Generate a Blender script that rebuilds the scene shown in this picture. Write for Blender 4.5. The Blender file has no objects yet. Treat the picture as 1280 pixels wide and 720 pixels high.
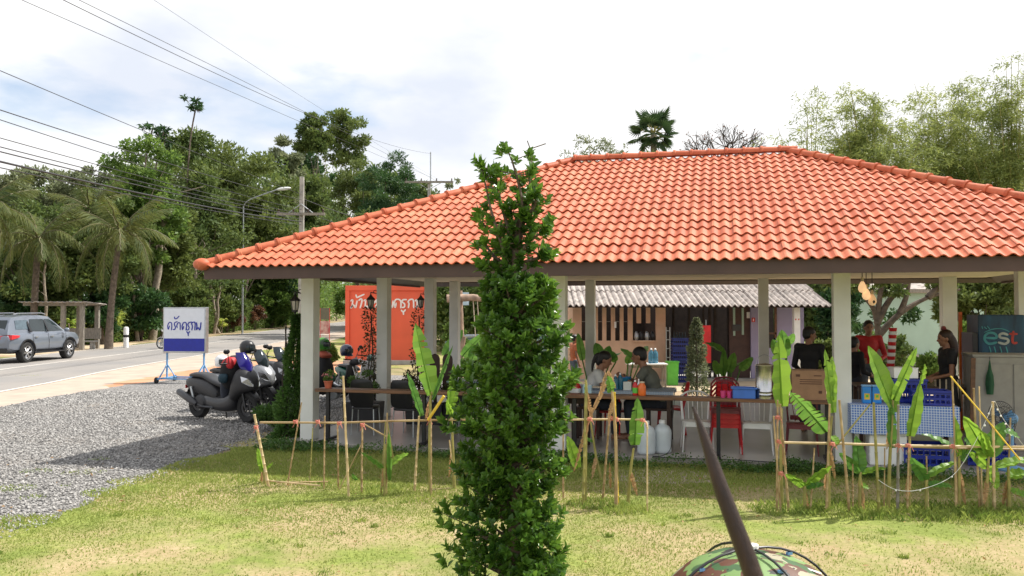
import bpy, bmesh, math, random
import numpy as np
from mathutils import Vector, Matrix, Euler, geometry, noise as mnoise
random.seed(7); np.random.seed(7)
R = math.radians; PI = math.pi
SC = bpy.context.scene
COL = SC.collection
# ---------------------------------------------------------------- camera
CAMZ = 1.95; F = 1040.0; TH = math.atan(28/1040)
cam = bpy.data.cameras.new('camera'); camo = bpy.data.objects.new('camera', cam); COL.objects.link(camo)
cam.sensor_width = 36; cam.lens = 36*F/1280; cam.clip_start = .05; cam.clip_end = 3000
camo.location = (0, 0, CAMZ); camo.rotation_euler = (PI/2+TH, 0, 0); SC.camera = camo
cam.dof.use_dof = True; cam.dof.focus_distance = 11; cam.dof.aperture_fstop = 9.0
# ---------------------------------------------------------------- light
SUN = Vector((.535, .235, .81)).normalized()
elev = math.asin(SUN.z)
W = bpy.data.worlds.new("World"); SC.world = W; W.use_nodes = True
wn = W.node_tree.nodes; wl = W.node_tree.links; wn.clear()
sky = wn.new('ShaderNodeTexSky'); sky.sky_type = 'NISHITA'; sky.sun_disc = False
sky.sun_elevation = elev; sky.sun_rotation = math.atan2(SUN.x, SUN.y)
b1 = wn.new('ShaderNodeBackground'); b1.inputs[1].default_value = .14; wl.new(sky.outputs[0], b1.inputs[0])
tc = wn.new('ShaderNodeTexCoord'); mp = wn.new('ShaderNodeMapping'); mp.inputs['Scale'].default_value = (1, 1, 2.6)
wl.new(tc.outputs['Generated'], mp.inputs[0])
n1 = wn.new('ShaderNodeTexNoise'); n1.inputs['Scale'].default_value = 2.3; n1.inputs['Detail'].default_value = 7; n1.inputs['Roughness'].default_value = .52
mp.inputs['Location'].default_value = (3.15, .4, 1.1)
wl.new(mp.outputs[0], n1.inputs[0])
cr = wn.new('ShaderNodeValToRGB'); e = cr.color_ramp.elements
e[0].position = .29; e[0].color = (0, 0, 0, 1); e[1].position = .43; e[1].color = (1, 1, 1, 1)
wl.new(n1.outputs[0], cr.inputs[0])
n2 = wn.new('ShaderNodeTexNoise'); n2.inputs['Scale'].default_value = 1.7; n2.inputs['Detail'].default_value = 6
mp2 = wn.new('ShaderNodeMapping'); mp2.inputs['Location'].default_value = (7.3, 2.1, 4.0); mp2.inputs['Scale'].default_value = (1, 1, 2.2)
wl.new(tc.outputs['Generated'], mp2.inputs[0]); wl.new(mp2.outputs[0], n2.inputs[0])
cr2 = wn.new('ShaderNodeValToRGB'); e = cr2.color_ramp.elements
e[0].position = .40; e[0].color = (.72, .765, .86, 1); e[1].position = .50; e[1].color = (1, 1, 1, 1)
wl.new(n2.outputs[0], cr2.inputs[0])
b2 = wn.new('ShaderNodeBackground'); b2.inputs[1].default_value = .90; wl.new(cr2.outputs[0], b2.inputs[0])
ms = wn.new('ShaderNodeMixShader'); wl.new(cr.outputs[0], ms.inputs[0]); wl.new(b1.outputs[0], ms.inputs[1]); wl.new(b2.outputs[0], ms.inputs[2])
wo = wn.new('ShaderNodeOutputWorld'); wl.new(ms.outputs[0], wo.inputs[0])
sl = bpy.data.lights.new('sun', 'SUN'); sl.energy = 5.0; sl.angle = R(.5); sl.color = (1, .955, .88)
so = bpy.data.objects.new('sun', sl); COL.objects.link(so); so.rotation_euler = (-SUN).to_track_quat('-Z', 'Y').to_euler()
SC.view_settings.view_transform = 'Standard'; SC.view_settings.look = 'None'; SC.view_settings.exposure = .36; SC.view_settings.gamma = 1
# ---------------------------------------------------------------- pixel to place
def P(px, py, Y):
    a = (px-640)/F; b = (360-py)/F
    d = Vector((a, math.cos(TH)-b*math.sin(TH), math.sin(TH)+b*math.cos(TH)))
    k = Y/d.y
    return Vector((d.x*k, Y, CAMZ+d.z*k))
def G(px, py, z=0.0):
    a = (px-640)/F; b = (360-py)/F
    d = Vector((a, math.cos(TH)-b*math.sin(TH), math.sin(TH)+b*math.cos(TH)))
    k = (z-CAMZ)/d.z
    return Vector((d.x*k, d.y*k, z))
# ---------------------------------------------------------------- materials
def newmat(name):
    m = bpy.data.materials.new(name); m.use_nodes = True
    return m, m.node_tree.nodes, m.node_tree.links, m.node_tree.nodes['Principled BSDF']
def lighten(c, k): return tuple(min(1, max(0, x*k)) for x in c[:3])+(1,)
def mat(name, c, rough=.55, metal=0, var=.18, scale=9, bump=.15, c2=None, bd=.01, coat=0, emit=0, alpha=None, trans=0, stretch=None):
    m, n, l, b = newmat(name)
    t = n.new('ShaderNodeTexCoord'); nz = n.new('ShaderNodeTexNoise'); nz.inputs['Scale'].default_value = scale; nz.inputs['Detail'].default_value = 6
    src = t.outputs['Object']
    if stretch:
        mpn = n.new('ShaderNodeMapping'); mpn.inputs['Scale'].default_value = stretch; l.new(src, mpn.inputs[0]); src = mpn.outputs[0]
    l.new(src, nz.inputs[0])
    r = n.new('ShaderNodeValToRGB'); e = r.color_ramp.elements; e[0].position = .32; e[1].position = .68
    e[0].color = lighten(c, 1-var); e[1].color = (tuple(c2)+(1,)) if c2 else lighten(c, 1+var)
    l.new(nz.outputs[0], r.inputs[0]); l.new(r.outputs[0], b.inputs['Base Color'])
    b.inputs['Roughness'].default_value = rough; b.inputs['Metallic'].default_value = metal
    b.inputs['Coat Weight'].default_value = coat
    if bump:
        nb = n.new('ShaderNodeTexNoise'); nb.inputs['Scale'].default_value = scale*5; nb.inputs['Detail'].default_value = 4; l.new(src, nb.inputs[0])
        bp = n.new('ShaderNodeBump'); bp.inputs['Strength'].default_value = bump; bp.inputs['Distance'].default_value = bd
        l.new(nb.outputs[0], bp.inputs['Height']); l.new(bp.outputs[0], b.inputs['Normal'])
    if emit:
        b.inputs['Emission Color'].default_value = tuple(c)+(1,); b.inputs['Emission Strength'].default_value = emit
    if trans: b.inputs['Transmission Weight'].default_value = trans
    if alpha is not None: b.inputs['Alpha'].default_value = alpha
    return m
def leafmat(name, c1, c2, tr=.35, rough=.5, c3=None, nscale=.6):
    """foliage: colour differs leaf by leaf, light passes through the blades"""
    m, n, l, b = newmat(name)
    g = n.new('ShaderNodeNewGeometry'); r = n.new('ShaderNodeValToRGB'); e = r.color_ramp.elements
    e[0].color = tuple(c1)+(1,); e[1].color = tuple(c2)+(1,); e[0].position = .1; e[1].position = .9
    if c3: x = e.new(.97); x.color = tuple(c3)+(1,)
    nz = n.new('ShaderNodeTexNoise'); nz.inputs['Scale'].default_value = nscale; nz.inputs['Detail'].default_value = 3
    l.new(g.outputs['Position'], nz.inputs[0])
    mx = n.new('ShaderNodeMath'); mx.operation = 'MULTIPLY_ADD'; mx.inputs[1].default_value = .5
    sh = n.new('ShaderNodeMath'); sh.operation = 'MULTIPLY_ADD'; sh.inputs[1].default_value = 1.5; sh.inputs[2].default_value = -.5
    l.new(nz.outputs[0], sh.inputs[0])
    l.new(g.outputs['Random Per Island'], mx.inputs[0]); l.new(sh.outputs[0], mx.inputs[2])
    l.new(mx.outputs[0], r.inputs[0]); l.new(r.outputs[0], b.inputs['Base Color'])
    b.inputs['Roughness'].default_value = rough; b.inputs['Specular IOR Level'].default_value = .35
    t = n.new('ShaderNodeBsdfTranslucent'); hs = n.new('ShaderNodeHueSaturation'); hs.inputs['Value'].default_value = 1.7; hs.inputs['Hue'].default_value = .485
    l.new(r.outputs[0], hs.inputs['Color']); l.new(hs.outputs[0], t.inputs[0])
    mi = n.new('ShaderNodeMixShader'); mi.inputs[0].default_value = tr
    l.new(b.outputs[0], mi.inputs[1]); l.new(t.outputs[0], mi.inputs[2]); l.new(mi.outputs[0], n['Material Output'].inputs[0])
    return m
# ---------------------------------------------------------------- objects
def tag(o, label=None, cat=None, group=None, kind=None):
    if label: o['label'] = label
    if cat: o['category'] = cat
    if group: o['group'] = group
    if kind: o['kind'] = kind
    return o
def thing(name, label, cat, loc=(0, 0, 0), rz=0, group=None):
    o = bpy.data.objects.new(name, None); COL.objects.link(o); o.empty_display_size = .1
    o.location = loc; o.rotation_euler = (0, 0, rz); return tag(o, label, cat, group)
def link(name, me, parent=None, loc=(0, 0, 0), rot=(0, 0, 0), sc=None):
    o = bpy.data.objects.new(name, me); COL.objects.link(o); o.location = loc; o.rotation_euler = rot
    if sc: o.scale = sc
    if parent: o.parent = parent
    return o
def copy_tree(o, parent=None):
    c = o.copy(); COL.objects.link(c)
    if parent: c.parent = parent
    for ch in o.children: copy_tree(ch, c)
    return c
def TR(loc=(0, 0, 0), rot=(0, 0, 0), sc=(1, 1, 1)):
    return Matrix.LocRotScale(Vector(loc), Euler(rot), Vector(sc))
def along(a, b):
    a = Vector(a); b = Vector(b); d = b-a
    q = d.to_track_quat('Z', 'Y'); return Matrix.Translation(a) @ q.to_matrix().to_4x4()
class MB:
    def __init__(s): s.v = []; s.f = []; s.m = []
    def add(s, vs, fs, M=None, mi=0):
        k = len(s.v)
        s.v += [tuple(M @ Vector(v)) for v in vs] if M else [tuple(v) for v in vs]
        s.f += [tuple(i+k for i in f) for f in fs]; s.m += [mi]*len(fs); return s
    def box(s, c, d, rot=(0, 0, 0), M=None, mi=0, taper=1):
        x, y, z = d[0]/2, d[1]/2, d[2]/2
        vs = [(-x, -y, -z), (x, -y, -z), (x, y, -z), (-x, y, -z), (-x*taper, -y*taper, z), (x*taper, -y*taper, z), (x*taper, y*taper, z), (-x*taper, y*taper, z)]
        T = TR(c, rot)
        if M: T = M @ T
        return s.add(vs, [(0, 3, 2, 1), (4, 5, 6, 7), (0, 1, 5, 4), (1, 2, 6, 5), (2, 3, 7, 6), (3, 0, 4, 7)], T, mi)
    def tube(s, pts, r, n=8, cap=True, mi=0, M=None, flat=None):
        pts = [Vector(p) for p in pts]; k = len(pts)
        rs = [r]*k if isinstance(r, (int, float)) else list(r)
        vs = []; fs = []; up = None
        for i, p in enumerate(pts):
            d = (pts[min(i+1, k-1)]-pts[max(i-1, 0)]).normalized()
            if up is None:
                up = Vector((0, 0, 1)) if abs(d.z) < .9 else Vector((1, 0, 0))
            a = d.cross(up).normalized(); b = a.cross(d).normalized(); up = b
            fy = flat or 1
            for j in range(n):
                t = 2*PI*j/n; vs.append(p+a*math.cos(t)*rs[i]+b*math.sin(t)*rs[i]*fy)
        for i in range(k-1):
            for j in range(n):
                fs.append((i*n+j, i*n+(j+1) % n, (i+1)*n+(j+1) % n, (i+1)*n+j))
        if cap: fs.append(tuple(range(n-1, -1, -1))); fs.append(tuple((k-1)*n+j for j in range(n)))
        return s.add(vs, fs, M, mi)
    def lathe(s, prof, n=16, M=None, mi=0, cap=True):
        vs = [(r*math.cos(2*PI*j/n), r*math.sin(2*PI*j/n), z) for r, z in prof for j in range(n)]
        fs = [(i*n+j, i*n+(j+1) % n, (i+1)*n+(j+1) % n, (i+1)*n+j) for i in range(len(prof)-1) for j in range(n)]
        if cap: fs.append(tuple(range(n-1, -1, -1))); fs.append(tuple((len(prof)-1)*n+j for j in range(n)))
        return s.add(vs, fs, M, mi)
    def ell(s, c, r, n=12, k=8, M=None, mi=0, rot=(0, 0, 0)):
        prof = [(max(1e-4, math.sin(PI*i/k)), -math.cos(PI*i/k)) for i in range(k+1)]
        T = TR(c, rot, (r if hasattr(r, '__len__') else (r, r, r)))
        return s.lathe(prof, n, (M @ T) if M else T, mi)
    def prism(s, poly, d, M=None, mi=0):
        """poly in x,z ; extruded along y by d (centred)"""
        n = len(poly); vs = [(x, -d/2, z) for x, z in poly]+[(x, d/2, z) for x, z in poly]
        fs = [tuple(range(n)), tuple(range(2*n-1, n-1, -1))]+[(i, i+n, (i+1) % n+n, (i+1) % n) for i in range(n)]
        return s.add(vs, fs, M, mi)
    def loft(s, rings, M=None, mi=0, cap=True):
        n = len(rings[0]); vs = [p for r in rings for p in r]
        fs = [(i*n+j, i*n+(j+1) % n, (i+1)*n+(j+1) % n, (i+1)*n+j) for i in range(len(rings)-1) for j in range(n)]
        if cap: fs.append(tuple(range(n-1, -1, -1))); fs.append(tuple((len(rings)-1)*n+j for j in range(n)))
        return s.add(vs, fs, M, mi)
    def build(s, name, m, parent=None, label=None, cat=None, group=None, kind=None, smooth=None, bevel=0, loc=(0, 0, 0), rot=(0, 0, 0), sub=0):
        me = bpy.data.meshes.new(name); me.from_pydata(s.v, [], s.f); ms = m if isinstance(m, (list, tuple)) else [m]
        for x in ms: me.materials.append(x)
        if len(ms) > 1: me.polygons.foreach_set('material_index', s.m)
        bm = bmesh.new(); bm.from_mesh(me); bmesh.ops.recalc_face_normals(bm, faces=bm.faces); bm.to_mesh(me); bm.free()
        if smooth is not None:
            me.polygons.foreach_set('use_smooth', [True]*len(me.polygons)); me.set_sharp_from_angle(angle=R(smooth))
        o = link(name, me, parent, loc, rot); tag(o, label, cat, group, kind)
        if bevel: b = o.modifiers.new('bevel', 'BEVEL'); b.width = bevel; b.segments = 2; b.limit_method = 'ANGLE'
        if sub: b = o.modifiers.new('sub', 'SUBSURF'); b.levels = sub; b.render_levels = sub
        return o
def fastmesh(name, V, Fq, m, smooth=False):
    """numpy verts (N,3), faces (K,4) or (K,3)"""
    me = bpy.data.meshes.new(name); k = Fq.shape[1]
    me.vertices.add(len(V)); me.vertices.foreach_set('co', np.ascontiguousarray(V, dtype=np.float32).ravel())
    me.loops.add(Fq.size); me.loops.foreach_set('vertex_index', np.ascontiguousarray(Fq, dtype=np.int32).ravel())
    me.polygons.add(len(Fq)); me.polygons.foreach_set('loop_start', np.arange(0, Fq.size, k, dtype=np.int32))
    me.materials.append(m); me.update(calc_edges=True); me.validate()
    if smooth: me.polygons.foreach_set('use_smooth', [True]*len(me.polygons))
    return me
def smoothline(pts, k=5):
    pts = [Vector(p) for p in pts]; q = [pts[0]]+pts+[pts[-1]]; out = []
    for i in range(1, len(q)-2):
        for j in range(k):
            t = j/k; a, b, c, d = q[i-1], q[i], q[i+1], q[i+2]
            out.append(.5*((2*b)+(c-a)*t+(2*a-5*b+4*c-d)*t*t+(3*b-a-3*c+d)*t**3))
    out.append(pts[-1]); return out
def strokes(lines, w, M, mb=None, depth=.006):
    """handwriting as flat raised ribbons, each a continuous strip; lines in x,z of the board's plane"""
    mb = mb or MB()
    for si, ln in enumerate(lines):
        p = smoothline([(x, 0, z) for x, z in ln], 4); n = len(p); vs = []; fs = []
        dd = depth+.0012*si
        for i, q in enumerate(p):
            d = (p[min(i+1, n-1)]-p[max(i-1, 0)]); d.normalize() if d.length else None
            a = Vector((-d.z, 0, d.x))*w/2
            e_ = d*(w*.3)*(-1 if i == 0 else 1 if i == n-1 else 0)
            for sgn in (1, -1):
                for y in (0, -dd): vs.append(q+a*sgn*(.6 if i in (0, n-1) else 1)+e_+Vector((0, y, 0)))
        for i in range(n-1):
            k = i*4; j = k+4
            fs += [(k+1, j+1, j+3, k+3), (k, k+1+0, j+1, j), (k+2, j+2, j+3, k+3)]
        fs += [(0, 1, 3, 2), (4*n-4, 4*n-3, 4*n-1, 4*n-2)]
        mb.add(vs, fs, M)
    return mb
# ---------------------------------------------------------------- foliage helpers
def leaf_quads(C, D, Lg, Wd, rng, fold=.25):
    """C base points, D unit directions, returns verts/faces for folded diamond leaves (2 quads->1 quad each)"""
    n = len(C); up = rng.normal(size=(n, 3)); S = np.cross(D, up); S /= np.linalg.norm(S, axis=1, keepdims=True)+1e-9
    N = np.cross(S, D); Lg = np.broadcast_to(Lg, n)[:, None]; Wd = np.broadcast_to(Wd, n)[:, None]
    a = C; b = C+D*Lg*.45+S*Wd*.5+N*Wd*fold; c = C+D*Lg; d = C+D*Lg*.45-S*Wd*.5+N*Wd*fold
    V = np.stack([a, b, c, d], 1).reshape(-1, 3); Fq = np.arange(4*n).reshape(n, 4); return V, Fq
def crown(name, rad, nclump, nleaf, ls, m, seed=1, cl=.33, lw=.5, hole=.0, flat=.0, droop=0., power=.45, top=1.):
    rng = np.random.default_rng(seed)
    u = rng.normal(size=(nclump, 3)); u /= np.linalg.norm(u, axis=1, keepdims=True)
    r = rng.random(nclump)**power
    c = u*r[:, None]
    c[:, 2] = np.where(c[:, 2] < 0, c[:, 2]*.85, c[:, 2]*top)
    c *= (1-flat*np.clip(-c[:, 2:3], 0, 1))
    c = c*np.array(rad); cs = cl*np.mean(rad)*rng.uniform(.5, 1.25, nclump)
    k = rng.choice(nclump, nleaf, p=cs**2/np.sum(cs**2))
    w = rng.normal(size=(nleaf, 3)); w /= np.linalg.norm(w, axis=1, keepdims=True); w[:, 2] = np.where(w[:, 2] < 0, w[:, 2]*.6, w[:, 2])
    pos = c[k]+w*cs[k][:, None]*(rng.random(nleaf)**.5)[:, None]*np.array([1, 1, .75])
    D = w*.7+rng.normal(size=(nleaf, 3))*.6+np.array([0, 0, .15-droop]); D /= np.linalg.norm(D, axis=1, keepdims=True)
    s = ls*rng.uniform(.6, 1.4, nleaf)
    V, Fq = leaf_quads(pos, D, s, s*lw, rng); me = fastmesh(name, V, Fq, m)
    return me, c, cs
def limbs(mb, base, targets, r0, rng, n=7, wob=.06, split=.5, lead=None):
    """tapered trunk to a fork, limbs curving from it to targets"""
    base = Vector(base); T = [Vector(t) for t in targets]; cen = sum(T, Vector())/len(T)
    fork = lead or base.lerp(cen, split); H = (fork-base).length
    pts = [base.lerp(fork, i/6)+Vector((rng.normal()*wob, rng.normal()*wob, 0))*(H*.25 if 0 < i else 0) for i in range(7)]
    mb.tube(pts, [r0*(1.25 if i == 0 else 1-.45*i/6) for i in range(7)], n)
    for t in T:
        f = pts[rng.integers(3, 7)]; mid = f.lerp(t, .5)+Vector((rng.normal(), rng.normal(), abs(rng.normal())))*(t-f).length*.08
        rr = r0*.42*rng.uniform(.6, 1.1); p = smoothline([f, mid, t], 4)
        mb.tube(p, [rr*(1-.8*i/(len(p)-1)) for i in range(len(p))], 5)
    return pts
def tree(name, label, px, Y, topy, wpx, h_crown, m_leaf, m_bark, nleaf, ls, seed, group=None, basepy=None, r0=.16, cl=.33, nclump=26, lw=.5, power=.45, depthk=.8, lean=0, top=1., flat=0., droop=0., cat='tree', limbk=10, dense=False):
    Yn = road_clear(px, Y)+(6 if 215 < px < 375 and Y < 76 else 0); ls *= Yn/Y; Y = Yn
    rng = np.random.default_rng(seed); tp = P(px, topy, Y); z1 = tp.z; rx = wpx/2*Y/F; rz = h_crown/2*Y/F; zc = z1-rz
    t = thing(name, label, cat, (tp.x+lean, Y, 0), 0, group)
    if dense: nclump = int(nclump*2.2); nleaf = int(nleaf*1.7); cl *= .85; ls *= .88
    me, c, cs = crown('crown', (rx*.86, rx*depthk, rz*.9), nclump, nleaf, ls, m_leaf, seed, cl=cl, lw=lw, power=power, top=top, flat=flat, droop=droop)
    off = Vector((-lean, 0, zc)); link('crown', me, t, off)
    mb = MB(); sel = rng.choice(len(c), min(limbk, len(c)), replace=False)
    limbs(mb, (0, 0, 0), [off+Vector(c[i]) for i in sel], r0, rng, split=.62, wob=.05)
    mb.build('trunk', m_bark, t, smooth=60)
    return t
# ---------------------------------------------------------------- shared materials
M = {}
M['col'] = mat('painted_white_concrete', (.70, .71, .66), .6, var=.10, scale=2.2, bump=.12, c2=(.76, .77, .73))
M['cream'] = mat('cream_soffit', (.62, .52, .38), .7, var=.06, scale=3, bump=.03)
M['fascia'] = mat('brown_fascia_paint', (.078, .044, .034), .5, var=.2, scale=2, bump=.04)
M['slab'] = mat('polished_concrete_floor', (.30, .28, .255), .32, var=.16, scale=1.5, bump=.06)
M['wood'] = mat('stained_timber', (.16, .075, .035), .45, var=.35, scale=3, bump=.2, stretch=(1, 12, 12))
M['darkwood'] = mat('dark_brown_timber', (.05, .022, .014), .5, var=.35, scale=4, bump=.2)
M['greywood'] = mat('weathered_grey_timber', (.25, .225, .19), .85, var=.35, scale=5, bump=.5, stretch=(8, 8, 1))
M['log'] = mat('peeled_log', (.36, .25, .18), .8, var=.35, scale=6, bump=.5)
M['bark'] = mat('tree_bark', (.13, .10, .075), .9, var=.4, scale=7, bump=.8, bd=.03)
M['palebark'] = mat('pale_tree_bark', (.30, .25, .19), .9, var=.35, scale=7, bump=.6, bd=.03)
M['darkbark'] = mat('dark_bark', (.055, .04, .03), .85, var=.35, scale=20, bump=.5)
M['cane'] = mat('bamboo_cane', (.42, .27, .12), .55, var=.35, scale=7, bump=.15, c2=(.52, .38, .2))
M['canepale'] = mat('pale_bamboo_cane', (.62, .47, .26), .5, var=.2, scale=7, bump=.1)
M['canegreen'] = mat('green_bamboo_cane', (.30, .27, .08), .5, var=.3, scale=7, bump=.1)
M['yellowcane'] = mat('yellow_cane', (.70, .48, .05), .45, var=.15, scale=7, bump=.1)
M['black'] = mat('black_plastic', (.014, .014, .016), .38, var=.2, scale=10, bump=.03)
M['blackmatte'] = mat('matte_black_panels', (.024, .024, .027), .5, var=.15, scale=10, bump=.05)
M['greypanel'] = mat('matte_dark_grey_paint', (.024, .024, .028), .42, var=.1, scale=10, bump=0, coat=.3)
M['silverpanel'] = mat('silver_grey_paint', (.30, .31, .33), .3, metal=.4, var=.08, scale=10, bump=0, coat=.5)
M['rubber'] = mat('tyre_rubber', (.018, .018, .018), .85, var=.2, scale=30, bump=.4)
M['chrome'] = mat('brushed_metal', (.55, .55, .56), .25, metal=1, var=.1, scale=8, bump=.02)
M['steel'] = mat('galvanised_steel', (.42, .44, .45), .4, metal=.8, var=.15, scale=8, bump=.05)
M['glassdark'] = mat('tinted_window_glass', (.02, .03, .035), .06, var=.1, scale=2, bump=0)
M['white'] = mat('white_plastic', (.84, .84, .82), .38, var=.05, scale=6, bump=.03)
M['whitecar'] = mat('glossy_white', (.78, .78, .78), .15, var=.03, scale=6, bump=0, coat=.8)
M['red'] = mat('red_plastic', (.55, .022, .028), .35, var=.15, scale=6, bump=.03)
M['maroon'] = mat('faded_maroon_plastic', (.22, .05, .06), .45, var=.2, scale=6, bump=.03)
M['blue'] = mat('deep_blue_plastic', (.010, .026, .27), .35, var=.15, scale=6, bump=.03)
M['ltblue'] = mat('light_blue_paint', (.17, .36, .60), .45, var=.15, scale=10, bump=.05)
M['cyanblue'] = mat('bright_blue_plastic', (.02, .23, .62), .35, var=.1, scale=8, bump=.02)
M['basin'] = mat('mid_blue_plastic', (.05, .16, .55), .4, var=.12, scale=8, bump=.02)
M['pink'] = mat('pink_plastic', (.65, .06, .22), .35, var=.1, scale=8, bump=.02)
M['green'] = mat('bright_green_plastic', (.12, .50, .06), .4, var=.1, scale=8, bump=.02)
M['orange'] = mat('orange_plastic', (.80, .17, .03), .35, var=.1, scale=8, bump=.02)
M['orangewall'] = mat('orange_painted_wall', (.72, .115, .05), .55, var=.07, scale=1.5, bump=.08)
M['cardboard'] = mat('cardboard', (.30, .17, .095), .8, var=.12, scale=8, bump=.1)
M['cbprint'] = mat('cardboard_print_ink', (.09, .04, .025), .8, var=.1, bump=0)
M['skin'] = mat('skin', (.30, .145, .085), .5, var=.1, scale=12, bump=.05)
M['hair'] = mat('black_hair', (.010, .008, .008), .45, var=.3, scale=30, bump=.4)
M['peach'] = mat('peach_painted_boards', (.66, .42, .28), .6, var=.1, scale=3, bump=.1)
M['roofgrey'] = mat('grey_fibre_cement_sheets', (.34, .30, .27), .8, var=.4, scale=5, bump=.3)
M['lilac'] = mat('lilac_painted_wall', (.33, .30, .46), .7, var=.06, scale=2, bump=.05)
M['mint'] = mat('mint_green_wall', (.36, .50, .42), .7, var=.08, scale=1.5, bump=.08)
M['concrete'] = mat('pale_concrete', (.36, .34, .31), .85, var=.2, scale=4, bump=.3)
M['sand'] = mat('pale_sandy_ground', (.50, .39, .26), .95, var=.2, scale=1.2, bump=.4)
M['wire'] = mat('black_cable', (.02, .02, .025), .5, var=.1, bump=0)
M['terracotta'] = mat('terracotta_pot', (.48, .12, .06), .6, var=.2, scale=10, bump=.1)
# foliage
L = {}
L['banana'] = leafmat('banana_leaf', (.12, .26, .03), (.24, .42, .05), .45, .4, nscale=1.5)
L['bananadk'] = leafmat('mature_banana_leaf', (.06, .18, .03), (.13, .28, .05), .4, .38, nscale=1.5)
L['dry'] = leafmat('dry_leaf', (.30, .17, .07), (.48, .32, .15), .3, .7)
L['ficus'] = leafmat('glossy_ficus_leaf', (.026, .08, .013), (.125, .25, .03), .34, .28, nscale=3)
L['forest'] = leafmat('forest_leaf', (.062, .108, .028), (.14, .188, .048), .3, .6, nscale=.35)
L['olive'] = leafmat('olive_forest_leaf', (.075, .11, .026), (.155, .20, .052), .3, .6, nscale=.35)
L['deep'] = leafmat('dark_vine_leaf', (.022, .065, .022), (.06, .13, .035), .25, .5, nscale=.35)
L['pale'] = leafmat('pale_grey_green_leaf', (.13, .16, .09), (.24, .27, .14), .3, .6, nscale=.35)
L['fresh'] = leafmat('fresh_green_leaf', (.065, .135, .025), (.15, .235, .05), .4, .5, nscale=.6)
L['bamboo'] = leafmat('bamboo_leaf', (.13, .175, .045), (.30, .35, .10), .4, .55, nscale=.5)
L['midrib'] = mat('frond_midrib', (.12, .11, .04), .6, bump=0)
L['palm'] = leafmat('coconut_frond_leaf', (.045, .075, .02), (.14, .155, .04), .3, .7, nscale=.5)
L['fan'] = leafmat('fan_palm_leaf', (.03, .07, .025), (.07, .12, .04), .2, .5)
L['croton'] = leafmat('croton_leaf', (.10, .055, .035), (.22, .11, .05), .25, .5)
L['climb'] = leafmat('climber_leaf', (.035, .09, .02), (.11, .21, .045), .3, .45, nscale=2)
L['climbred'] = leafmat('bronze_climber_leaf', (.045, .045, .022), (.11, .095, .035), .2, .5)
L['grass'] = None
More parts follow.
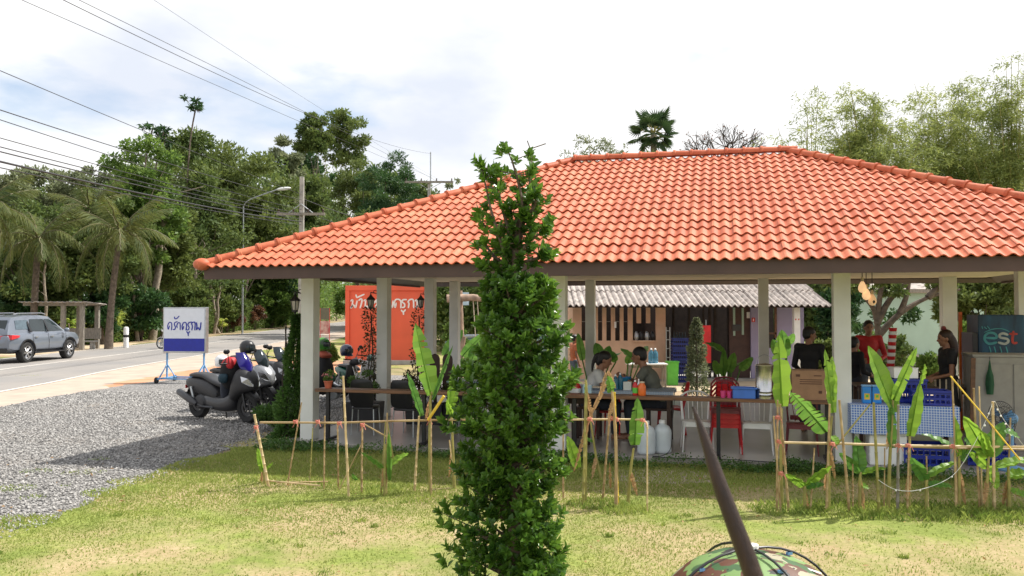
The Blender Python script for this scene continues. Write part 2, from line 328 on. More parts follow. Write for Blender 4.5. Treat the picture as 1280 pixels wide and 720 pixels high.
# ---------------------------------------------------------------- ground
def ground_mat(name, kind):
    m, n, l, b = newmat(name); g = n.new('ShaderNodeNewGeometry'); pos = g.outputs['Position']
    def noise(sc, det=5, rough=.55, off=None):
        x = n.new('ShaderNodeTexNoise'); x.inputs['Scale'].default_value = sc; x.inputs['Detail'].default_value = det; x.inputs['Roughness'].default_value = rough
        if off:
            q = n.new('ShaderNodeVectorMath'); q.operation = 'ADD'; q.inputs[1].default_value = off; l.new(pos, q.inputs[0]); l.new(q.outputs[0], x.inputs[0])
        else: l.new(pos, x.inputs[0])
        return x.outputs[0]
    def ramp(src, a, b_, ca, cb):
        r = n.new('ShaderNodeValToRGB'); e = r.color_ramp.elements; e[0].position = a; e[1].position = b_; e[0].color = tuple(ca)+(1,); e[1].color = tuple(cb)+(1,); l.new(src, r.inputs[0]); return r.outputs[0]
    def mix(f, a, b_):
        x = n.new('ShaderNodeMix'); x.data_type = 'RGBA'; l.new(f, x.inputs[0])
        for s, i in ((a, 6), (b_, 7)):
            if isinstance(s, tuple): x.inputs[i].default_value = s+(1,)
            else: l.new(s, x.inputs[i])
        return x.outputs[2]
    b.inputs['Roughness'].default_value = .95; b.inputs['Specular IOR Level'].default_value = .15; bumpsrc = noise(60, 4); bs, bd = .5, .02
    if kind in ('lawn', 'blade'):
        soil = mix(ramp(noise(30, 8, .75), .35, .60, (0, 0, 0), (.8, .8, .8)), ramp(noise(2.5), .3, .7, (.40, .285, .17), (.54, .41, .26)), (.25, .23, .09))
        gr = ramp(noise(.9, 6), .35, .62, (.17, .22, .05), (.34, .38, .10))
        if kind == 'lawn':
            gr2 = mix(ramp(noise(26, 8, .75), .38, .62, (0, 0, 0), (1, 1, 1)), gr, (.155, .19, .045))
            c = mix(ramp(noise(.75, 7, .62, (3.1, 7.7, 0)), .40, .57, (0, 0, 0), (1, 1, 1)), gr2, soil)
        else:
            rr = ramp(g.outputs['Random Per Island'], 0, 1, (.23, .32, .06), (.54, .56, .18)); c = mix(noise(1.2, 5, .6, (2, 1, 0)), gr, rr)
            b.inputs['Roughness'].default_value = .6
            if True:
                t = n.new('ShaderNodeBsdfTranslucent'); l.new(c, t.inputs[0]); mi = n.new('ShaderNodeMixShader'); mi.inputs[0].default_value = .45
                l.new(b.outputs[0], mi.inputs[1]); l.new(t.outputs[0], mi.inputs[2]); l.new(mi.outputs[0], n['Material Output'].inputs[0])
    elif kind == 'gravel':
        v = n.new('ShaderNodeTexVoronoi'); v.inputs['Scale'].default_value = 34; l.new(pos, v.inputs[0])
        c0 = ramp(v.outputs['Color'], .15, .85, (.12, .115, .11), (.40, .385, .37))
        c = mix(ramp(noise(.5, 6), .50, .72, (0, 0, 0), (.7, .7, .7)), c0, (.36, .31, .26)); bumpsrc = v.outputs['Distance']; bs, bd = 1, .03
    elif kind == 'asphalt':
        c0 = ramp(noise(90, 3), .3, .7, (.20, .19, .185), (.29, .28, .27)); c = mix(ramp(noise(.25, 6), .35, .7, (0, 0, 0), (.8, .8, .8)), c0, (.33, .30, .27))
        bs = .15
    elif kind == 'shoulder':
        c = ramp(noise(1.4, 7), .3, .7, (.37, .30, .25), (.50, .41, .33)); bs = .25
    elif kind == 'red':
        c = ramp(noise(1.2, 7), .3, .7, (.50, .21, .11), (.55, .33, .21))
    elif kind == 'base':
        s = ramp(noise(1.2, 7), .3, .7, (.30, .22, .14), (.44, .33, .21)); gr = ramp(noise(3, 6), .3, .7, (.07, .11, .025), (.16, .20, .05))
        c = mix(ramp(noise(.22, 6), .40, .55, (0, 0, 0), (1, 1, 1)), gr, s)
    elif kind == 'stone':
        c = ramp(g.outputs['Random Per Island'], 0, 1, (.11, .107, .105), (.45, .435, .415)); b.inputs['Roughness'].default_value = .8; bs = .2
    l.new(c, b.inputs['Base Color'])
    bp = n.new('ShaderNodeBump'); bp.inputs['Strength'].default_value = bs; bp.inputs['Distance'].default_value = bd; l.new(bumpsrc, bp.inputs['Height']); l.new(bp.outputs[0], b.inputs['Normal'])
    return m
def sheet(name, pts, z, m, jit=.12, step=.35, kind='structure', smoothit=True):
    p = [Vector((q[0], q[1], 0)) for q in pts]; out = []; rng = random.Random(len(name)*13+int(z*1000))
    for i, a in enumerate(p):
        b = p[(i+1) % len(p)]; k = max(1, min(60, int((b-a).length/step)))
        for j in range(k):
            q = a.lerp(b, j/k)
            if name == 'lawn': w_ = mnoise.noise_vector(q*1.1)*.42+mnoise.noise_vector(q*3.3)*.20; q = q+Vector((w_.x, w_.y, 0))
            out.append(Vector((q.x+rng.uniform(-jit, jit), q.y+rng.uniform(-jit, jit), z)))
    tris = geometry.tessellate_polygon([out]); me = bpy.data.meshes.new(name); me.from_pydata([tuple(q) for q in out], [], [tuple(t) for t in tris])
    me.materials.append(m); bm = bmesh.new(); bm.from_mesh(me)
    for f in bm.faces:
        f.normal_update()
        if f.normal.z < 0: f.normal_flip()
    bm.to_mesh(me); bm.free()
    o = link(name, me); o['kind'] = kind; return o, out
sheet('ground', [(-900, -60), (900, -60), (900, 1500), (-900, 1500)], 0, ground_mat('bare_earth_and_weeds', 'base'), 0, 1e9)
NEAR = [(-11.6, 2), (-12.15, 19.75), (-13.05, 28.4), (-13.85, 45), (-14.8, 60), (-15.9, 78), (-19, 110), (-24, 160), (-40, 260), (-70, 420)]
def offs(pl, d):
    o = []
    for i, a in enumerate(pl):
        b = Vector(pl[min(i+1, len(pl)-1)]); c = Vector(pl[max(i-1, 0)]); t = (b-c).normalized(); nrm = Vector((-t.y, t.x)); o.append((a[0]+nrm.x*d, a[1]+nrm.y*d))
    return o
NS = [(v.x, v.y) for v in smoothline([(a, b, 0) for a, b in NEAR], 4)]
def band(name, d0, d1, z, m):
    a = offs(NS, d0); b = offs(NS, d1); n = len(a); me = bpy.data.meshes.new(name)
    me.from_pydata([(x, y, z) for x, y in a]+[(x, y, z) for x, y in b], [], [(i, i+1, n+i+1, n+i) for i in range(n-1)]); me.materials.append(m)
    bm = bmesh.new(); bm.from_mesh(me)
    for f in bm.faces:
        f.normal_update()
        if f.normal.z < 0: f.normal_flip()
    bm.to_mesh(me); bm.free(); o = link(name, me); o['kind'] = 'structure'; return o
FAR = offs(NS, 9.4)
def road_clear(px, Y):
    """distance at which pixel column px has crossed the far edge of the road; things on the far verge stand beyond it"""
    if px > 460 or Y < 40 or Y > 120: return Y
    s = (px-640)/F
    for (x0, y0), (x1, y1) in zip(FAR[:-1], FAR[1:]):
        f0, f1 = x0-s*y0, x1-s*y1
        if f0 < 0 <= f1: k = f0/(f0-f1); return max(Y, y0+(y1-y0)*k)
    return Y
shm = ground_mat('dusty_paved_shoulder', 'shoulder'); asm = ground_mat('worn_asphalt', 'asphalt')
lm = mat('worn_white_road_paint', (.62, .58, .52), .7, var=.15, scale=2, bump=.1)
sheet('red_dirt', [G(130, 482), G(225, 464), G(300, 455), G(362, 446), G(420, 440), G(470, 470), G(400, 490), G(230, 484), G(160, 487)], .004, ground_mat('red_laterite_dirt', 'red'), .15)
sheet('roadside_sand', [(-21, 36.5), (-24.5, 36), (-26, 40), (-24.6, 49), (-22, 50), (-20.6, 42)], .005, M['sand'], .3)
sheet('roadside_grass', [G(300, 441), G(362, 434), G(440, 425), G(600, 425), G(600, 470), G(455, 446), G(430, 440), G(360, 452)], .009, ground_mat('lawn_turf_verge', 'lawn'), .12)
band('road_shoulder', -2.7, .1, .0035, shm)
band('road', .1, 7.3, .010, asm)
band('edge_line', .0, .13, .014, lm)
band('centre_line', 3.75, 3.86, .014, lm)
band('far_edge_line', 6.95, 7.07, .014, lm)
GRAV = [G(-30, 690), G(0, 668), G(60, 655), G(110, 628), G(200, 592), G(255, 577), G(300, 556), G(335, 546), G(395, 548), (2, 13), (2, 22), G(520, 470), G(455, 468), G(400, 478), G(300, 474), G(225, 473), G(160, 481), G(100, 491), G(0, 509), G(-60, 520), (-11, 12), (-10.5, 6)]
gsheet, gout = sheet('gravel_yard', GRAV, .006, ground_mat('grey_crushed_stone', 'gravel'), .10)
LAWN = [G(-60, 700), G(0, 652), G(60, 645), G(110, 622), G(200, 588), G(255, 573), G(300, 551), G(335, 541), (1.5, 12.2), (9, 10.5), (14, 9), (14, 1), (-6, 1)]
lsheet, lout = sheet('lawn', LAWN, .011, ground_mat('patchy_sunlit_turf', 'lawn'), .12)
sheet('sandy_yard', [(-1, 21), (10, 19), (22, 16.5), (26, 24), (14, 27.5), (0, 27.5)], .005, M['sand'], .3)
sheet('garden_grass', [G(545, 468), G(700, 462), (3, 26.6), (3, 45), (-10, 45), (-8, 34)], .010, ground_mat('far_garden_turf', 'lawn'), .3)
# loose stones, real geometry
def inpoly(X, Y, poly):
    n = len(poly); c = np.zeros(len(X), bool); px = np.array([p[0] for p in poly]); py = np.array([p[1] for p in poly]); j = n-1
    for i in range(n):
        cond = ((py[i] > Y) != (py[j] > Y)) & (X < (px[j]-px[i])*(Y-py[i])/(py[j]-py[i]+1e-12)+px[i]); c ^= cond; j = i
    return c
rng = np.random.default_rng(5)
def hitprob(X, Y, f=1.): return rng.random(len(X)) < f
X = rng.uniform(-11.5, -.5, 150000); Yv = 6.5+13.5*rng.random(150000)**1.25
k = inpoly(X, Yv, [(p.x, p.y) for p in gout]) & (np.abs(X/Yv) < .66); X = X[k][:52000]; Yv = Yv[k][:52000]
extra = 5200; ex = rng.uniform(-6.6, -2.6, extra); ey = rng.uniform(7, 12.5, extra)
ed = inpoly(ex, ey, [(p.x-.0, p.y-.85) for p in gout]) & ~inpoly(ex, ey, [(p.x, p.y) for p in gout]); X = np.r_[X, ex[ed]]; Yv = np.r_[Yv, ey[ed]]
n = len(X); s = rng.uniform(.007, .019, n)*(1+.025*np.maximum(0, Yv-9)); octv = np.array([[1, 0, 0], [-.2, 1, .1], [-1, -.1, 0], [.1, -1, -.1], [0, .1, .8], [0, 0, -.6]])
ang = rng.uniform(0, 2*PI, n); ca, sa = np.cos(ang), np.sin(ang); jit = rng.uniform(.6, 1.3, (n, 6, 3))
v = octv[None]*jit*s[:, None, None]; vx = v[:, :, 0]*ca[:, None]-v[:, :, 1]*sa[:, None]; vy = v[:, :, 0]*sa[:, None]+v[:, :, 1]*ca[:, None]
V = np.stack([vx+X[:, None], vy+Yv[:, None], v[:, :, 2]+.008+s[:, None]*.35], 2).reshape(-1, 3)
fo = np.array([[0, 1, 4], [1, 2, 4], [2, 3, 4], [3, 0, 4], [1, 0, 5], [0, 3, 5]]); Fq = (np.arange(n)[:, None, None]*6+fo[None]).reshape(-1, 3)
o = link('loose_gravel', fastmesh('loose_gravel', V, Fq, ground_mat('loose_stone', 'stone'))); tag(o, kind='stuff', label='grey loose gravel covering the parking yard beside the lawn', cat='gravel')
# grass blades
def patchiness(X, Y):
    f = np.zeros(len(X))
    for i, (a, b, w, ph) in enumerate([(1.1, .5, 1, .3), (-.6, 1.7, .8, 1.9), (2.3, -1.1, .5, 4), (3.9, 3.1, .35, 2), (-5.2, 4.4, .3, .8), (.4, -.35, .9, 2.2)]): f += w*np.sin(a*X+b*Y+ph)
    return f
N = 420000; X = rng.uniform(-7.5, 8, N); Yv = 4.6+7.2*rng.random(N)**1.1
k = inpoly(X, Yv, [(p.x, p.y) for p in lout]) & (np.abs(X/Yv) < .68); X = X[k]; Yv = Yv[k]
# keep bare soil where the photograph shows it: near left, mid foreground
bare = patchiness(X, Yv)+1.4*np.exp(-((X+3.5)**2/3+(Yv-6.3)**2/.8))+1.1*np.exp(-((X-3)**2/6+(Yv-6.7)**2/.6))-1.3*np.clip((Yv-8.6)/1.5, -.4, 1.2)
k = rng.random(len(X)) < np.clip(.72-.26*bare, .15, 1); X = X[k][:260000]; Yv = Yv[k][:260000]; n = len(X)
h = rng.uniform(.010, .030, n)*(1+.35*np.clip((Yv-9)/1.2, -1, 1.0)); a = rng.uniform(0, 2*PI, n); w = rng.uniform(.0030, .006, n)*(1+.09*(Yv-6)); le = rng.uniform(.1, 1.0, n)*h; b2_ = rng.uniform(0, 2*PI, n)
z0 = .011
A = np.stack([X-np.cos(a)*w, Yv-np.sin(a)*w, np.full(n, z0)], 1); B = np.stack([X+np.cos(a)*w, Yv+np.sin(a)*w, np.full(n, z0)], 1)
Cc = np.stack([X+np.cos(b2_)*le, Yv+np.sin(b2_)*le, z0+h], 1)
V = np.stack([A, B, Cc], 1).reshape(-1, 3); Fq = np.arange(3*n).reshape(n, 3); blade = ground_mat('grass_blade', 'blade')
o = link('lawn_grass', fastmesh('lawn_grass', V, Fq, blade)); tag(o, kind='stuff', label='short patchy yellow green grass growing over the front lawn', cat='grass')
# taller tufts: along gravel border, at stake feet, weeds
cl = []
_w = [(Vector((rng.uniform(-5, 5), rng.uniform(5.6, 9.3), 0)), rng.uniform(.05, .11), rng.uniform(.03, .12), int(rng.integers(15, 60))) for _ in range(110)]
for q, hh, rr, kk in _w+[(G(20, 655), .10, .28, 500), (G(140, 617), .08, .25, 400), (G(15, 612), .06, .2, 250), (G(45, 590), .05, .15, 140), (G(105, 592), .05, .2, 150), (G(125, 575), .05, .12, 100), (G(230, 600), .07, .3, 400), (G(180, 640), .06, .35, 300), (G(330, 600), .12, .3, 400), (G(420, 605), .12, .35, 500), (G(480, 615), .12, .3, 400), (G(380, 590), .10, .5, 500), (G(540, 625), .12, .25, 350), (G(745, 632), .14, .25, 500), (G(780, 640), .14, .2, 400), (G(985, 638), .16, .3, 600), (G(1060, 640), .18, .4, 900), (G(1130, 642), .18, .4, 900), (G(1200, 645), .2, .4, 900), (G(1265, 645), .2, .4, 900), (G(290, 640), .05, .6, 400), (G(60, 700), .05, .5, 200), (G(950, 600), .07, .8, 700), (G(850, 600), .06, .6, 400), (G(430, 580), .08, 1.0, 900), (G(280, 585), .07, .5, 500), (G(35, 470), .05, .3, 60)]:
    r = rr*np.sqrt(rng.random(kk)); t = rng.uniform(0, 2*PI, kk); cl.append(np.stack([q.x+r*np.cos(t)*1.3, q.y+r*np.sin(t), np.full(kk, .011), hh*.34*rng.uniform(.4, 1.3, kk)], 1))
c = np.concatenate(cl); n = len(c); a = rng.uniform(0, 2*PI, n); b2_ = rng.uniform(0, 2*PI, n); w = rng.uniform(.003, .006, n); le = rng.uniform(.2, 1, n)*c[:, 3]
A = c[:, :3]+np.stack([-np.cos(a)*w, -np.sin(a)*w, 0*a], 1); B = c[:, :3]+np.stack([np.cos(a)*w, np.sin(a)*w, 0*a], 1)
D1 = c[:, :3]+np.stack([np.cos(b2_)*le*.4+np.cos(a)*w*.7, np.sin(b2_)*le*.4+np.sin(a)*w*.7, c[:, 3]*.65], 1); D2 = c[:, :3]+np.stack([np.cos(b2_)*le, np.sin(b2_)*le, c[:, 3]], 1)
V = np.stack([A, B, D1, D2], 1).reshape(-1, 3); Fq = (np.arange(n)[:, None, None]*4+np.array([[0, 1, 2], [0, 2, 3]])[None]).reshape(-1, 3)
o = link('grass_tufts', fastmesh('grass_tufts', V, Fq, leafmat('tall_grass_blade', (.11, .19, .03), (.32, .38, .09), .35, .6, nscale=2))); tag(o, kind='stuff', label='longer grass tufts along the gravel border and round the stakes', cat='grass')

rng = np.random.default_rng(88); n = 260; X = rng.uniform(-7, 7, n); Yv = rng.uniform(5.5, 11, n); D = rng.normal(size=(n, 3)); D[:, 2] = .12; D /= np.linalg.norm(D, axis=1, keepdims=True)
V, Fq = leaf_quads(np.stack([X, Yv, np.full(n, .025)], 1), D, rng.uniform(.02, .06, n), rng.uniform(.012, .025, n), rng); o = link('fallen_leaves', fastmesh('fallen_leaves', V, Fq, L['dry'])); tag(o, kind='stuff', label='small dry brown leaves scattered over the front lawn', cat='leaf litter')
# ---------------------------------------------------------------- pavilion with tiled hip roof
C0 = Vector((-4.24, 11.37, 0)); RZ = -math.atan2(.242, .970); U = Vector((.970, -.242, 0)); Vv = Vector((.242, .970, 0))
def Lw(t, v, z=0.0): return C0+U*t+Vv*v+Vector((0, 0, z))
def tv_px(px, v):
    """t along the front for pixel column px at building depth v"""
    r = (px-640)/F; return (r*(C0.y+Vv.y*v)-(C0.x+Vv.x*v))/(U.x-r*U.y)
pav = thing('open_pavilion', 'open sided eating pavilion with white columns and orange tiled hip roof', 'pavilion', tuple(C0), RZ)
LF = 12.36; HW = 4.364; ZE = 2.53; RISE = 2.01; DP = 2*HW; AL = math.atan2(RISE, HW); SL = math.hypot(HW, RISE)
def tilemat():
    m, n, l, b = newmat('orange_clay_roof_tile'); oi = n.new('ShaderNodeObjectInfo'); g = n.new('ShaderNodeNewGeometry')
    a = n.new('ShaderNodeMath'); a.operation = 'ADD'; l.new(oi.outputs['Random'], a.inputs[0]); l.new(g.outputs['Random Per Island'], a.inputs[1])
    fr = n.new('ShaderNodeMath'); fr.operation = 'FRACT'; l.new(a.outputs[0], fr.inputs[0])
    r = n.new('ShaderNodeValToRGB'); e = r.color_ramp.elements; e[0].color = (.45, .102, .044, 1); e[1].color = (.59, .165, .080, 1)
    l.new(fr.outputs[0], r.inputs[0])
    nz = n.new('ShaderNodeTexNoise'); nz.inputs['Scale'].default_value = 3.4; nz.inputs['Detail'].default_value = 7; nz.inputs['Roughness'].default_value = .65; l.new(g.outputs['Position'], nz.inputs[0])
    r2 = n.new('ShaderNodeValToRGB'); e = r2.color_ramp.elements; e[0].position = .50; e[1].position = .70; e[0].color = (0, 0, 0, 1); e[1].color = (.5, .5, .5, 1); l.new(nz.outputs[0], r2.inputs[0])
    mx = n.new('ShaderNodeMix'); mx.data_type = 'RGBA'; mx.inputs[7].default_value = (.62, .27, .14, 1); l.new(r2.outputs[0], mx.inputs[0]); l.new(r.outputs[0], mx.inputs[6]); l.new(mx.outputs[2], b.inputs['Base Color'])
    b.inputs['Roughness'].default_value = .55; b.inputs['Specular IOR Level'].default_value = .3
    n5 = n.new('ShaderNodeTexNoise'); n5.inputs['Scale'].default_value = 9; n5.inputs['Detail'].default_value = 8; n5.inputs['Roughness'].default_value = .7; l.new(g.outputs['Position'], n5.inputs[0])
    r5 = n.new('ShaderNodeValToRGB'); e = r5.color_ramp.elements; e[0].position = .30; e[1].position = .52; e[0].color = (.55, .48, .42, 1); e[1].color = (1, 1, 1, 1); l.new(n5.outputs[0], r5.inputs[0])
    mm = n.new('ShaderNodeMix'); mm.data_type = 'RGBA'; mm.blend_type = 'MULTIPLY'; mm.inputs[0].default_value = .4; l.new(mx.outputs[2], mm.inputs[6]); l.new(r5.outputs[0], mm.inputs[7]); l.new(mm.outputs[2], b.inputs['Base Color'])
    n3 = n.new('ShaderNodeTexNoise'); n3.inputs['Scale'].default_value = 60; l.new(g.outputs['Position'], n3.inputs[0]); bp = n.new('ShaderNodeBump'); bp.inputs['Strength'].default_value = .12; bp.inputs['Distance'].default_value = .01; l.new(n3.outputs[0], bp.inputs['Height']); l.new(bp.outputs[0], b.inputs['Normal'])
    return m
MT = tilemat()
NR = 17; EX = SL/NR; TW = .272
def tile_mb(mb, x0, y0):
    K = 12; xs = [x0+(TW+.004)*i/K for i in range(K+1)]; vs = []
    for y, base in ((y0+EX+.035, .002), (y0, .026)):
        for i, x in enumerate(xs): vs.append((x, y, base+.0185*math.sin(2*PI*(i/K)*2+.6)+.0185))
    for i, x in enumerate(xs): vs.append((x, y0+.004, .026-.015+.0185*math.sin(2*PI*(i/K)*2+.6)+.0185))
    n = K+1; fs = [(i, i+1, n+i+1, n+i) for i in range(K)]+[(n+i, n+i+1, 2*n+i+1, 2*n+i) for i in range(K)]
    mb.add(vs, fs)
def mesh_of(mb, name):
    me = bpy.data.meshes.new(name); me.from_pydata(mb.v, [], mb.f); me.materials.append(MT)
    bm = bmesh.new(); bm.from_mesh(me); bmesh.ops.recalc_face_normals(bm, faces=bm.faces)
    bm.to_mesh(me); bm.free(); me.polygons.foreach_set('use_smooth', [True]*len(me.polygons)); me.set_sharp_from_angle(angle=R(50)); return me
def clip(me, planes):
    bm = bmesh.new(); bm.from_mesh(me)
    for co, no in planes: bmesh.ops.bisect_plane(bm, geom=bm.verts[:]+bm.edges[:]+bm.faces[:], plane_co=co, plane_no=no, clear_outer=True)
    bm.to_mesh(me); bm.free(); return me
ca_ = math.cos(AL)
one = MB(); tile_mb(one, 0, 0); ONE = mesh_of(one, 'roof_tile')
def slope(base, Mx, individual):
    T = Mx
    planes = [((0, 0, 0), (-1/ca_*ca_, ca_, 0)), ((base, 0, 0), (1, ca_, 0))]
    rest = MB(); cnt = 0; cols = int(base/TW)+2
    for j in range(NR):
        y0 = j*EX-.05; yt = y0+EX+.03
        for i in range(cols):
            x0 = i*TW-.3
            if x0+TW < y0*ca_-.02 or x0 > base-y0*ca_+.02: continue
            inner = x0 > yt*ca_ and x0+TW < base-yt*ca_
            if individual and cnt < 300 and x0 < 10.2:
                if inner: me = ONE; off = (x0, y0)
                else:
                    q = MB(); tile_mb(q, x0, y0); me = clip(mesh_of(q, 'roof_tile'), planes); off = (0, 0)
                    if len(me.polygons) == 0: continue
                o = link('roof_tile', me, pav); o.matrix_local = T @ Matrix.Translation((off[0]+random.uniform(-.003, .003), off[1]+random.uniform(-.007, .007), random.uniform(0, .005))); cnt += 1
            else: tile_mb(rest, x0, y0)
    me = clip(mesh_of(rest, 'upper_roof_tiles'), planes); o = link('upper_roof_tiles', me, pav); o.matrix_local = T; o['kind'] = 'stuff'
def SM(loc, rz): return Matrix.Translation(loc) @ Matrix.Rotation(rz, 4, 'Z') @ Matrix.Rotation(AL, 4, 'X')
slope(LF, SM((0, 0, ZE), 0), True)
slope(LF, SM((LF, DP, ZE), PI), False)
slope(DP, SM((0, DP, ZE), -PI/2), False)
slope(DP, SM((LF, 0, ZE), PI/2), False)
zr = ZE+RISE; dk = MB(); e_ = .03
A = [(e_, e_, ZE-.02), (LF-e_, e_, ZE-.02), (LF-e_, DP-e_, ZE-.02), (e_, DP-e_, ZE-.02), (HW, HW, zr-.03), (LF-HW, HW, zr-.03)]
dk.add(A, [(0, 1, 5, 4), (1, 2, 5), (2, 3, 4, 5), (3, 0, 4)]); dk.build('sun_block_deck', M['darkwood'], pav)  # unseen deck added under the tiles to stop sun passing through gaps
# ridge and hip caps
cap = MB(); CL = .30
pr = [(0, .098), (.035, .098), (.045, .082), (CL, .074)]
rings = [[(math.cos(t)*r, -y, math.sin(t)*r*.82) for t in [PI*(-.12+1.24*k/9) for k in range(10)]] for y, r in pr]
rings = [[(p[0], -p[1], p[2]) for p in rg] for rg in rings]
cap.loft(rings, cap=False); cap.f.append(tuple(range(9, -1, -1))); cap.m.append(0); CAPM = mesh_of(cap, 'ridge_cap')
def caps(a, b):
    a = Vector(a); b = Vector(b); d = (b-a); n = int(d.length/.285); dn = d.normalized()
    side = dn.cross(Vector((0, 0, 1))).normalized(); up = side.cross(dn)
    Rm = Matrix((side, dn, up)).transposed().to_4x4()
    for i in range(n+1):
        o = link('ridge_cap', CAPM, pav); o.matrix_local = Matrix.Translation(a+dn*(i*.285-.06)+up*.045) @ Rm @ Matrix.Rotation(R(-1.5), 4, 'X')
ql, qr = Vector((HW, HW, zr)), Vector((LF-HW, HW, zr))
for c_, q in (((0, 0, ZE), ql), ((LF, 0, ZE), qr), ((0, DP, ZE), ql), ((LF, DP, ZE), qr)): caps(c_, q)
caps(ql+Vector((.1, 0, .02)), qr+Vector((.0, 0, .02)))
MB().ell((0, 0, ZE+.05), (.12, .12, .085), 12, 8).build('hip_end_cap', MT, pav, smooth=60)
# fascia, ceiling, beams, columns, floor
MB().box((LF/2, .045, 2.458), (LF-.02, .03, .17)).build('front_fascia', M['fascia'], pav, bevel=.003)
MB().box((.045, DP/2-.1, 2.515), (.03, DP-.45, .06)).build('side_fascia', M['fascia'], pav)
MB().box((LF-.045, DP/2-.1, 2.515), (.03, DP-.45, .06)).build('side_fascia', M['fascia'], pav)
MB().box((LF/2, DP-.30, 2.615), (LF-.35, .03, .055)).build('back_fascia', M['fascia'], pav)
MB().box((LF/2, DP/2-.05, 2.612), (LF-.7, DP-.7, .012)).build('ceiling', M['cream'], pav)
MB().box((LF/2, 1.07, 2.56), (LF-2, .16, .09)).build('ring_beam', M['col'], pav)
SLZ = .085
fl = MB().box((LF/2, 4.5, SLZ/2), (LF-1.5, 7.5, SLZ)); fl.build('floor_slab', M['slab'], pav, bevel=.01)
def column(t, v, w=.2, z=2.606):
    mb = MB().box((t, v, (SLZ+z)/2), (w, w, z-SLZ)); mb.build('column', M['col'], pav, bevel=.006)
for px in (388, 699, 1051): column(tv_px(px, 1.07), 1.07)
column(LF-1.07, 1.07)
for px, v in ((480, 3.77), (538, 6.2), (738, 7.9), (954, 7.9), (1185, 7.9), (1279, 4.5)): column(tv_px(px, v), v, .2 if px != 1185 else .26)
column(1.07, 7.9)
# ---------------------------------------------------------------- counter planks along the columns
def plank(name, label, t0, t1, v, z, legs, cat='counter', w=.24, m='wood', th=.045, grp=None):
    c = Lw(t0, v); o = thing(name, label, cat, tuple(c), RZ, grp); ln = t1-t0
    MB().box((ln/2, 0, z-th/2), (ln, w, th)).build('counter_top', M[m], o, bevel=.006)
    for x in legs:
        q = MB(); q.box((x, 0, (z-th+SLZ)/2), (.05, .05, z-th-SLZ)); q.box((x, 0, SLZ+.03), (.05, w+.25, .04)); q.build('leg', M['black'], o, bevel=.003)
    return o
V0 = .93
plank('counter', 'long narrow brown timber counter running between the left and middle columns', tv_px(399, V0), tv_px(697, V0), V0, .84, (.15, 1.6, 2.9))
plank('counter', 'narrow brown timber counter carrying the blue basin and orange bottle', tv_px(704, V0), tv_px(1040, V0), V0, .845, (.15, 2.0, 3.3))
# ---------------------------------------------------------------- chairs
def mono_chair(name, label, mt, loc, rz, grp, style='slat', z=0):
    o = thing(name, label, 'chair', (loc[0], loc[1], loc[2]+z), rz, grp); o.scale = (.88, .88, .88)
    s = MB(); rg = []
    for zz, k in ((.425, .96), (.435, 1), (.45, 1), (.458, .95)):
        rg.append([(math.copysign(abs(math.cos(t))**.45, math.cos(t))*.225*k, math.copysign(abs(math.sin(t))**.45, math.sin(t))*.215*k-.0, zz-.02*(math.sin(t) > .5)) for t in [2*PI*i/20 for i in range(20)]])
    s.loft(rg); s.box((0, -.20, .405), (.38, .02, .05)); s.build('seat', mt, o, smooth=40)
    for sx in (-1, 1):
        MB().tube([(sx*.195, -.19, .44), (sx*.205, -.20, .33), (sx*.228, -.225, 0)], [.034, .028, .017], 6, flat=.6).build('leg', mt, o, smooth=50)
        MB().tube([(sx*.19, .19, .44), (sx*.20, .20, .3), (sx*.222, .245, 0)], [.032, .026, .017], 6, flat=.6).build('leg', mt, o, smooth=50)
    b = MB()
    if style == 'slat':
        for sx in (-1, 1): b.tube([(sx*.19, .19, .44), (sx*.205, .235, .62), (sx*.215, .27, .80)], [.024, .02, .018], 6)
        b.tube(smoothline([(-.215, .265, .79), (-.12, .30, .85), (0, .31, .865), (.12, .30, .85), (.215, .265, .79)], 4), [.026]*17, 6, flat=.5)
        for x in (-.1, -.035, .035, .1): b.tube([(x, .20, .45), (x*1.05, .25, .65), (x*1.1, .295, .845)], .014, 5, flat=.5)
    else:
        pr_ = [(-.20, .45), (-.215, .62), (-.2, .78), (-.13, .86), (0, .885), (.13, .86), (.2, .78), (.215, .62), (.20, .45)]
        for a, c_ in zip(pr_[:-1], pr_[1:]): pass
        b.tube([(x, .19+.25*(z_-.45), z_) for x, z_ in pr_], .026, 6, flat=.6)
        for x in (-.12, -.045, .045, .12): b.tube([(x*.8, .195, .45), (x*1.15, .235, .66), (x*.9, .29, .855-.6*abs(x)*.4)], [.022, .014, .02], 6, flat=.4)
        b.box((0, .285, .80), (.26, .012, .10), rot=(.25, 0, 0)); b.box((0, .205, .50), (.34, .012, .07), rot=(.25, 0, 0))
    b.build('backrest', mt, o, smooth=50); return o
def floorpt(px, v): t = tv_px(px, v); return Lw(t, v, SLZ)
gw = 'white plastic chairs at the front counter'
mono_chair('plastic_chair', 'white slat-backed plastic chair left of the red chair stack', M['white'], floorpt(870, 1.42), RZ+.12, gw)
mono_chair('plastic_chair', 'white slat-backed plastic chair right of the red chair stack', M['white'], floorpt(945, 1.42), RZ-.05, gw)
for i, (mt, lb) in enumerate(((M['red'], 'lowest red plastic chair of the stack between two white chairs'), (M['red'], 'second lowest red plastic chair of the stack'), (M['red'], 'third red plastic chair of the stack, under the top one'), (M['maroon'], 'topmost darker red plastic chair of the stack between white chairs'))):
    mono_chair('plastic_chair', lb, mt, floorpt(906, 1.40), RZ+.03, 'stacked red plastic chairs', 'oval', z=.062*i-.04*(i == 0)*0)
mono_chair('plastic_chair', 'faded maroon plastic chair behind the banana stakes beside right column', M['maroon'], floorpt(1001, 1.5), RZ-.1, None, 'oval')
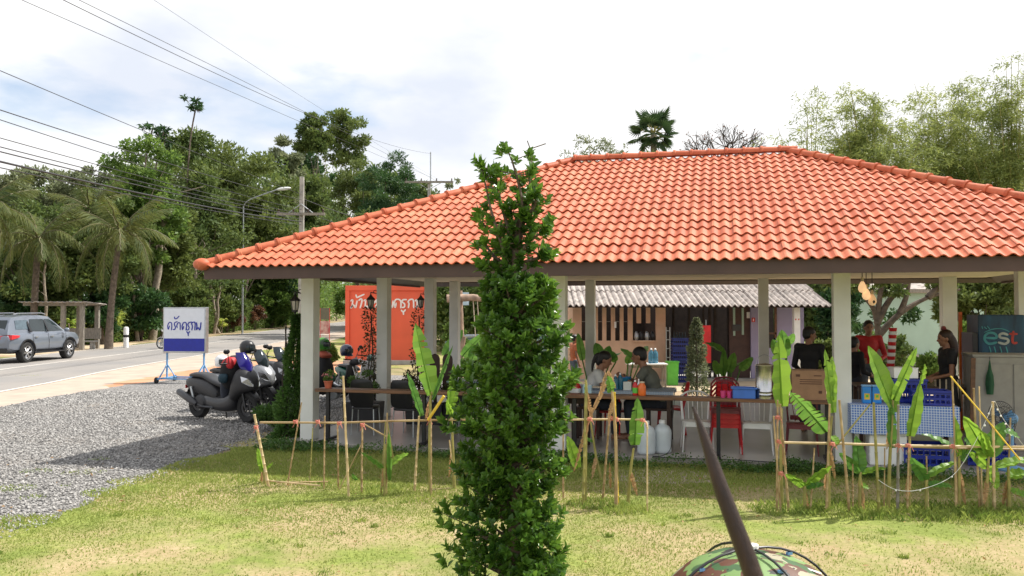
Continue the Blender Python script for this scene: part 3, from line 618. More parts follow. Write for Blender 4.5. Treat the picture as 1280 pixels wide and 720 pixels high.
mono_chair('plastic_chair', 'single red plastic chair turned sideways behind the man in grey', M['red'], floorpt(838, 2.9), RZ-1.5, None, 'oval')
mono_chair('plastic_chair', 'red plastic chair tucked under the diners table', M['red'], floorpt(765, 2.4), RZ+2.9, None, 'oval')
def black_chair(label, loc, rz):
    o = thing('dining_chair', label, 'chair', loc, rz, 'black upholstered chairs'); o.scale = (.88, .88, .90)
    b = MB(); rg = []
    for y, k in ((-.022, .93), (-.012, 1), (.012, 1), (.022, .93)):
        rg.append([(math.copysign(abs(math.cos(t))**.4, math.cos(t))*.20*k*(1-.08*math.sin(t)), y+.05*math.sin(t)+.26, .70+math.copysign(abs(math.sin(t))**.4, math.sin(t))*.235*k) for t in [2*PI*i/24 for i in range(24)]])
    b.loft(rg).build('backrest', M['black'], o, smooth=45)
    s = MB(); rg = []
    for z_, k in ((.42, .95), (.43, 1), (.46, 1), (.475, .94)):
        rg.append([(math.copysign(abs(math.cos(t))**.4, math.cos(t))*.215*k, math.copysign(abs(math.sin(t))**.4, math.sin(t))*.21*k, z_) for t in [2*PI*i/20 for i in range(20)]])
    s.loft(rg).build('seat', M['black'], o, smooth=45)
    for sx in (-1, 1):
        for sy in (-1, 1): MB().tube([(sx*.18, sy*.18, .43), (sx*.20, sy*.215, 0)], .011, 6).build('leg', M['steel'], o, smooth=60)
    return o
black_chair('black padded chair behind the counter, left of the second column', floorpt(458, 1.75), RZ+PI+.15)
black_chair('black padded chair behind the counter, right of the second column', floorpt(511, 1.75), RZ+PI-.1)
black_chair('black padded chair behind the counter, nearest the foreground tree', floorpt(583, 1.75), RZ+PI)
black_chair('black padded chair seen behind the foreground tree trunk', floorpt(645, 1.85), RZ+PI)
# wood chairs + small blue table right of third column
def wood_chair(label, loc, rz):
    o = thing('timber_chair', label, 'chair', loc, rz, 'dark timber chairs'); m = M['darkwood']
    MB().box((0, 0, .45), (.44, .42, .04)).build('seat', m, o, bevel=.008)
    for sx in (-1, 1):
        MB().box((sx*.19, -.18, .215), (.045, .045, .43)).build('leg', m, o); MB().box((sx*.19, .19, .215), (.045, .045, .43)).build('leg', m, o)
        b = MB(); b.box((sx*.11, .2, .76), (.17, .03, .58)); b.ell((sx*.11, .2, 1.05), (.085, .018, .08)); b.build('backrest', m, o, bevel=.008)
    return o
wood_chair('dark brown round-topped timber chair behind the left banana leaf', floorpt(555, 3.6), RZ+PI+.1)
wood_chair('dark brown timber chair at the blue topped table behind the tree', floorpt(640, 3.7), RZ+PI-.1)
def table(name, label, t, v, w, d, h, topm, legm, rz=0, loc=None):
    o = thing(name, label, 'table', loc or tuple(Lw(t, v, SLZ)), RZ+rz)
    MB().box((0, 0, h-.015), (w, d, .03)).build('table_top', topm, o, bevel=.006)
    for sx in (-1, 1):
        for sy in (-1, 1): MB().box((sx*(w/2-.06), sy*(d/2-.06), (h-.03)/2), (.05, .05, h-.03)).build('leg', legm, o, bevel=.004)
    MB().box((0, 0, h-.07), (w-.14, d-.14, .07)).build('apron', legm, o); return o
table('small_table', 'small pale blue topped table with dark legs behind the tree', tv_px(600, 3.0), 3.0, .95, .6, .74, mat('pale_blue_table_paint', (.22, .30, .38), .4, bump=.05), M['darkwood'])
# ---------------------------------------------------------------- checked cloths
def checkmat(name, a, b_, sc):
    m, n, l, b = newmat(name); t = n.new('ShaderNodeTexCoord'); ck = n.new('ShaderNodeTexBrick'); ck.offset = 0; ck.squash = 1
    ck.inputs['Scale'].default_value = sc; ck.inputs['Color1'].default_value = a+(1,); ck.inputs['Color2'].default_value = a+(1,); ck.inputs['Mortar'].default_value = b_+(1,); ck.inputs['Mortar Size'].default_value = .09; ck.inputs['Brick Width'].default_value = .5; ck.inputs['Row Height'].default_value = .5; ck.inputs['Mortar Smooth'].default_value = .3
    mpn = n.new('ShaderNodeMapping'); l.new(t.outputs['UV'], mpn.inputs[0]); l.new(mpn.outputs[0], ck.inputs[0]); l.new(ck.outputs[0], b.inputs['Base Color']); b.inputs['Roughness'].default_value = .6
    return m
CK = checkmat('blue_checked_cloth', (.03, .13, .50), (.55, .62, .72), 17)
def cloth(label, parent_loc, rz, w, d, z, hang, m, wave=.012, front=True):
    """cloth over a table: top and a rippled hanging skirt, one mesh"""
    K = 40; me = bpy.data.meshes.new('tablecloth'); vs = []; fs = []; uv = []
    rows = [(d/2, 0, 0), (-d/2, 0, 0)]+[(-d/2-.004, -hang*k/6, k/6) for k in range(0, 7)]
    for (y, dz, q) in rows:
        for i in range(K+1):
            x = -w/2+w*i/K; vs.append((x, y-abs(math.sin(i*.9+.4*math.sin(i*.37)))*wave*q*2, z+dz-.01*q*math.sin(i*.21))); uv.append((x, (y if dz == 0 else -d/2+dz)))
    for r in range(len(rows)-1):
        for i in range(K): a = r*(K+1)+i; fs.append((a, a+1, a+K+2, a+K+1))
    k0 = len(vs)
    for sx in (-1, 1):
        b0 = len(vs)
        for k in range(4):
            for j in range(8): y = -d/2+d*j/7; vs.append((sx*(w/2+.004+.01*math.sin(j*1.3)*k/3), y, z-hang*k/3)); uv.append((w/2+hang*k/3, y))
        for k in range(3):
            for j in range(7): a = b0+k*8+j; fs.append((a, a+1, a+9, a+8))
    me.from_pydata(vs, [], fs); me.materials.append(m); ul = me.uv_layers.new()
    for lp in me.loops: ul.data[lp.index].uv = uv[lp.vertex_index]
    me.polygons.foreach_set('use_smooth', [True]*len(me.polygons)); me.set_sharp_from_angle(angle=R(50))
    o = link('tablecloth', me, None, parent_loc, (0, 0, rz)); return tag(o, label, 'tablecloth')
# diners' table
TD = (tv_px(778, 2.0), 2.0)
table('dining_table', 'timber dining table between the seated woman and man', TD[0], TD[1], 1.45, .72, .74, M['wood'], M['darkwood'])
GRC = checkmat('grey_blue_cloth', (.20, .26, .36), (.36, .42, .50), 22)
cloth('grey blue patterned cloth over the diners timber table', tuple(Lw(*TD, SLZ)), RZ, 1.47, .74, .744, .05, GRC, .004)
# right service table
TS = (tv_px(1128, .8), .95)
table('service_table', 'plain table under the blue checked cloth near right column', TS[0], TS[1]+.15, 1.16, .6, .72, M['white'], M['steel'])
cloth('blue and white checked plastic cloth hanging over the service table', tuple(Lw(TS[0], TS[1]+.15, SLZ)), RZ, 1.2, .64, .728, .34, CK, .010)
def onS(px, v, z=.815): return tuple(Lw(tv_px(px, v), v, z))
# ---------------------------------------------------------------- small goods
def bottle(label, loc, r, h, mb_, mc, name='bottle', cat='bottle', grp=None, rz=0, neck=.3):
    o = thing(name, label, cat, loc, rz, grp)
    MB().lathe([(r*.9, 0), (r, r*.2), (r, h*.62), (r*.85, h*.72), (r*neck, h*.86), (r*neck, h*.9)], 14).build('body', mb_, o, smooth=50)
    MB().lathe([(r*neck*1.25, h*.88), (r*neck*1.25, h*.95), (r*neck*.5, h)], 10).build('cap', mc, o, smooth=50); return o
bottle('squat orange sauce bottle with pale cap on the front counter', onS(802, V0, .845), .052, .185, M['orange'], M['cream'], neck=.55)
bottle('red sauce bottle with green label and white cap on the counter', onS(793.5, V0, .845), .035, .20, M['red'], M['white'])
lb = MB().lathe([(.0362, .03), (.0362, .10)], 14, cap=False).build('paper_label', M['green'], None); lb.parent = [o for o in COL.objects if o.name.startswith('bottle')][1]
bottle('tiny clear bottle with white cap beside the sauce bottles', onS(798, V0+.08, .845), .022, .21, M['chrome'], M['white'])
def jug(label, px, v):
    o = thing('water_jug', label, 'water jug', tuple(floorpt(px, v)), .3, 'white water jugs')
    MB().lathe([(.10, 0), (.118, .015), (.12, .05), (.117, .08), (.12, .11), (.12, .26), (.116, .3), (.09, .345), (.045, .37), (.038, .38), (.038, .40)], 22).build('body', mat('milky_jug_plastic', (.55, .60, .62), .3, var=.05, bump=.02), o, smooth=50)
    MB().lathe([(.042, .385), (.042, .425), (.03, .43)], 14).build('cap', M['white'], o, smooth=50); return o
jug('milky white water jug standing on floor, partly behind the banana leaf', 807, .98); jug('milky white water jug on floor, right one beside black cable', 827, 1.12)
# basin, cups
def basin(label, loc, w, d, h, m, rz, name='plastic_basin', cat='basin', grp=None):
    o = thing(name, label, cat, loc, rz, grp); b = MB(); t = .012
    for (z0, z1, k0, k1) in ((0, h, .88, 1),):
        for sx, sy, ww, dd in ((0, -1, w, t), (0, 1, w, t), (-1, 0, t, d), (1, 0, t, d)):
            b.box((sx*(w/2-t/2)*.97, sy*(d/2-t/2)*.97, h/2), (ww*.97, dd*.97, h))
    b.box((0, 0, .008), (w*.9, d*.9, .012)); b.build('tub', m, o, bevel=.003)
    r = MB()
    for sy in (-1, 1): r.box((0, sy*d/2, h-.008), (w+.03, .026, .018))
    for sx in (-1, 1): r.box((sx*w/2, 0, h-.0078), (.026, d-.027, .0178))
    r.build('rim', m, o, bevel=.004); return o
basin('mid blue plastic basin on the timber counter beside the steel churn', onS(929, V0, .846), .29, .2, .135, M['basin'], RZ)
cb = MB()
for k, (px, m) in enumerate(((903, 'pink'), (911, 'pink'))):
    o = thing('cup', ('pink plastic cup on the counter, left of the pair', 'pink plastic cup on the counter, touching the blue basin')[k], 'cup', onS(px, V0-.02, .845), 0, 'pink cups on the counter')
    MB().lathe([(.028, 0), (.036, .085), (.033, .084), (.026, .008)], 14, cap=False).build('body', M['pink'], o, smooth=50)
    MB().tube(smoothline([(.034, 0, .07), (.06, 0, .06), (.058, 0, .03), (.031, 0, .02)], 4), .005, 6).build('handle', M['pink'], o, smooth=60)
o = thing('steel_churn', 'tall shiny steel pot with ribbed bands on the counter end', 'steel pot', onS(955, V0, .845), 0)
pr_ = [(.11, 0), (.112, .02)]
for z_ in (.05, .09): pr_ += [(.112, z_-.008), (.117, z_), (.112, z_+.008)]
pr_ += [(.112, .40), (.118, .41), (.118, .42), (.09, .43), (.01, .445)]
MB().lathe(pr_, 24).build('body', M['chrome'], o, smooth=35)
MB().tube(smoothline([(-.1, 0, .41), (-.09, 0, .50), (0, 0, .55), (.09, 0, .50), (.1, 0, .41)], 4), .005, 6).build('handle', M['steel'], o, smooth=60)
# cardboard carton
o = thing('cardboard_carton', 'closed brown cardboard carton with printed lines on the counter', 'box', onS(1009, V0+.05, .846), RZ)
MB().box((0, 0, .18), (.40, .26, .36)).build('carton', M['cardboard'], o, bevel=.004)
fl = MB(); fl.box((0, -.066, .3635), (.40, .126, .004)); fl.box((0, .066, .3635), (.40, .126, .004)); fl.build('flap', M['cardboard'], o)
q = MB()
for z_ in (.20, .225, .25): q.box((.02, -.1315, z_), (.26, .002, .010))
q.box((-.13, -.1315, .30), (.05, .002, .03)); q.box((.13, -.1315, .10), (.04, .002, .035)); q.box((.1, -.1315, .30), (.09, .002, .012)); q.build('printed_lines', M['cbprint'], o)
# blue canisters
for px, lb in ((1081.5, 'bright blue square canister with yellow label, left of the pair'), (1094, 'bright blue square canister with yellow label, right of the pair')):
    o = thing('canister', lb, 'canister', onS(px, .98), RZ, 'blue canisters on the checked cloth')
    MB().box((0, 0, .10), (.105, .105, .20)).build('body', M['cyanblue'], o, bevel=.012)
    MB().box((0, 0, .213), (.11, .11, .024)).build('lid', M['ltblue'], o, bevel=.008); MB().box((0, -.0545, .085), (.062, .003, .075)).build('paper_label', M['yellowcane'], o)
    q = MB(); q.box((0, -.0568, .09), (.03, .001, .03)); q.build('label_mark', M['green'], o)
# slotted blue crates
def crate(label, loc, w, d, h, m, rz, grp='blue plastic crates'):
    o = thing('plastic_crate', label, 'crate', loc, rz, grp); q = MB()
    for sy in (-1, 1):
        for k in range(3): q.box((0, sy*(d/2-.008), h*(.12+.38*k)), (w, .014, h*.16))
        n_ = 7
        for i in range(n_+1): q.box((-w/2+.01+(w-.02)*i/n_, sy*(d/2-.0082), h/2), (.016, .0132, h*.98))
    for sx in (-1, 1):
        for k in range(3): q.box((sx*(w/2-.008), 0, h*(.12+.38*k)), (.0138, d-.03, h*.158))
        for i in range(4): q.box((sx*(w/2-.0082), -d/2+.02+(d-.04)*i/3, h/2), (.013, .016, h*.97))
    q.box((0, 0, .012), (w-.03, d-.03, .012)); q.build('slatted_sides', m, o)
    r = MB(); r.box((0, -d/2, h), (w+.02, .03, .025)); r.box((0, d/2, h), (w+.02, .03, .025)); r.box((-w/2, 0, h), (.03, d-.032, .0248)); r.box((w/2, 0, h), (.03, d-.032, .0248)); r.build('rim', m, o, bevel=.004); return o
crate('blue plastic crate on the checked cloth, right front one', onS(1160, .95), .42, .3, .17, M['blue'], RZ)
crate('blue plastic crate behind, left of the front one, holding white box', onS(1130, 1.22), .42, .3, .28, M['blue'], RZ+.1)
o = thing('white_box', 'plain white box resting on the rear blue crate', 'box', onS(1128, 1.22, 1.115), RZ+.1); MB().box((0, 0, .06), (.28, .22, .12)).build('carton', M['white'], o, bevel=.004); MB().box((0, 0, .125), (.285, .225, .012)).build('lid', M['white'], o)
crate('blue plastic crate on the floor under the service table', tuple(floorpt(1152, .95)), .5, .34, .26, M['blue'], RZ, 'blue plastic crates')
crate('blue plastic crate on the floor right of the service table', tuple(floorpt(1235, 1.2)), .5, .34, .26, M['blue'], RZ-.2, 'blue plastic crates')
o = thing('foam_box', 'white foam box on the floor beneath the checked cloth', 'box', tuple(floorpt(1105, .98)), RZ); MB().box((0, 0, .18), (.42, .32, .36)).build('box_body', M['white'], o, bevel=.015); MB().box((0, 0, .385), (.44, .34, .045)).build('lid', M['white'], o, bevel=.012)
# stack of paper cups, red and white
o = thing('paper_cup_stack', 'tall leaning stack of red and white paper cups', 'cups', tuple(P(1113, 463, 12.2)), 0)
for i in range(12):
    z_ = i*.052; MB().lathe([(.048, z_), (.052, z_+.006), (.058, z_+.05)], 14, M=TR((.0+.004*i, 0, 0))).build('cup', M['red'] if i % 2 else M['white'], o, smooth=50)
table('side_table', 'dark side table behind the checked cloth carrying cups and jars', tv_px(1150, 3.2), 3.0, 1.9, .6, .80, M['darkwood'], M['darkwood'])
for k, (px, hh, mt) in enumerate(((1124, .22, 'black'), (1131, .28, 'darkwood'), (1138, .30, 'black'), (1145, .24, 'greypanel'), (1152, .2, 'black'))):
    bottle(('dark bottle in a row on the side table, nearest the cup stack', 'brown bottle, second from the cup stack', 'tallest dark bottle in the middle of the row', 'grey bottle, second from the right of the row', 'short dark bottle at right end of the row')[k], tuple(Lw(tv_px(px, 2.9), 2.9, .885)), .045, hh, M[mt], M['black'], grp='dark bottles on the side table')
# things on the diners' table
def onD(px, v, z=SLZ+.745): return tuple(Lw(tv_px(px, v), v, z))
bottle('clear blue water bottle on the diners table, left one', onD(769, 1.78), .038, .22, mat('blue_tinted_plastic', (.10, .33, .48), .12, trans=.5, bump=0), M['white'], grp='water bottles on the diners table')
bottle('clear blue water bottle on the diners table, right one', onD(775, 1.84), .038, .24, bpy.data.materials['blue_tinted_plastic'], M['white'], grp='water bottles on the diners table')
o = thing('ice_bucket', 'small bright blue ice bucket on the diners table', 'bucket', onD(781, 2.15), 0); MB().lathe([(.07, 0), (.09, .15), (.085, .15), (.066, .01)], 18, cap=False).build('tub', mat('teal_bucket', (.02, .22, .38), .3, bump=0), o, smooth=50); MB().lathe([(.094, .143), (.094, .155)], 18, cap=False).build('rim', M['cyanblue'], o)
o = thing('condiment_box', 'pale grey condiment box with dark holder on the diners table', 'box', onD(784, 1.76), RZ); MB().box((0, 0, .06), (.11, .1, .12)).build('box_body', M['col'], o, bevel=.006); MB().box((.14, .05, .05), (.14, .12, .1)).build('holder', M['black'], o, bevel=.006)
o = thing('food_plate', 'white round plate of food in front of the woman', 'plate', onD(745, 1.85), 0); MB().lathe([(.05, 0), (.12, .02), (.125, .025), (.05, .008)], 20).build('dish', M['white'], o, smooth=60); MB().ell((0, 0, .02), (.07, .06, .025)).build('rice', M['cream'], o, smooth=60)
o = thing('tissue_box', 'white tissue box standing behind the diners plates', 'tissue box', onD(758, 2.2), RZ+.2); MB().box((0, 0, .045), (.22, .12, .09)).build('box_body', M['white'], o, bevel=.006); MB().ell((0, 0, .1), (.05, .02, .04)).build('tissue', M['white'], o)
# red bag & white box near the tree
table('low_table', 'dark low table beside the middle column carrying a red bag', tv_px(716, 1.35), 1.35, .5, .4, .70, M['darkwood'], M['darkwood'])
o = thing('carrier_bag', 'knotted red and white plastic carrier bag on the low table', 'bag', tuple(Lw(tv_px(718, 1.3), 1.3, SLZ+.70)), 0)
q = MB(); rr = []
for z_, k in ((0, .75), (.03, 1), (.1, 1.02), (.15, .8), (.19, .35), (.215, .2), (.25, .45)): rr.append([(math.cos(t)*.085*k*(1+.12*math.sin(5*t+z_*20)), math.sin(t)*.06*k*(1+.12*math.sin(4*t)), z_) for t in [2*PI*i/18 for i in range(18)]])
q.loft(rr).build('bag_top', M['red'], o, smooth=60); MB().loft([[(x*1.03, y*1.03, z_-.001) for x, y, z_ in r_] for r_ in rr[:3]]).build('bag_base', M['white'], o, smooth=60)
for px, lb in ((706, 'white carton beside the red carrier bag, left one'), (734, 'pale blue carton right of the red carrier bag')):
    o = thing('small_carton', lb, 'box', tuple(Lw(tv_px(px, 1.3), 1.3, SLZ+.70)), RZ); MB().box((0, 0, .075), (.12, .1, .15)).build('carton', M['white'] if px == 706 else mat('pale_blue_card', (.45, .62, .70), .6, bump=0), o, bevel=.004); MB().box((0, 0, .153), (.122, .102, .005)).build('lid', M['white'], o)
# flower pot on left counter end
o = thing('flower_pot', 'small terracotta pot with pink and green plant on the counter', 'potted plant', onS(411, V0, .84), 0); MB().lathe([(.045, 0), (.062, .09), (.068, .09), (.068, .105), (.055, .105), (.05, .09)], 16).build('pot', M['terracotta'], o, smooth=40)
me, _, _ = crown('foliage', (.10, .09, .07), 10, 260, .035, L['fresh'], 91); link('foliage', me, o, (0, 0, .16))
me, _, _ = crown('petals', (.09, .08, .05), 8, 60, .022, mat('pink_petals', (.65, .25, .25), .6, bump=0), 92); link('petals', me, o, (.02, -.02, .20))
# potted plants row behind the counter
for k, (px, v, w_, h_, lm_) in enumerate(((455, 3.0, .25, .5, 'climb'), (533, 3.0, .45, .55, 'climbred'), (575, 3.1, .3, .4, 'climb'))):
    o = thing('potted_shrub', ('dark leafy shrub in black trough left of second column', 'bronze leaved shrub in black trough right of second column', 'dark shrub in black trough beside the blue table')[k], 'potted plant', tuple(floorpt(px, v)), RZ)
    MB().box((0, 0, .17), (.6, .28, .34), taper=1.08).build('trough', M['blackmatte'], o, bevel=.01); me, _, _ = crown('foliage', (w_, .22, h_/2), 16, 1100, .05, L[lm_], 40+k); link('foliage', me, o, (0, 0, .34+h_/2))
# fan
o = thing('floor_fan', 'round cage floor fan with light blue motor near right edge', 'fan', tuple(floorpt(1262, .9)), RZ+.5)
MB().lathe([(.17, 0), (.18, .02), (.06, .05), (.022, .06), (.02, .55)], 18).build('stand', M['ltblue'], o, smooth=40)
FM = TR((-.07, 0, .60), (0, -PI/2+.5, 0))
MB().lathe([(.02, -.12), (.065, -.10), (.07, 0), (.05, .03)], 16, M=TR((0.02, 0, .60), (0, PI/2, 0)) @ TR((0, 0, 0), (0, 0, 0))).build('motor', M['ltblue'], o, smooth=50)
FM = TR((-.14, 0, .60), (0, PI/2, 0)); q = MB()
for k in range(36):
    a = 2*PI*k/36
    for sg in (1, -1): q.tube([(math.cos(a)*.03, math.sin(a)*.03, sg*.055), (math.cos(a)*.15, math.sin(a)*.15, sg*.045), (math.cos(a)*.205, math.sin(a)*.205, 0)], .0022, 4, M=FM)
for r_, z_ in ((.205, 0), (.14, .047), (.14, -.047), (.08, .052), (.08, -.052)): q.tube([(math.cos(t)*r_, math.sin(t)*r_, z_) for t in [2*PI*i/28 for i in range(29)]], .003, 4, M=FM)
q.build('cage', M['greypanel'], o)
for k in range(3):
    q = MB(); q.add([(.03, 0, 0), (.16, -.05, .02), (.185, .03, 0), (.15, .08, -.02), (.03, .03, 0)], [(0, 1, 2, 3, 4)], FM @ Matrix.Rotation(2*PI*k/3, 4, 'Z')); q.build('blade', M['ltblue'], o)
# right kitchen: white counter front, cooler
o = thing('white_cabinet', 'waist high white panelled cabinet at the right kitchen end', 'cabinet', tuple(Lw(tv_px(1256, 2.6), 2.6, SLZ)), RZ)
cabm = mat('shade_darkened_white', (.34, .33, .30), .6, var=.08, bump=.05)  # white paint darkened in its base colour to stand for deep shade
MB().box((0, 0, .62), (.92, .5, 1.24)).build('cabinet_body', cabm, o, bevel=.008); MB().box((0, 0, 1.26), (.96, .54, .035)).build('cabinet_top', cabm, o, bevel=.006)
q = MB(); q.box((-.49, -.28, .68), (.055, .02, 1.1), rot=(0, .03, 0)); q.build('timber_strip', M['wood'], o)
for k, x in enumerate((-.235, .235)): MB().box((x, -.258, .6), (.44, .012, 1.1)).build('door', cabm, o, bevel=.004)
o = thing('tied_green_cloth', 'dark green cloth hanging on the white cabinet front', 'cloth', tuple(Lw(tv_px(1236, 2.28), 2.28, SLZ+.8)), RZ)
q = MB(); q.loft([[(math.cos(t)*.04*k*(1+.3*math.sin(3*t)), math.sin(t)*.025*k, z_) for t in [2*PI*i/12 for i in range(12)]] for z_, k in ((-.05, .9), (.08, 1.2), (.2, 1.0), (.28, .5), (.40, .15))]).build('cloth_bundle', M['green'] if 0 else mat('dark_green_cloth', (.02, .09, .04), .8), o, smooth=60); MB().tube([(0, 0, .38), (0, .0, .45)], .004, 5).build('string', M['wire'], o)
def cooler():
    o = thing('drinks_cooler', 'dark blue upright drinks cooler with est lettering beside white cabinet', 'drinks fridge', tuple(Lw(tv_px(1243, 4.0), 4.0, SLZ)), RZ)
    CM = mat('deep_blue_printed_panel', (.004, .035, .09), .4, var=.5, scale=3, c2=(.010, .085, .17), bump=0, stretch=(3, 1, .7))
    MB().box((0, 0, .90), (.62, .6, 1.80)).build('cooler_body', CM, o, bevel=.012)
    MB().box((-.35, 0, .78), (.075, .58, 1.5)).build('side_panel', M['greypanel'], o, bevel=.006)
    k = 1/1000.; est = lambda L_: [[((x-615)*.00158, 1.62-(y-130)*.00135) for x, y in ln] for ln in L_]
    MX = TR((0, -.3015, 0))
    s1 = strokes(est([[(490, 250), (570, 250), (560, 205), (510, 195), (475, 230), (475, 280), (510, 315), (570, 300)]]), .034, MX); s1.build('letter_e', mat('teal_print', (.05, .30, .34), .4, bump=0), o)
    s1 = strokes(est([[(665, 215), (630, 200), (600, 215), (605, 245), (660, 260), (670, 290), (640, 315), (590, 300)]]), .034, MX); s1.build('letter_s', mat('pale_print', (.42, .47, .46), .4, bump=0), o)
    s1 = strokes(est([[(715, 180), (705, 270), (715, 305), (740, 300)], [(685, 205), (742, 205)]]), .034, MX); s1.build('letter_t', mat('red_print', (.45, .03, .02), .4, bump=0), o)
    s1 = strokes(est([[(470, 190), (540, 155), (620, 150), (680, 180)], [(450, 125), (455, 150)], [(470, 130), (490, 150)], [(495, 120), (515, 152)]]), .012, MX)
    for x in (510, 550, 600, 650): s1 = strokes(est([[(x, 345), (x+12, 400), (x+8, 455)]]), .014, MX, s1)
    s1.build('water_streaks', bpy.data.materials['teal_print'], o)
    return o
cooler()
o = thing('orange_post', 'slim bright orange upright post beside the drinks cooler', 'post', tuple(Lw(tv_px(1200, 4.4), 4.4, SLZ)), RZ); MB().box((0, 0, .92), (.045, .045, 1.84)).build('post', M['orange'], o); MB().box((0, 0, .01), (.2, .2, .02)).build('foot', M['orange'], o)
# pendant gourd lamps
for k, (px, py) in enumerate(((1078, 366), (1083, 375), (1090.5, 382))):
    o = thing('pendant_lamp', ('glowing gourd shaped pendant lamp, highest of the three', 'glowing gourd shaped pendant lamp, middle of the three', 'gourd shaped pendant lamp with dark opening, lowest of the three')[k], 'lamp', tuple(P(px, py, 11.6+.05*k)), 0, 'hanging gourd lamps')
    MB().lathe([(.01, 0), (.04, .015), (.056, .05), (.052, .09), (.03, .14), (.018, .16)], 14).build('shade', mat('warm_lit_gourd', (1.0, .62, .33), .5, emit=.55 if k < 2 else .25, bump=.1), o, smooth=60)
    MB().lathe([(.02, .158), (.02, .20), (.014, .22)], 10).build('holder', M['cream'], o, smooth=40); h_ = 2.605-P(px, py, 11.6).z
    MB().tube([(0, 0, .2), (0, 0, h_)], .006, 5).build('cord', M['wire'], o)
    if k == 2: MB().ell((0, -.045, .055), (.022, .012, .026)).build('opening', M['black'], o)
# wall lanterns
def lantern(label, px, v, py):
    t = tv_px(px, v); o = thing('wall_lantern', label, 'lantern', tuple(Lw(t, v, 0)+Vector((0, 0, P(px, py, Lw(t, v).y).z))), RZ, 'coach lanterns on the left columns')
    MB().lathe([(.012, .13), (.03, .10), (.085, .045), (.09, .035), (.07, .03)], 6).build('hood', M['black'], o)
    MB().lathe([(.062, .03), (.042, -.10)], 6, cap=False).build('glass', mat('frosted_lantern_glass', (.45, .42, .36), .3, bump=0), o)
    q = MB()
    for k in range(6): a = PI/3*k; q.tube([(math.cos(a)*.066, math.sin(a)*.066, .033), (math.cos(a)*.045, math.sin(a)*.045, -.10)], .006, 4)
    q.lathe([(.05, -.10), (.045, -.125), (.012, -.14), (.01, -.16)], 6); q.build('frame', M['black'], o)
    q = MB(); q.tube(smoothline([(0, 0, .12), (.0, 0, .16), (.04, 0, .155), (.13, 0, .14)], 4), .009, 6); q.tube(smoothline([(.13, 0, .19), (.07, 0, .20), (.05, 0, .17), (.08, 0, .15)], 4), .006, 5); q.box((.135, 0, .14), (.012, .05, .16)); q.build('bracket', M['black'], o)
lantern('black coach lantern on the front left column', 369, 1.07, 379); lantern('black coach lantern on the second left column', 463.5, 3.77, 377); lantern('black coach lantern on the third left column, seen smallest', 526, 6.2, 377)
# climbers
def climber(label, px, v, h, w0, w1, lm_, nl, seed, ls=.05, lean=0.):
    b = floorpt(px, v) if v > 1 else Lw(tv_px(px, v), v); b = Vector((b.x, b.y, 0)); o = thing('climbing_plant', label, 'climbing plant', tuple(b), 0, 'climbers on the left columns'); rng = np.random.default_rng(seed)
    z = h*rng.random(nl)**1.0; r = (w0+(w1-w0)*(z/h)**.45)*(rng.random(nl)**.5)*(1+.3*np.sin(z*9+seed)); a = rng.uniform(0, 2*PI, nl)
    C_ = np.stack([r*np.cos(a)+lean*(z/h)**.5, r*np.sin(a)*.8, z+.03], 1); D = np.stack([np.cos(a), np.sin(a), rng.normal(0, .6, nl)], 1); D /= np.linalg.norm(D, axis=1, keepdims=True); s = ls*rng.uniform(.6, 1.4, nl)
    V_, F_ = leaf_quads(C_, D, s, s*.55, rng); link('foliage', fastmesh('foliage', V_, F_, L[lm_]), o)
    q = MB()
    for k in range(3): q.tube([(math.sin(k*2+i)*.05*(1-i/9)+.02*k, math.cos(k+i)*.04, h*.95*i/8) for i in range(9)], [.016*(1-.08*i) for i in range(9)], 5)
    q.build('stem', M['darkbark'], o, smooth=60)
climber('dense green climber widening to the ground on the front left column', 356, 1.2, 1.85, .34, .06, 'climb', 6500, 3, .055, .19)
climber('sparse bronze climber under the second column lantern', 463, 3.7, 2.0, .24, .10, 'climbred', 1000, 4)
climber('sparse bronze climber under the third column lantern', 523, 6.1, 1.95, .24, .10, 'climbred', 850, 5)
sh = G(350, 540); o = thing('leafy_bush', 'low green bush at the foot of the front left column', 'bush', (sh.x, sh.y+.25, 0)); me, c_, _ = crown('foliage', (.45, .4, .36), 26, 4200, .055, L['climb'], 12); link('foliage', me, o, (0, 0, .32))
q = MB(); rng = np.random.default_rng(2); limbs(q, (0, 0, 0), [Vector(x)+Vector((0, 0, .32)) for x in c_[:8]], .02, rng); q.build('stem', M['darkbark'], o)
# low hedge along the slab
rng = np.random.default_rng(17); nl = 26000; t = rng.uniform(.6, 11, nl); vq = .50+.2*rng.normal(size=nl)*.6+.04*np.sin(t*5); lump = .75+.35*np.sin(t*7+1)*np.sin(t*2.3)
z = rng.random(nl)**.7*.15*lump; dens = rng.random(nl) < np.clip(.6+.5*np.sin(t*1.7+.4), .25, 1); t, vq, z = t[dens], vq[dens], z[dens]; nl = len(t)
C_ = np.stack([C0.x+U.x*t+Vv.x*vq, C0.y+U.y*t+Vv.y*vq, z+.01], 1); D = rng.normal(size=(nl, 3)); D[:, 2] = abs(D[:, 2])*.7; D /= np.linalg.norm(D, axis=1, keepdims=True); s = rng.uniform(.018, .04, nl)
V_, F_ = leaf_quads(C_, D, s, s*.6, rng); o = link('low_hedge', fastmesh('low_hedge', V_, F_, L['climb'])); tag(o, kind='stuff', label='low strip of dark green leafy ground cover along the pavilion floor edge', cat='ground cover')
c = G(760, 596); sheet('bare_soil_strip', [G(760, 590), G(830, 588), G(900, 592), G(895, 604), G(820, 606), G(758, 602)], .013, ground_mat('bare_soil', 'shoulder'), .06, .2)
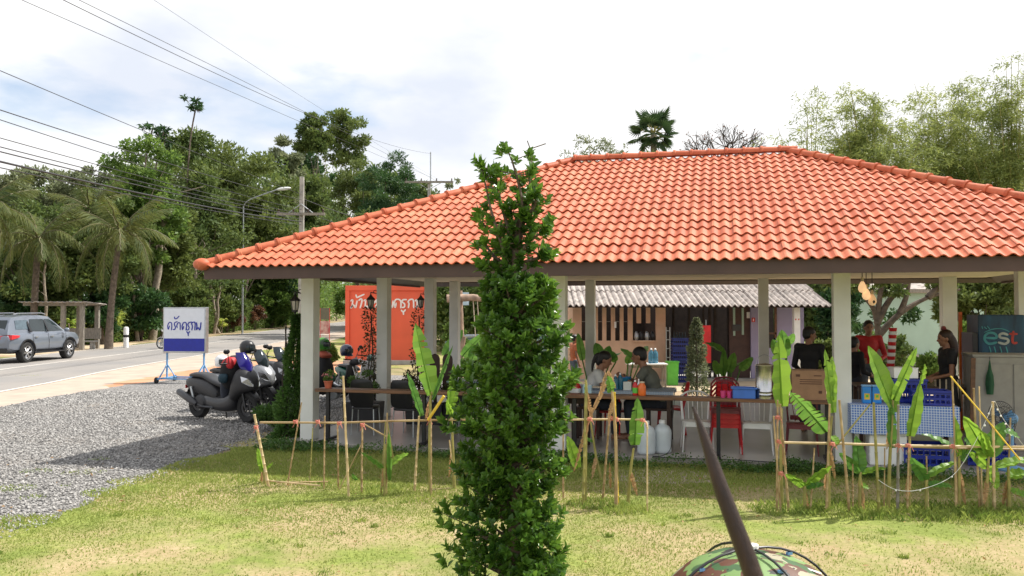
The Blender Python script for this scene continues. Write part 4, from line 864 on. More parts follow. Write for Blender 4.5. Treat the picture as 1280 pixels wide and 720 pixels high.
# cables
q = MB(); pts = [Lw(tv_px(px, .72), .72, SLZ+.01+.006*math.sin(px*.05)) for px in range(815, 1040, 15)]; q.tube(pts, .006, 5); o = q.build('floor_cable', M['wire'], None, 'black cable lying along the pavilion floor edge', 'cable')
q = MB(); q.tube(smoothline([Lw(tv_px(843, .9), .80, .82), Lw(tv_px(840, .9), .80, .5), Lw(tv_px(838, .9), .79, .2), Lw(tv_px(828, .85), .75, .11), Lw(tv_px(815, .8), .73, .10)], 5), .005, 5); q.build('hanging_cable', M['wire'], None, 'thin black cable dropping from the counter near the water jugs', 'cable')
# ---------------------------------------------------------------- people
def person(label, loc, rz, J, shirt, legs, hairstyle='short', sleeve='short', scale=1.0, hairm=None, look=(0, 0), legstyle='long', shirtlong=False):
    """joints are given facing +x, left side is +y; one remeshed continuous body, clothes and hair as its children"""
    o = thing('person', label, 'person', loc, rz); o.scale = (scale,)*3
    D = dict(pel=(0, 0, .93), che=(0, 0, 1.25), nck=(0, 0, 1.43), hed=(.03, 0, 1.58), shL=(0, .18, 1.38), elL=(-.02, .24, 1.10), wrL=(.05, .25, .86), hipL=(0, .09, .90), knL=(.02, .10, .49), anL=(-.02, .10, .08))
    D.update(J)
    for a in ('sh', 'el', 'wr', 'hip', 'kn', 'an'):
        if a+'R' not in D: x, y, z = D[a+'L']; D[a+'R'] = (x, -y, z)
    V3 = {k: Vector(v) for k, v in D.items()}
    def body(b, g=0.0, parts='all'):
        pel, che, nck = V3['pel'], V3['che'], V3['nck']; ax = (nck-pel).normalized(); q = Vector((0, 0, 1)).rotation_difference(ax).to_euler()
        if parts in ('all', 'torso'):
            b.ell(pel, (.115+g, .165+g, .12), 14, 10, rot=q); b.ell(pel.lerp(che, .5), (.10+g, .135+g, .17), 14, 10, rot=q); b.ell(che, (.115+g, .165+g, .17), 14, 10, rot=q)
            b.ell(che.lerp(nck, .62), (.075+g, .16+g, .065+g), 14, 8, rot=q)
            b.tube([pel, che], [.09+g, .1+g], 12)
    def arm(b, s, g=0, upto=1.0):
        sh, el, wr = V3['sh'+s], V3['el'+s], V3['wr'+s]
        b.ell(sh, .058+g, 10, 8)
        if upto >= 1: b.tube([sh, el, wr], [.050+g, .038+g, .026+g], 10); b.ell(el, .038+g)
        else: e2 = sh.lerp(el, upto); b.tube([sh, e2], [.052+g, .05+g], 10)
        b.tube([V3['che'].lerp(V3['nck'], .6), sh], [.07+g, .055+g], 10)
    def leg(b, s, g=0, upto=1.0):
        h, k, a = V3['hip'+s], V3['kn'+s], V3['an'+s]
        if upto >= 1: b.tube([h, k], [.085+g, .055+g], 12); b.tube([k, k.lerp(a, .35), a], [.052+g, .055+g, .038+g], 12); b.ell(k, .055+g)
        else: b.tube([h, h.lerp(k, upto)], [.088+g, .072+g], 12)
        b.ell(h, .09+g)
    b = MB(); body(b)
    hd = V3['hed']; hq = Euler((0, look[1], look[0])); HM = Matrix.Translation(hd) @ hq.to_matrix().to_4x4()
    b.tube([V3['nck']-(V3['nck']-V3['pel']).normalized()*.06, hd+HM.to_3x3() @ Vector((-.02, 0, -.04))], [.06, .052], 12)
    b.ell((0, 0, .02), (.098, .078, .105), 16, 12, M=HM); b.ell((.02, 0, -.045), (.072, .058, .075), 14, 10, M=HM); b.ell((.055, 0, -.095), (.03, .028, .022), M=HM)
    b.tube([(.085, 0, .015), (.115, 0, -.028), (.09, 0, -.036)], [.008, .016, .010], 8, M=HM)
    b.ell((.085, 0, -.062), (.014, .026, .009), M=HM)
    for s in (1, -1): b.ell((-.005, s*.078, -.008), (.018, .012, .03), M=HM)
    for s in 'LR': arm(b, s); leg(b, s)
    for s, sy in (('L', 1), ('R', -1)):
        wr, el = V3['wr'+s], V3['el'+s]; d = (wr-el).normalized(); side = d.cross(Vector((0, sy, 0.3))).normalized(); nrm = side.cross(d)
        b.ell(wr+d*.045, (.045, .02, .04), rot=d.to_track_quat('X', 'Z').to_euler())
        for i, (of, ln) in enumerate(((-.028, .058), (-.009, .070), (.010, .066), (.028, .052))):
            p0 = wr+d*.075+side*of; p1 = p0+d*ln*.55-nrm*.008*sy; p2 = p1+d*ln*.4-nrm*.022*sy; b.tube([wr+d*.04+side*of*.8, p0, p1, p2], [.011, .0095, .0085, .007], 6)
        b.tube([wr+d*.02-side*.03, wr+d*.05-side*.055, wr+d*.08-side*.058], [.012, .011, .008], 6)
        an = V3['an'+s]; b.tube([an+Vector((-.05, 0, -.05)), an+Vector((.04, 0, -.045)), an+Vector((.17, 0, -.06))], [.035, .04, .025], 8)
    def fin(mb, name, m, vox=.011):
        ob = mb.build(name, m, o); r = ob.modifiers.new('remesh', 'REMESH'); r.mode = 'VOXEL'; r.voxel_size = vox; r.use_smooth_shade = True; s_ = ob.modifiers.new('smooth', 'SMOOTH'); s_.factor = .5; s_.iterations = 3; return ob
    fin(b, 'body', M['skin'], .009)
    t = MB(); body(t, .014)
    for s in 'LR': arm(t, s, .012, 1.0 if sleeve == 'long' else .55)
    if shirtlong: t.tube([V3['pel']+Vector((0, 0, .1)), V3['pel']-Vector((0, 0, .12))], [.16, .18], 12)
    fin(t, 'shirt', shirt)
    t = MB()
    for s in 'LR': leg(t, s, .016, 1.0 if legstyle == 'long' else .8)
    t.ell(V3['pel']-Vector((0, 0, .03)), (.135, .18, .12), 14, 10); t.tube([V3['hipL'], V3['hipR']], .1, 10); fin(t, 'trousers', legs)
    hm = hairm or M['hair']; h = MB(); h.ell((-.018, 0, .045), (.105, .088, .098), 16, 12, M=HM); h.ell((-.045, 0, .0), (.075, .083, .085), 14, 10, M=HM)
    if hairstyle == 'pony': h.tube(smoothline([(-.09, 0, .05), (-.14, .0, .02), (-.15, 0, -.10), (-.12, 0, -.24)], 4), [.03, .035, .035, .035, .035, .033, .03, .03, .028, .025, .02, .015, .008], 8, M=HM); h.ell((-.07, 0, -.04), (.05, .07, .08), M=HM)
    if hairstyle == 'long': h.tube(smoothline([(-.06, 0, .02), (-.10, 0, -.10), (-.10, 0, -.24), (-.09, 0, -.38)], 4), [.08, .082, .085, .085, .085, .083, .08, .075, .07, .06, .05, .04, .02], 10, M=HM, flat=.9)
    fin(h, 'hair', hm, .009)
    for s in (1, -1): MB().ell((.087, s*.03, .012), (.008, .012, .007), M=HM).build('eye', M['black'], o)
    for s in (1, -1): MB().ell((.088, s*.032, .032), (.008, .018, .004), M=HM).build('eyebrow', hm, o)
    return o, HM
def seated(lean=.12, h=.47, kx=.42):
    return dict(pel=(0, 0, h+.08), che=(lean*.6, 0, h+.38), nck=(lean+.02, 0, h+.56), hed=(lean+.08, 0, h+.70), shL=(lean*.9, .18, h+.50), elL=(lean+.10, .23, h+.27), wrL=(lean+.30, .12, h+.32), hipL=(0.02, .09, h+.05), knL=(kx, .11, h+.03), anL=(kx-.03, .11, .08))
shW = mat('white_tshirt', (.62, .62, .60), .8, var=.05, bump=.1); shG = mat('grey_green_tshirt', (.13, .135, .11), .85, var=.1, bump=.1); shB = mat('black_shirt', (.013, .013, .015), .8, var=.1, bump=.1)
shR = mat('red_jacket', (.50, .02, .025), .6, var=.12, bump=.1); shO = mat('orange_shirt', (.55, .16, .06), .7, var=.12, bump=.1); jean = mat('dark_trousers', (.03, .035, .05), .85, var=.15, bump=.1); jg = mat('grey_jeans', (.10, .12, .15), .85, var=.15, bump=.1)
stm = mat('striped_skirt', (.03, .03, .03), .8, bump=0)
p1, _ = person('seated woman in white top with dark ponytail, leaning over her plate', tuple(floorpt(736, 2.2)), RZ+.05, dict(seated(.16), wrL=(.40, .12, .80), wrR=(.36, -.1, .78)), shW, jean, 'pony', look=(0, .35), scale=.97)
p2, _ = person('seated man in grey green tee shirt facing left, elbows on table', tuple(floorpt(823, 2.25)), RZ+PI-.05, dict(seated(.20), wrL=(.50, .10, .88), elL=(.32, .22, .78), wrR=(.48, -.12, .84), elR=(.30, -.22, .78)), shG, jean, 'short', look=(0, .15), scale=1.02)
for lb, px, v, rz in (('dark timber stool under the seated woman', 736, 2.2, 0), ('dark timber stool under the seated man', 823, 2.25, 0)):
    o = thing('timber_stool', lb, 'stool', tuple(floorpt(px, v)), RZ); MB().box((0, 0, .445), (.36, .36, .035)).build('seat', M['darkwood'], o, bevel=.006)
    for sx in (-1, 1):
        for sy in (-1, 1): MB().box((sx*.15, sy*.15, .214), (.04, .04, .428)).build('leg', M['darkwood'], o)
p3, _ = person('man in black long sleeved shirt with back turned, beside the cardboard carton', tuple(floorpt(1011, 3.6)), RZ+1.2, dict(wrL=(.16, .2, .98), elL=(.02, .25, 1.08), wrR=(.16, -.2, .98), elR=(.02, -.25, 1.08)), shB, jean, 'short', 'long', look=(-.9, .1), scale=.94)
p4, HM4 = person('man in red long sleeved jacket standing by the paper cup stack', tuple(floorpt(1085, 6.0)), RZ-1.5, dict(wrL=(.26, .14, 1.02), elL=(.06, .27, 1.08), wrR=(.25, -.16, 1.0), elR=(.04, -.28, 1.06)), shR, jg, 'short', 'long', look=(0, .05), scale=.985)
p5, HM5 = person('woman in dark top with long brown hair and striped skirt, facing left', tuple(floorpt(1183, 2.8)), RZ+PI+.1, dict(wrL=(.24, .16, 1.0), elL=(.02, .23, 1.06), wrR=(.22, -.15, .98), elR=(0, -.23, 1.06)), shB, stm, 'long', 'short', hairm=mat('brown_hair', (.035, .016, .010), .5, bump=.3, scale=30), look=(0, .1), scale=.93)
MB().tube([(.0, -.04, .14), (0, -.02, .165), (0, .02, .165), (0, .04, .14)], .028, 8, M=HM5).build('hair_bow', M['maroon'], p5)
q = MB()
for i in range(12): a = 2*PI*i/12; q.tube([(math.cos(a)*.165, math.sin(a)*.215, .98), (math.cos(a)*.17, math.sin(a)*.20, .55)], .012, 4)
q.build('skirt_stripes', M['cream'], p5)
t = MB(); t.loft([[(math.cos(a)*w*.75, math.sin(a)*w, z) for a in [2*PI*i/18 for i in range(18)]] for z, w in ((.50, .225), (.75, .22), (1.0, .19), (1.03, .17))]).build('skirt', stm, p5, smooth=60)
p6, _ = person('dark haired person in orange patterned shirt half hidden behind the foreground tree', tuple(Vector((G(708, 468).x*.9, 20.0, 0))), 0.3, {}, shO, jg, 'short', 'short', scale=.80)
p7, _ = person('dark clothed person standing close behind the right front column', tuple(floorpt(1066, 4.3)), RZ+.6, dict(wrL=(.2, .2, 1.0), elL=(.02, .24, 1.06)), shB, jean, 'short', 'long', scale=.84)
# ---------------------------------------------------------------- two wheelers
def wheel(mb, c, r, w, rim, hub=.05):
    Mx = TR(c, (PI/2, 0, 0))
    q = MB(); q.lathe([(r-w*.9, -w*.36), (r-w*.3, -w*.5), (r-.004, -w*.25), (r, 0), (r-.004, w*.25), (r-w*.3, w*.5), (r-w*.9, w*.36), (r-w*.9, -w*.36)], 26, M=Mx, cap=False); q.build('tyre', M['rubber'], mb, smooth=40)
    q = MB(); q.lathe([(r-w*.88, -.03), (r-w*.88, .03), (r-w*1.1, .03), (r-w*1.1, -.03), (r-w*.88, -.03)], 26, M=Mx, cap=False); q.lathe([(hub, -.05), (hub, .05)], 12, M=Mx)
    for k in range(5):
        a = 2*PI*k/5; q.tube([(math.cos(a)*hub*.5, math.sin(a)*hub*.5, 0), (math.cos(a+.15)*(r-w), math.sin(a+.15)*(r-w), 0)], .014, 5, M=Mx)
    q.lathe([(r*.45, .055), (r*.45, .058), (r*.3, .058)], 20, M=Mx, cap=False); q.build('rim', rim, mb)
def xsec(x, z0, z1, w, n=12, e=.6, y0=0):
    return [(x, y0+math.copysign(abs(math.cos(t))**e, math.cos(t))*w, (z0+z1)/2+math.copysign(abs(math.sin(t))**e, math.sin(t))*(z1-z0)/2) for t in [2*PI*i/n for i in range(n)]]
def lofto(st, name, m, par, n=14, e=.65, smooth=40, sub=1):
    q = MB(); q.loft([xsec(x, a, b, w, n, e) for x, a, b, w in st]); return q.build(name, m, par, smooth=smooth, sub=sub)
def maxi_scooter(label, loc, rz, m1, m2, screen, group='scooters parked on the gravel'):
    o = thing('motor_scooter', label, 'scooter', loc, rz, group)
    wheel(thing2('rear_wheel', o), (-.66, 0, .27), .27, .13, M['blackmatte']); wheel(thing2('front_wheel', o), (.68, 0, .27), .27, .115, M['blackmatte'])
    lofto([(-1.0, .60, .68, .05), (-.93, .55, .73, .10), (-.70, .46, .76, .15), (-.40, .40, .75, .17), (-.15, .36, .66, .17), (.0, .30, .52, .16)], 'tail_body', m2, o)
    lofto([(-.45, .26, .50, .17), (-.2, .18, .46, .19), (.1, .16, .42, .19), (.33, .17, .50, .17), (.45, .26, .72, .15)], 'lower_body', m1, o)
    q = MB(); q.loft([xsec(x, a, b, w, 14, .65) for x, a, b, w in [(.30, .30, .52, .15), (.42, .36, .80, .19), (.52, .46, .98, .21), (.66, .52, .96, .20), (.80, .55, .84, .13), (.88, .60, .72, .05)]]); q.build('front_fairing', m2, o, smooth=40, sub=1)
    lofto([(-.88, .74, .78, .10), (-.75, .74, .84, .14), (-.5, .74, .84, .15), (-.36, .72, .80, .15), (-.28, .66, .75, .14), (-.05, .60, .70, .13), (.06, .56, .64, .10)], 'saddle', M['black'], o)
    lofto([(.55, .46, .50, .04), (.62, .545, .565, .07), (.72, .56, .585, .07), (.86, .50, .52, .06), (.96, .36, .38, .045)], 'front_mudguard', M['black'], o)
    lofto([(-1.02, .30, .34, .03), (-.96, .40, .45, .06), (-.9, .52, .58, .07)], 'rear_mudguard', M['black'], o)
    q = MB(); rr = []
    for z, x, w in ((.90, .74, .10), (1.0, .70, .15), (1.12, .62, .14), (1.22, .54, .09)):
        rr.append([(x-.10*abs(s)**1.5, s*w, z) for s in (-1, -.5, 0, .5, 1)]+[(x-.012-.10*abs(s)**1.5, s*w, z) for s in (1, .5, 0, -.5, -1)])
    q.loft(rr); q.build('windscreen', screen, o, smooth=50)
    q = MB(); q.tube([(-.05, -.17, .24), (-.35, -.19, .25), (-.5, -.20, .30)], .022, 8); q.tube([(-.46, -.21, .28), (-.55, -.215, .32), (-.95, -.22, .48), (-.98, -.22, .49)], [.04, .065, .06, .04], 12); q.build('exhaust', M['greypanel'], o, smooth=40)
    MB().lathe([(.13, -.04), (.135, 0), (.1, .05), (.03, .06)], 16, M=TR((-.42, -.15, .32), (PI/2, 0, 0), (1.2, 1, 1))).build('engine_cover', M['blackmatte'], o, smooth=40)
    for sy in (-1, 1):
        MB().tube([(-.58, sy*.16, .28), (-.68, sy*.17, .58)], .025, 8).build('rear_shock', M['steel'], o, smooth=50); MB().tube([(.68, sy*.075, .28), (.57, sy*.075, .66)], .022, 8).build('fork', M['black'], o, smooth=50)
        q = MB(); q.add([(.86, sy*.05, .70), (.80, sy*.125, .78), (.69, sy*.19, .82), (.72, sy*.19, .72), (.82, sy*.13, .66), (.868, sy*.06, .64)], [(0, 1, 2, 3, 4, 5)]); ob = q.build('headlight', M['chrome'], o); ob.modifiers.new('t', 'SOLIDIFY').thickness = .03
        MB().tube([(.42, 0, 1.0), (.40, sy*.15, 1.03), (.33, sy*.34, 1.02)], .014, 8).build('handlebar', M['black'], o, smooth=50)
        q = MB(); q.tube([(.42, sy*.22, 1.03), (.46, sy*.27, 1.20)], .007, 6); q.ell((.45, sy*.29, 1.24), (.02, .07, .045)); q.build('mirror', M['black'], o, smooth=60)
    MB().tube([(-.1, .14, .2), (-.16, .20, 0.01)], .014, 6).build('side_stand', M['black'], o)
    MB().box((-.99, 0, .56), (.015, .12, .06)).build('tail_light', M['red'], o); MB().box((-1.0, 0, .40), (.01, .2, .14), rot=(0, .3, 0)).build('number_plate', M['white'], o)
    return o
def thing2(name, par):
    e_ = bpy.data.objects.new(name, None); COL.objects.link(e_); e_.parent = par; e_.empty_display_size = .1; return e_
vio = mat('violet_blue_screen', (.018, .014, .16), .1, var=.2, bump=0)
SB = Vector((-5.12, 14.8, 0)); HD = R(-33)
def bikeloc(k): return tuple(SB+Vector(((0, -.05, .02, .28)[k], (0, 1.15, 2.2, 3.25)[k], 0)))
maxi_scooter('matte dark grey scooter with violet windscreen, nearest of the row', bikeloc(0), HD, M['greypanel'], M['blackmatte'], vio)
maxi_scooter('silver and black scooter behind the dark grey one, white helmet on seat', bikeloc(1), HD, M['silverpanel'], M['silverpanel'], M['glassdark'])
maxi_scooter('black scooter with smoked windscreen, third in the row', bikeloc(2), HD, M['blackmatte'], M['blackmatte'], M['glassdark'])
maxi_scooter('black scooter with white and orange front, farthest of the row', bikeloc(3), HD, M['blackmatte'], M['black'], M['whitecar'])
def helmet(label, loc, rz, m, visor=True, s=1.0, tilt=0):
    o = thing('helmet', label, 'helmet', loc, rz); o.scale = (s,)*3; o.rotation_euler = (0, tilt, rz)
    q = MB(); n = 18; rr = []
    for z, rx, ry in ((-.10, .105, .10), (-.07, .125, .112), (0, .142, .122), (.06, .13, .112), (.10, .10, .088), (.125, .055, .05), (.132, .01, .01)): rr.append([(math.cos(2*PI*i/n)*rx, math.sin(2*PI*i/n)*ry, z) for i in range(n)])
    q.loft(rr).build('shell', m, o, smooth=60)
    q = MB(); rr = []
    for z, k in ((-.045, 1.0), (-.0, 1.03), (.045, .99)): rr.append([(math.cos(a)*.144*k*1.02, math.sin(a)*.125*k, z) for a in [-1.1+2.2*i/10 for i in range(11)]]+[(math.cos(a)*.134*k, math.sin(a)*.116*k, z) for a in [1.1-2.2*i/10 for i in range(11)]])
    q.loft(rr).build('visor', M['glassdark'], o, smooth=60)
    MB().tube([(.10, -.06, -.09), (.135, 0, -.085), (.10, .06, -.09)], .02, 8).build('chin_bar', m, o, smooth=60)
    return o
B0 = Matrix.Translation(SB) @ Matrix.Rotation(HD, 4, 'Z')
helmet('glossy black helmet hung on the mirror of the nearest scooter', tuple(B0 @ Vector((.36, .22, 1.29))), HD+.2, M['black'])
b1_ = Matrix.Translation(Vector(bikeloc(1))) @ Matrix.Rotation(HD, 4, 'Z')
helmet('white helmet with dark visor resting on the silver scooter seat', tuple(b1_ @ Vector((-.60, 0, .955))), HD, M['whitecar'])
o = thing('riding_jacket', 'black and red riding jacket draped over the nearest scooter handlebar', 'jacket', tuple(B0 @ Vector((.28, -.02, .80))), HD)
def blob(st, name, m, par, seed=1, sub=1, k=.14):
    q = MB(); rg = random.Random(seed); ph = rg.uniform(0, 6)
    q.loft([[(x+math.cos(a)*rx*(1+k*math.sin(3*a+ph+z*20)), y+math.sin(a)*ry*(1+k*math.sin(4*a+ph+z*13)), z) for a in [2*PI*i/18 for i in range(18)]] for x, y, z, rx, ry in st]); return q.build(name, m, par, smooth=60, sub=sub)
blob([(-.05, 0, -.25, .10, .14), (-.04, 0, -.10, .15, .20), (0, 0, .08, .17, .26), (.03, 0, .22, .13, .24), (.05, 0, .33, .08, .15), (.06, 0, .37, .03, .08)], 'jacket_body', shB, o)
blob([(.10, -.13, .13, .05, .05), (.10, -.14, .2, .075, .08), (.08, -.10, .29, .085, .10), (.04, -.05, .36, .05, .06)], 'red_shoulder', shR, o, 2)
blob([(-.12, -.1, .10, .04, .05), (-.10, -.11, .22, .055, .07), (-.04, -.06, .34, .04, .06)], 'red_sleeve', shR, o, 3)
blob([(.0, -.20, -.12, .08, .06), (.0, -.22, -.02, .12, .08), (.02, -.2, .07, .08, .06)], 'teal_hood', mat('dark_teal_cloth', (.008, .035, .055), .7), o, 4)
o = thing('rain_trousers', 'dark blue trousers folded over the nearest scooter floorboard', 'trousers', tuple(B0 @ Vector((.16, -.10, .45))), HD); blob([(0, 0, -.08, .05, .05), (0, 0, .1, .09, .09), (.05, 0, .28, .08, .10), (.07, 0, .4, .04, .06)], 'cloth', jean, o, 6)
def underbone(label, loc, rz, mbody, mshield):
    o = thing('motorcycle', label, 'motorcycle', loc, rz, 'motorcycles parked behind the left columns')
    for nm, x in (('rear_wheel', -.6), ('front_wheel', .62)): wheel(thing2(nm, o), (x, 0, .29), .29, .075, M['steel'], .04)
    lofto([(-.85, .62, .68, .05), (-.7, .52, .72, .11), (-.4, .42, .68, .13), (-.1, .34, .56, .10), (.1, .30, .42, .07), (.3, .34, .50, .07), (.42, .55, .85, .06)], 'frame_body', mbody, o)
    q = MB(); rr = []
    for z, x, w in ((.30, .32, .14), (.5, .40, .20), (.7, .46, .21), (.88, .46, .16)): rr.append([(x-.08*abs(s_)**1.5, s_*w, z) for s_ in (-1, -.5, 0, .5, 1)]+[(x-.025-.08*abs(s_)**1.5, s_*w, z) for s_ in (1, .5, 0, -.5, -1)])
    q.loft(rr).build('leg_shield', mshield, o, smooth=50)
    lofto([(-.75, .70, .74, .08), (-.5, .70, .79, .12), (-.15, .66, .75, .12), (0, .60, .68, .08)], 'saddle', M['black'], o)
    lofto([(.34, .86, .92, .05), (.42, .86, 1.02, .10), (.52, .86, 1.0, .10), (.58, .9, .96, .05)], 'headset', mbody, o)
    MB().ell((.57, 0, .94), (.03, .07, .06)).build('headlight', M['chrome'], o, smooth=60)
    lofto([(.42, .50, .53, .04), (.55, .60, .625, .055), (.7, .60, .62, .055), (.88, .46, .48, .04)], 'front_mudguard', mshield, o)
    MB().lathe([(.09, -.09), (.11, 0), (.09, .09)], 14, M=TR((0, 0, .28), (PI/2, 0, 0), (1.4, 1, 1))).build('engine', M['steel'], o)
    MB().tube([(0, -.1, .2), (-.4, -.13, .22), (-.75, -.14, .34)], [.018, .03, .045], 10).build('exhaust', M['chrome'], o, smooth=50)
    for sy in (-1, 1):
        MB().tube([(.62, sy*.06, .29), (.44, sy*.06, .84)], .018, 8).build('fork', M['chrome'], o, smooth=50); MB().tube([(-.6, sy*.11, .29), (-.52, sy*.12, .6)], .022, 8).build('rear_shock', M['steel'], o)
        MB().tube([(.42, 0, .97), (.36, sy*.3, 1.0)], .013, 6).build('handlebar', M['black'], o); q = MB(); q.tube([(.38, sy*.2, 1.0), (.42, sy*.25, 1.14)], .006, 5); q.ell((.42, sy*.26, 1.17), (.015, .055, .04)); q.build('mirror', M['black'], o, smooth=60)
    return o
dg = mat('dark_green_paint', (.005, .085, .05), .3, var=.1, bump=0, coat=.5)
ub1 = G(400, 512); underbone('black motorcycle under gear, half hidden by the front left column', (-3.55, 16.6, 0), -.25, M['blackmatte'], M['black'])
underbone('green motorcycle with white leg shield in front of the orange wall', (-3.35, 18.2, 0), -.75, dg, M['whitecar'])
helmet('green and black helmet atop the draped motorcycle behind the column', tuple(P(404, 430, 16.5)), -.3, mat('lime_helmet', (.12, .5, .06), .25, var=.3, c2=(.01, .02, .01), scale=6, bump=0), s=1.0)
o = thing('riding_jacket', 'black riding jacket with red collar draped over the half hidden motorcycle', 'jacket', tuple(P(404, 466, 16.5)), -.3)
blob([(0, 0, -.45, .12, .16), (0, 0, -.2, .20, .22), (0, 0, .1, .20, .24), (0, 0, .32, .12, .16), (0, 0, .42, .05, .07)], 'jacket_body', shB, o, 5); blob([(0.02, 0, .28, .16, .17), (0.02, 0, .36, .17, .17), (0, 0, .44, .08, .09)], 'red_collar', mat('faded_red_cloth', (.30, .06, .03), .7), o, 7); blob([(.22, -.1, -.2, .07, .07), (.24, -.1, -.08, .10, .08), (.2, -.1, .06, .06, .05)], 'green_glove', dg, o, 8)
helmet('dark blue helmet hung on the white and green motorcycle', tuple(P(433, 438.5, 17.6)), -.6, mat('dark_blue_helmet', (.02, .03, .07), .15, var=.4, scale=8, bump=0, coat=.5), s=1.05)
# passing motorcycle behind the roadside sign
pm = P(205, 437, 42); underbone('white motorcycle riding on the road, mostly hidden by the sign', (pm.x+.4, 42, 0), 2.9, M['whitecar'], M['whitecar'])
# ---------------------------------------------------------------- cars
def bool_cut(ob, cut):
    mo = ob.modifiers.new('cut', 'BOOLEAN'); mo.operation = 'DIFFERENCE'; mo.solver = 'EXACT'; mo.object = cut
    bpy.context.view_layer.update(); dg_ = bpy.context.evaluated_depsgraph_get(); me = bpy.data.meshes.new_from_object(ob.evaluated_get(dg_)); ob.modifiers.clear(); old = ob.data; ob.data = me; me.name = old.name
    bpy.data.objects.remove(cut)
def carwheel(o, x, y, r=.385, w=.26, rimm=None):
    wroot = thing2('wheel', o); wroot.location = (x, y, r); Mx = TR((0, 0, 0), (PI/2, 0, 0)); sg = 1 if y > 0 else -1
    MB().lathe([(r*.66, -w*.5), (r*.9, -w*.5), (r*.985, -w*.38), (r, -w*.2), (r, w*.2), (r*.985, w*.38), (r*.9, w*.5), (r*.66, w*.5), (r*.66, -w*.5)], 30, M=Mx, cap=False).build('tyre', M['rubber'], wroot, smooth=35)
    q = MB(); q.lathe([(r*.67, -w*.46), (r*.67, w*.46), (r*.60, w*.42), (r*.60, -w*.42), (r*.67, -w*.46)], 30, M=Mx, cap=False)
    for k in range(6):
        a = 2*PI*k/6
        for d in (-.13, .13): q.tube([(math.cos(a)*r*.12, sg*w*.36, math.sin(a)*r*.12), (math.cos(a+d)*r*.62, sg*w*.42, math.sin(a+d)*r*.62)], .022, 5)
    q.lathe([(.07, -w*.4), (.07, w*.4)], 14, M=Mx); q.build('rim', rimm or M['chrome'], wroot); MB().lathe([(r*.6, -w*.1), (r*.6, w*.1)], 20, M=Mx).build('brake_disc', M['black'], wroot)
SILV = mat('silver_car_paint', (.17, .195, .24), .3, metal=.3, var=.03, scale=2, bump=0, coat=.8)
def ring(x, st):
    pts = [(x, y, z) for y, z in st]; return pts+[(x, -y, z) for y, z in reversed(st) if y > 1e-6]
def body_section(x, w, zb, zt):
    return ring(x, [(0, zb), (w*.8, zb), (w*.97, zb+.10), (w, zb+.30), (w*.985, (zb+zt)/2+.1), (w*.96, zt-.10), (w*.90, zt-.015), (w*.6, zt+.012), (0, zt+.02)])
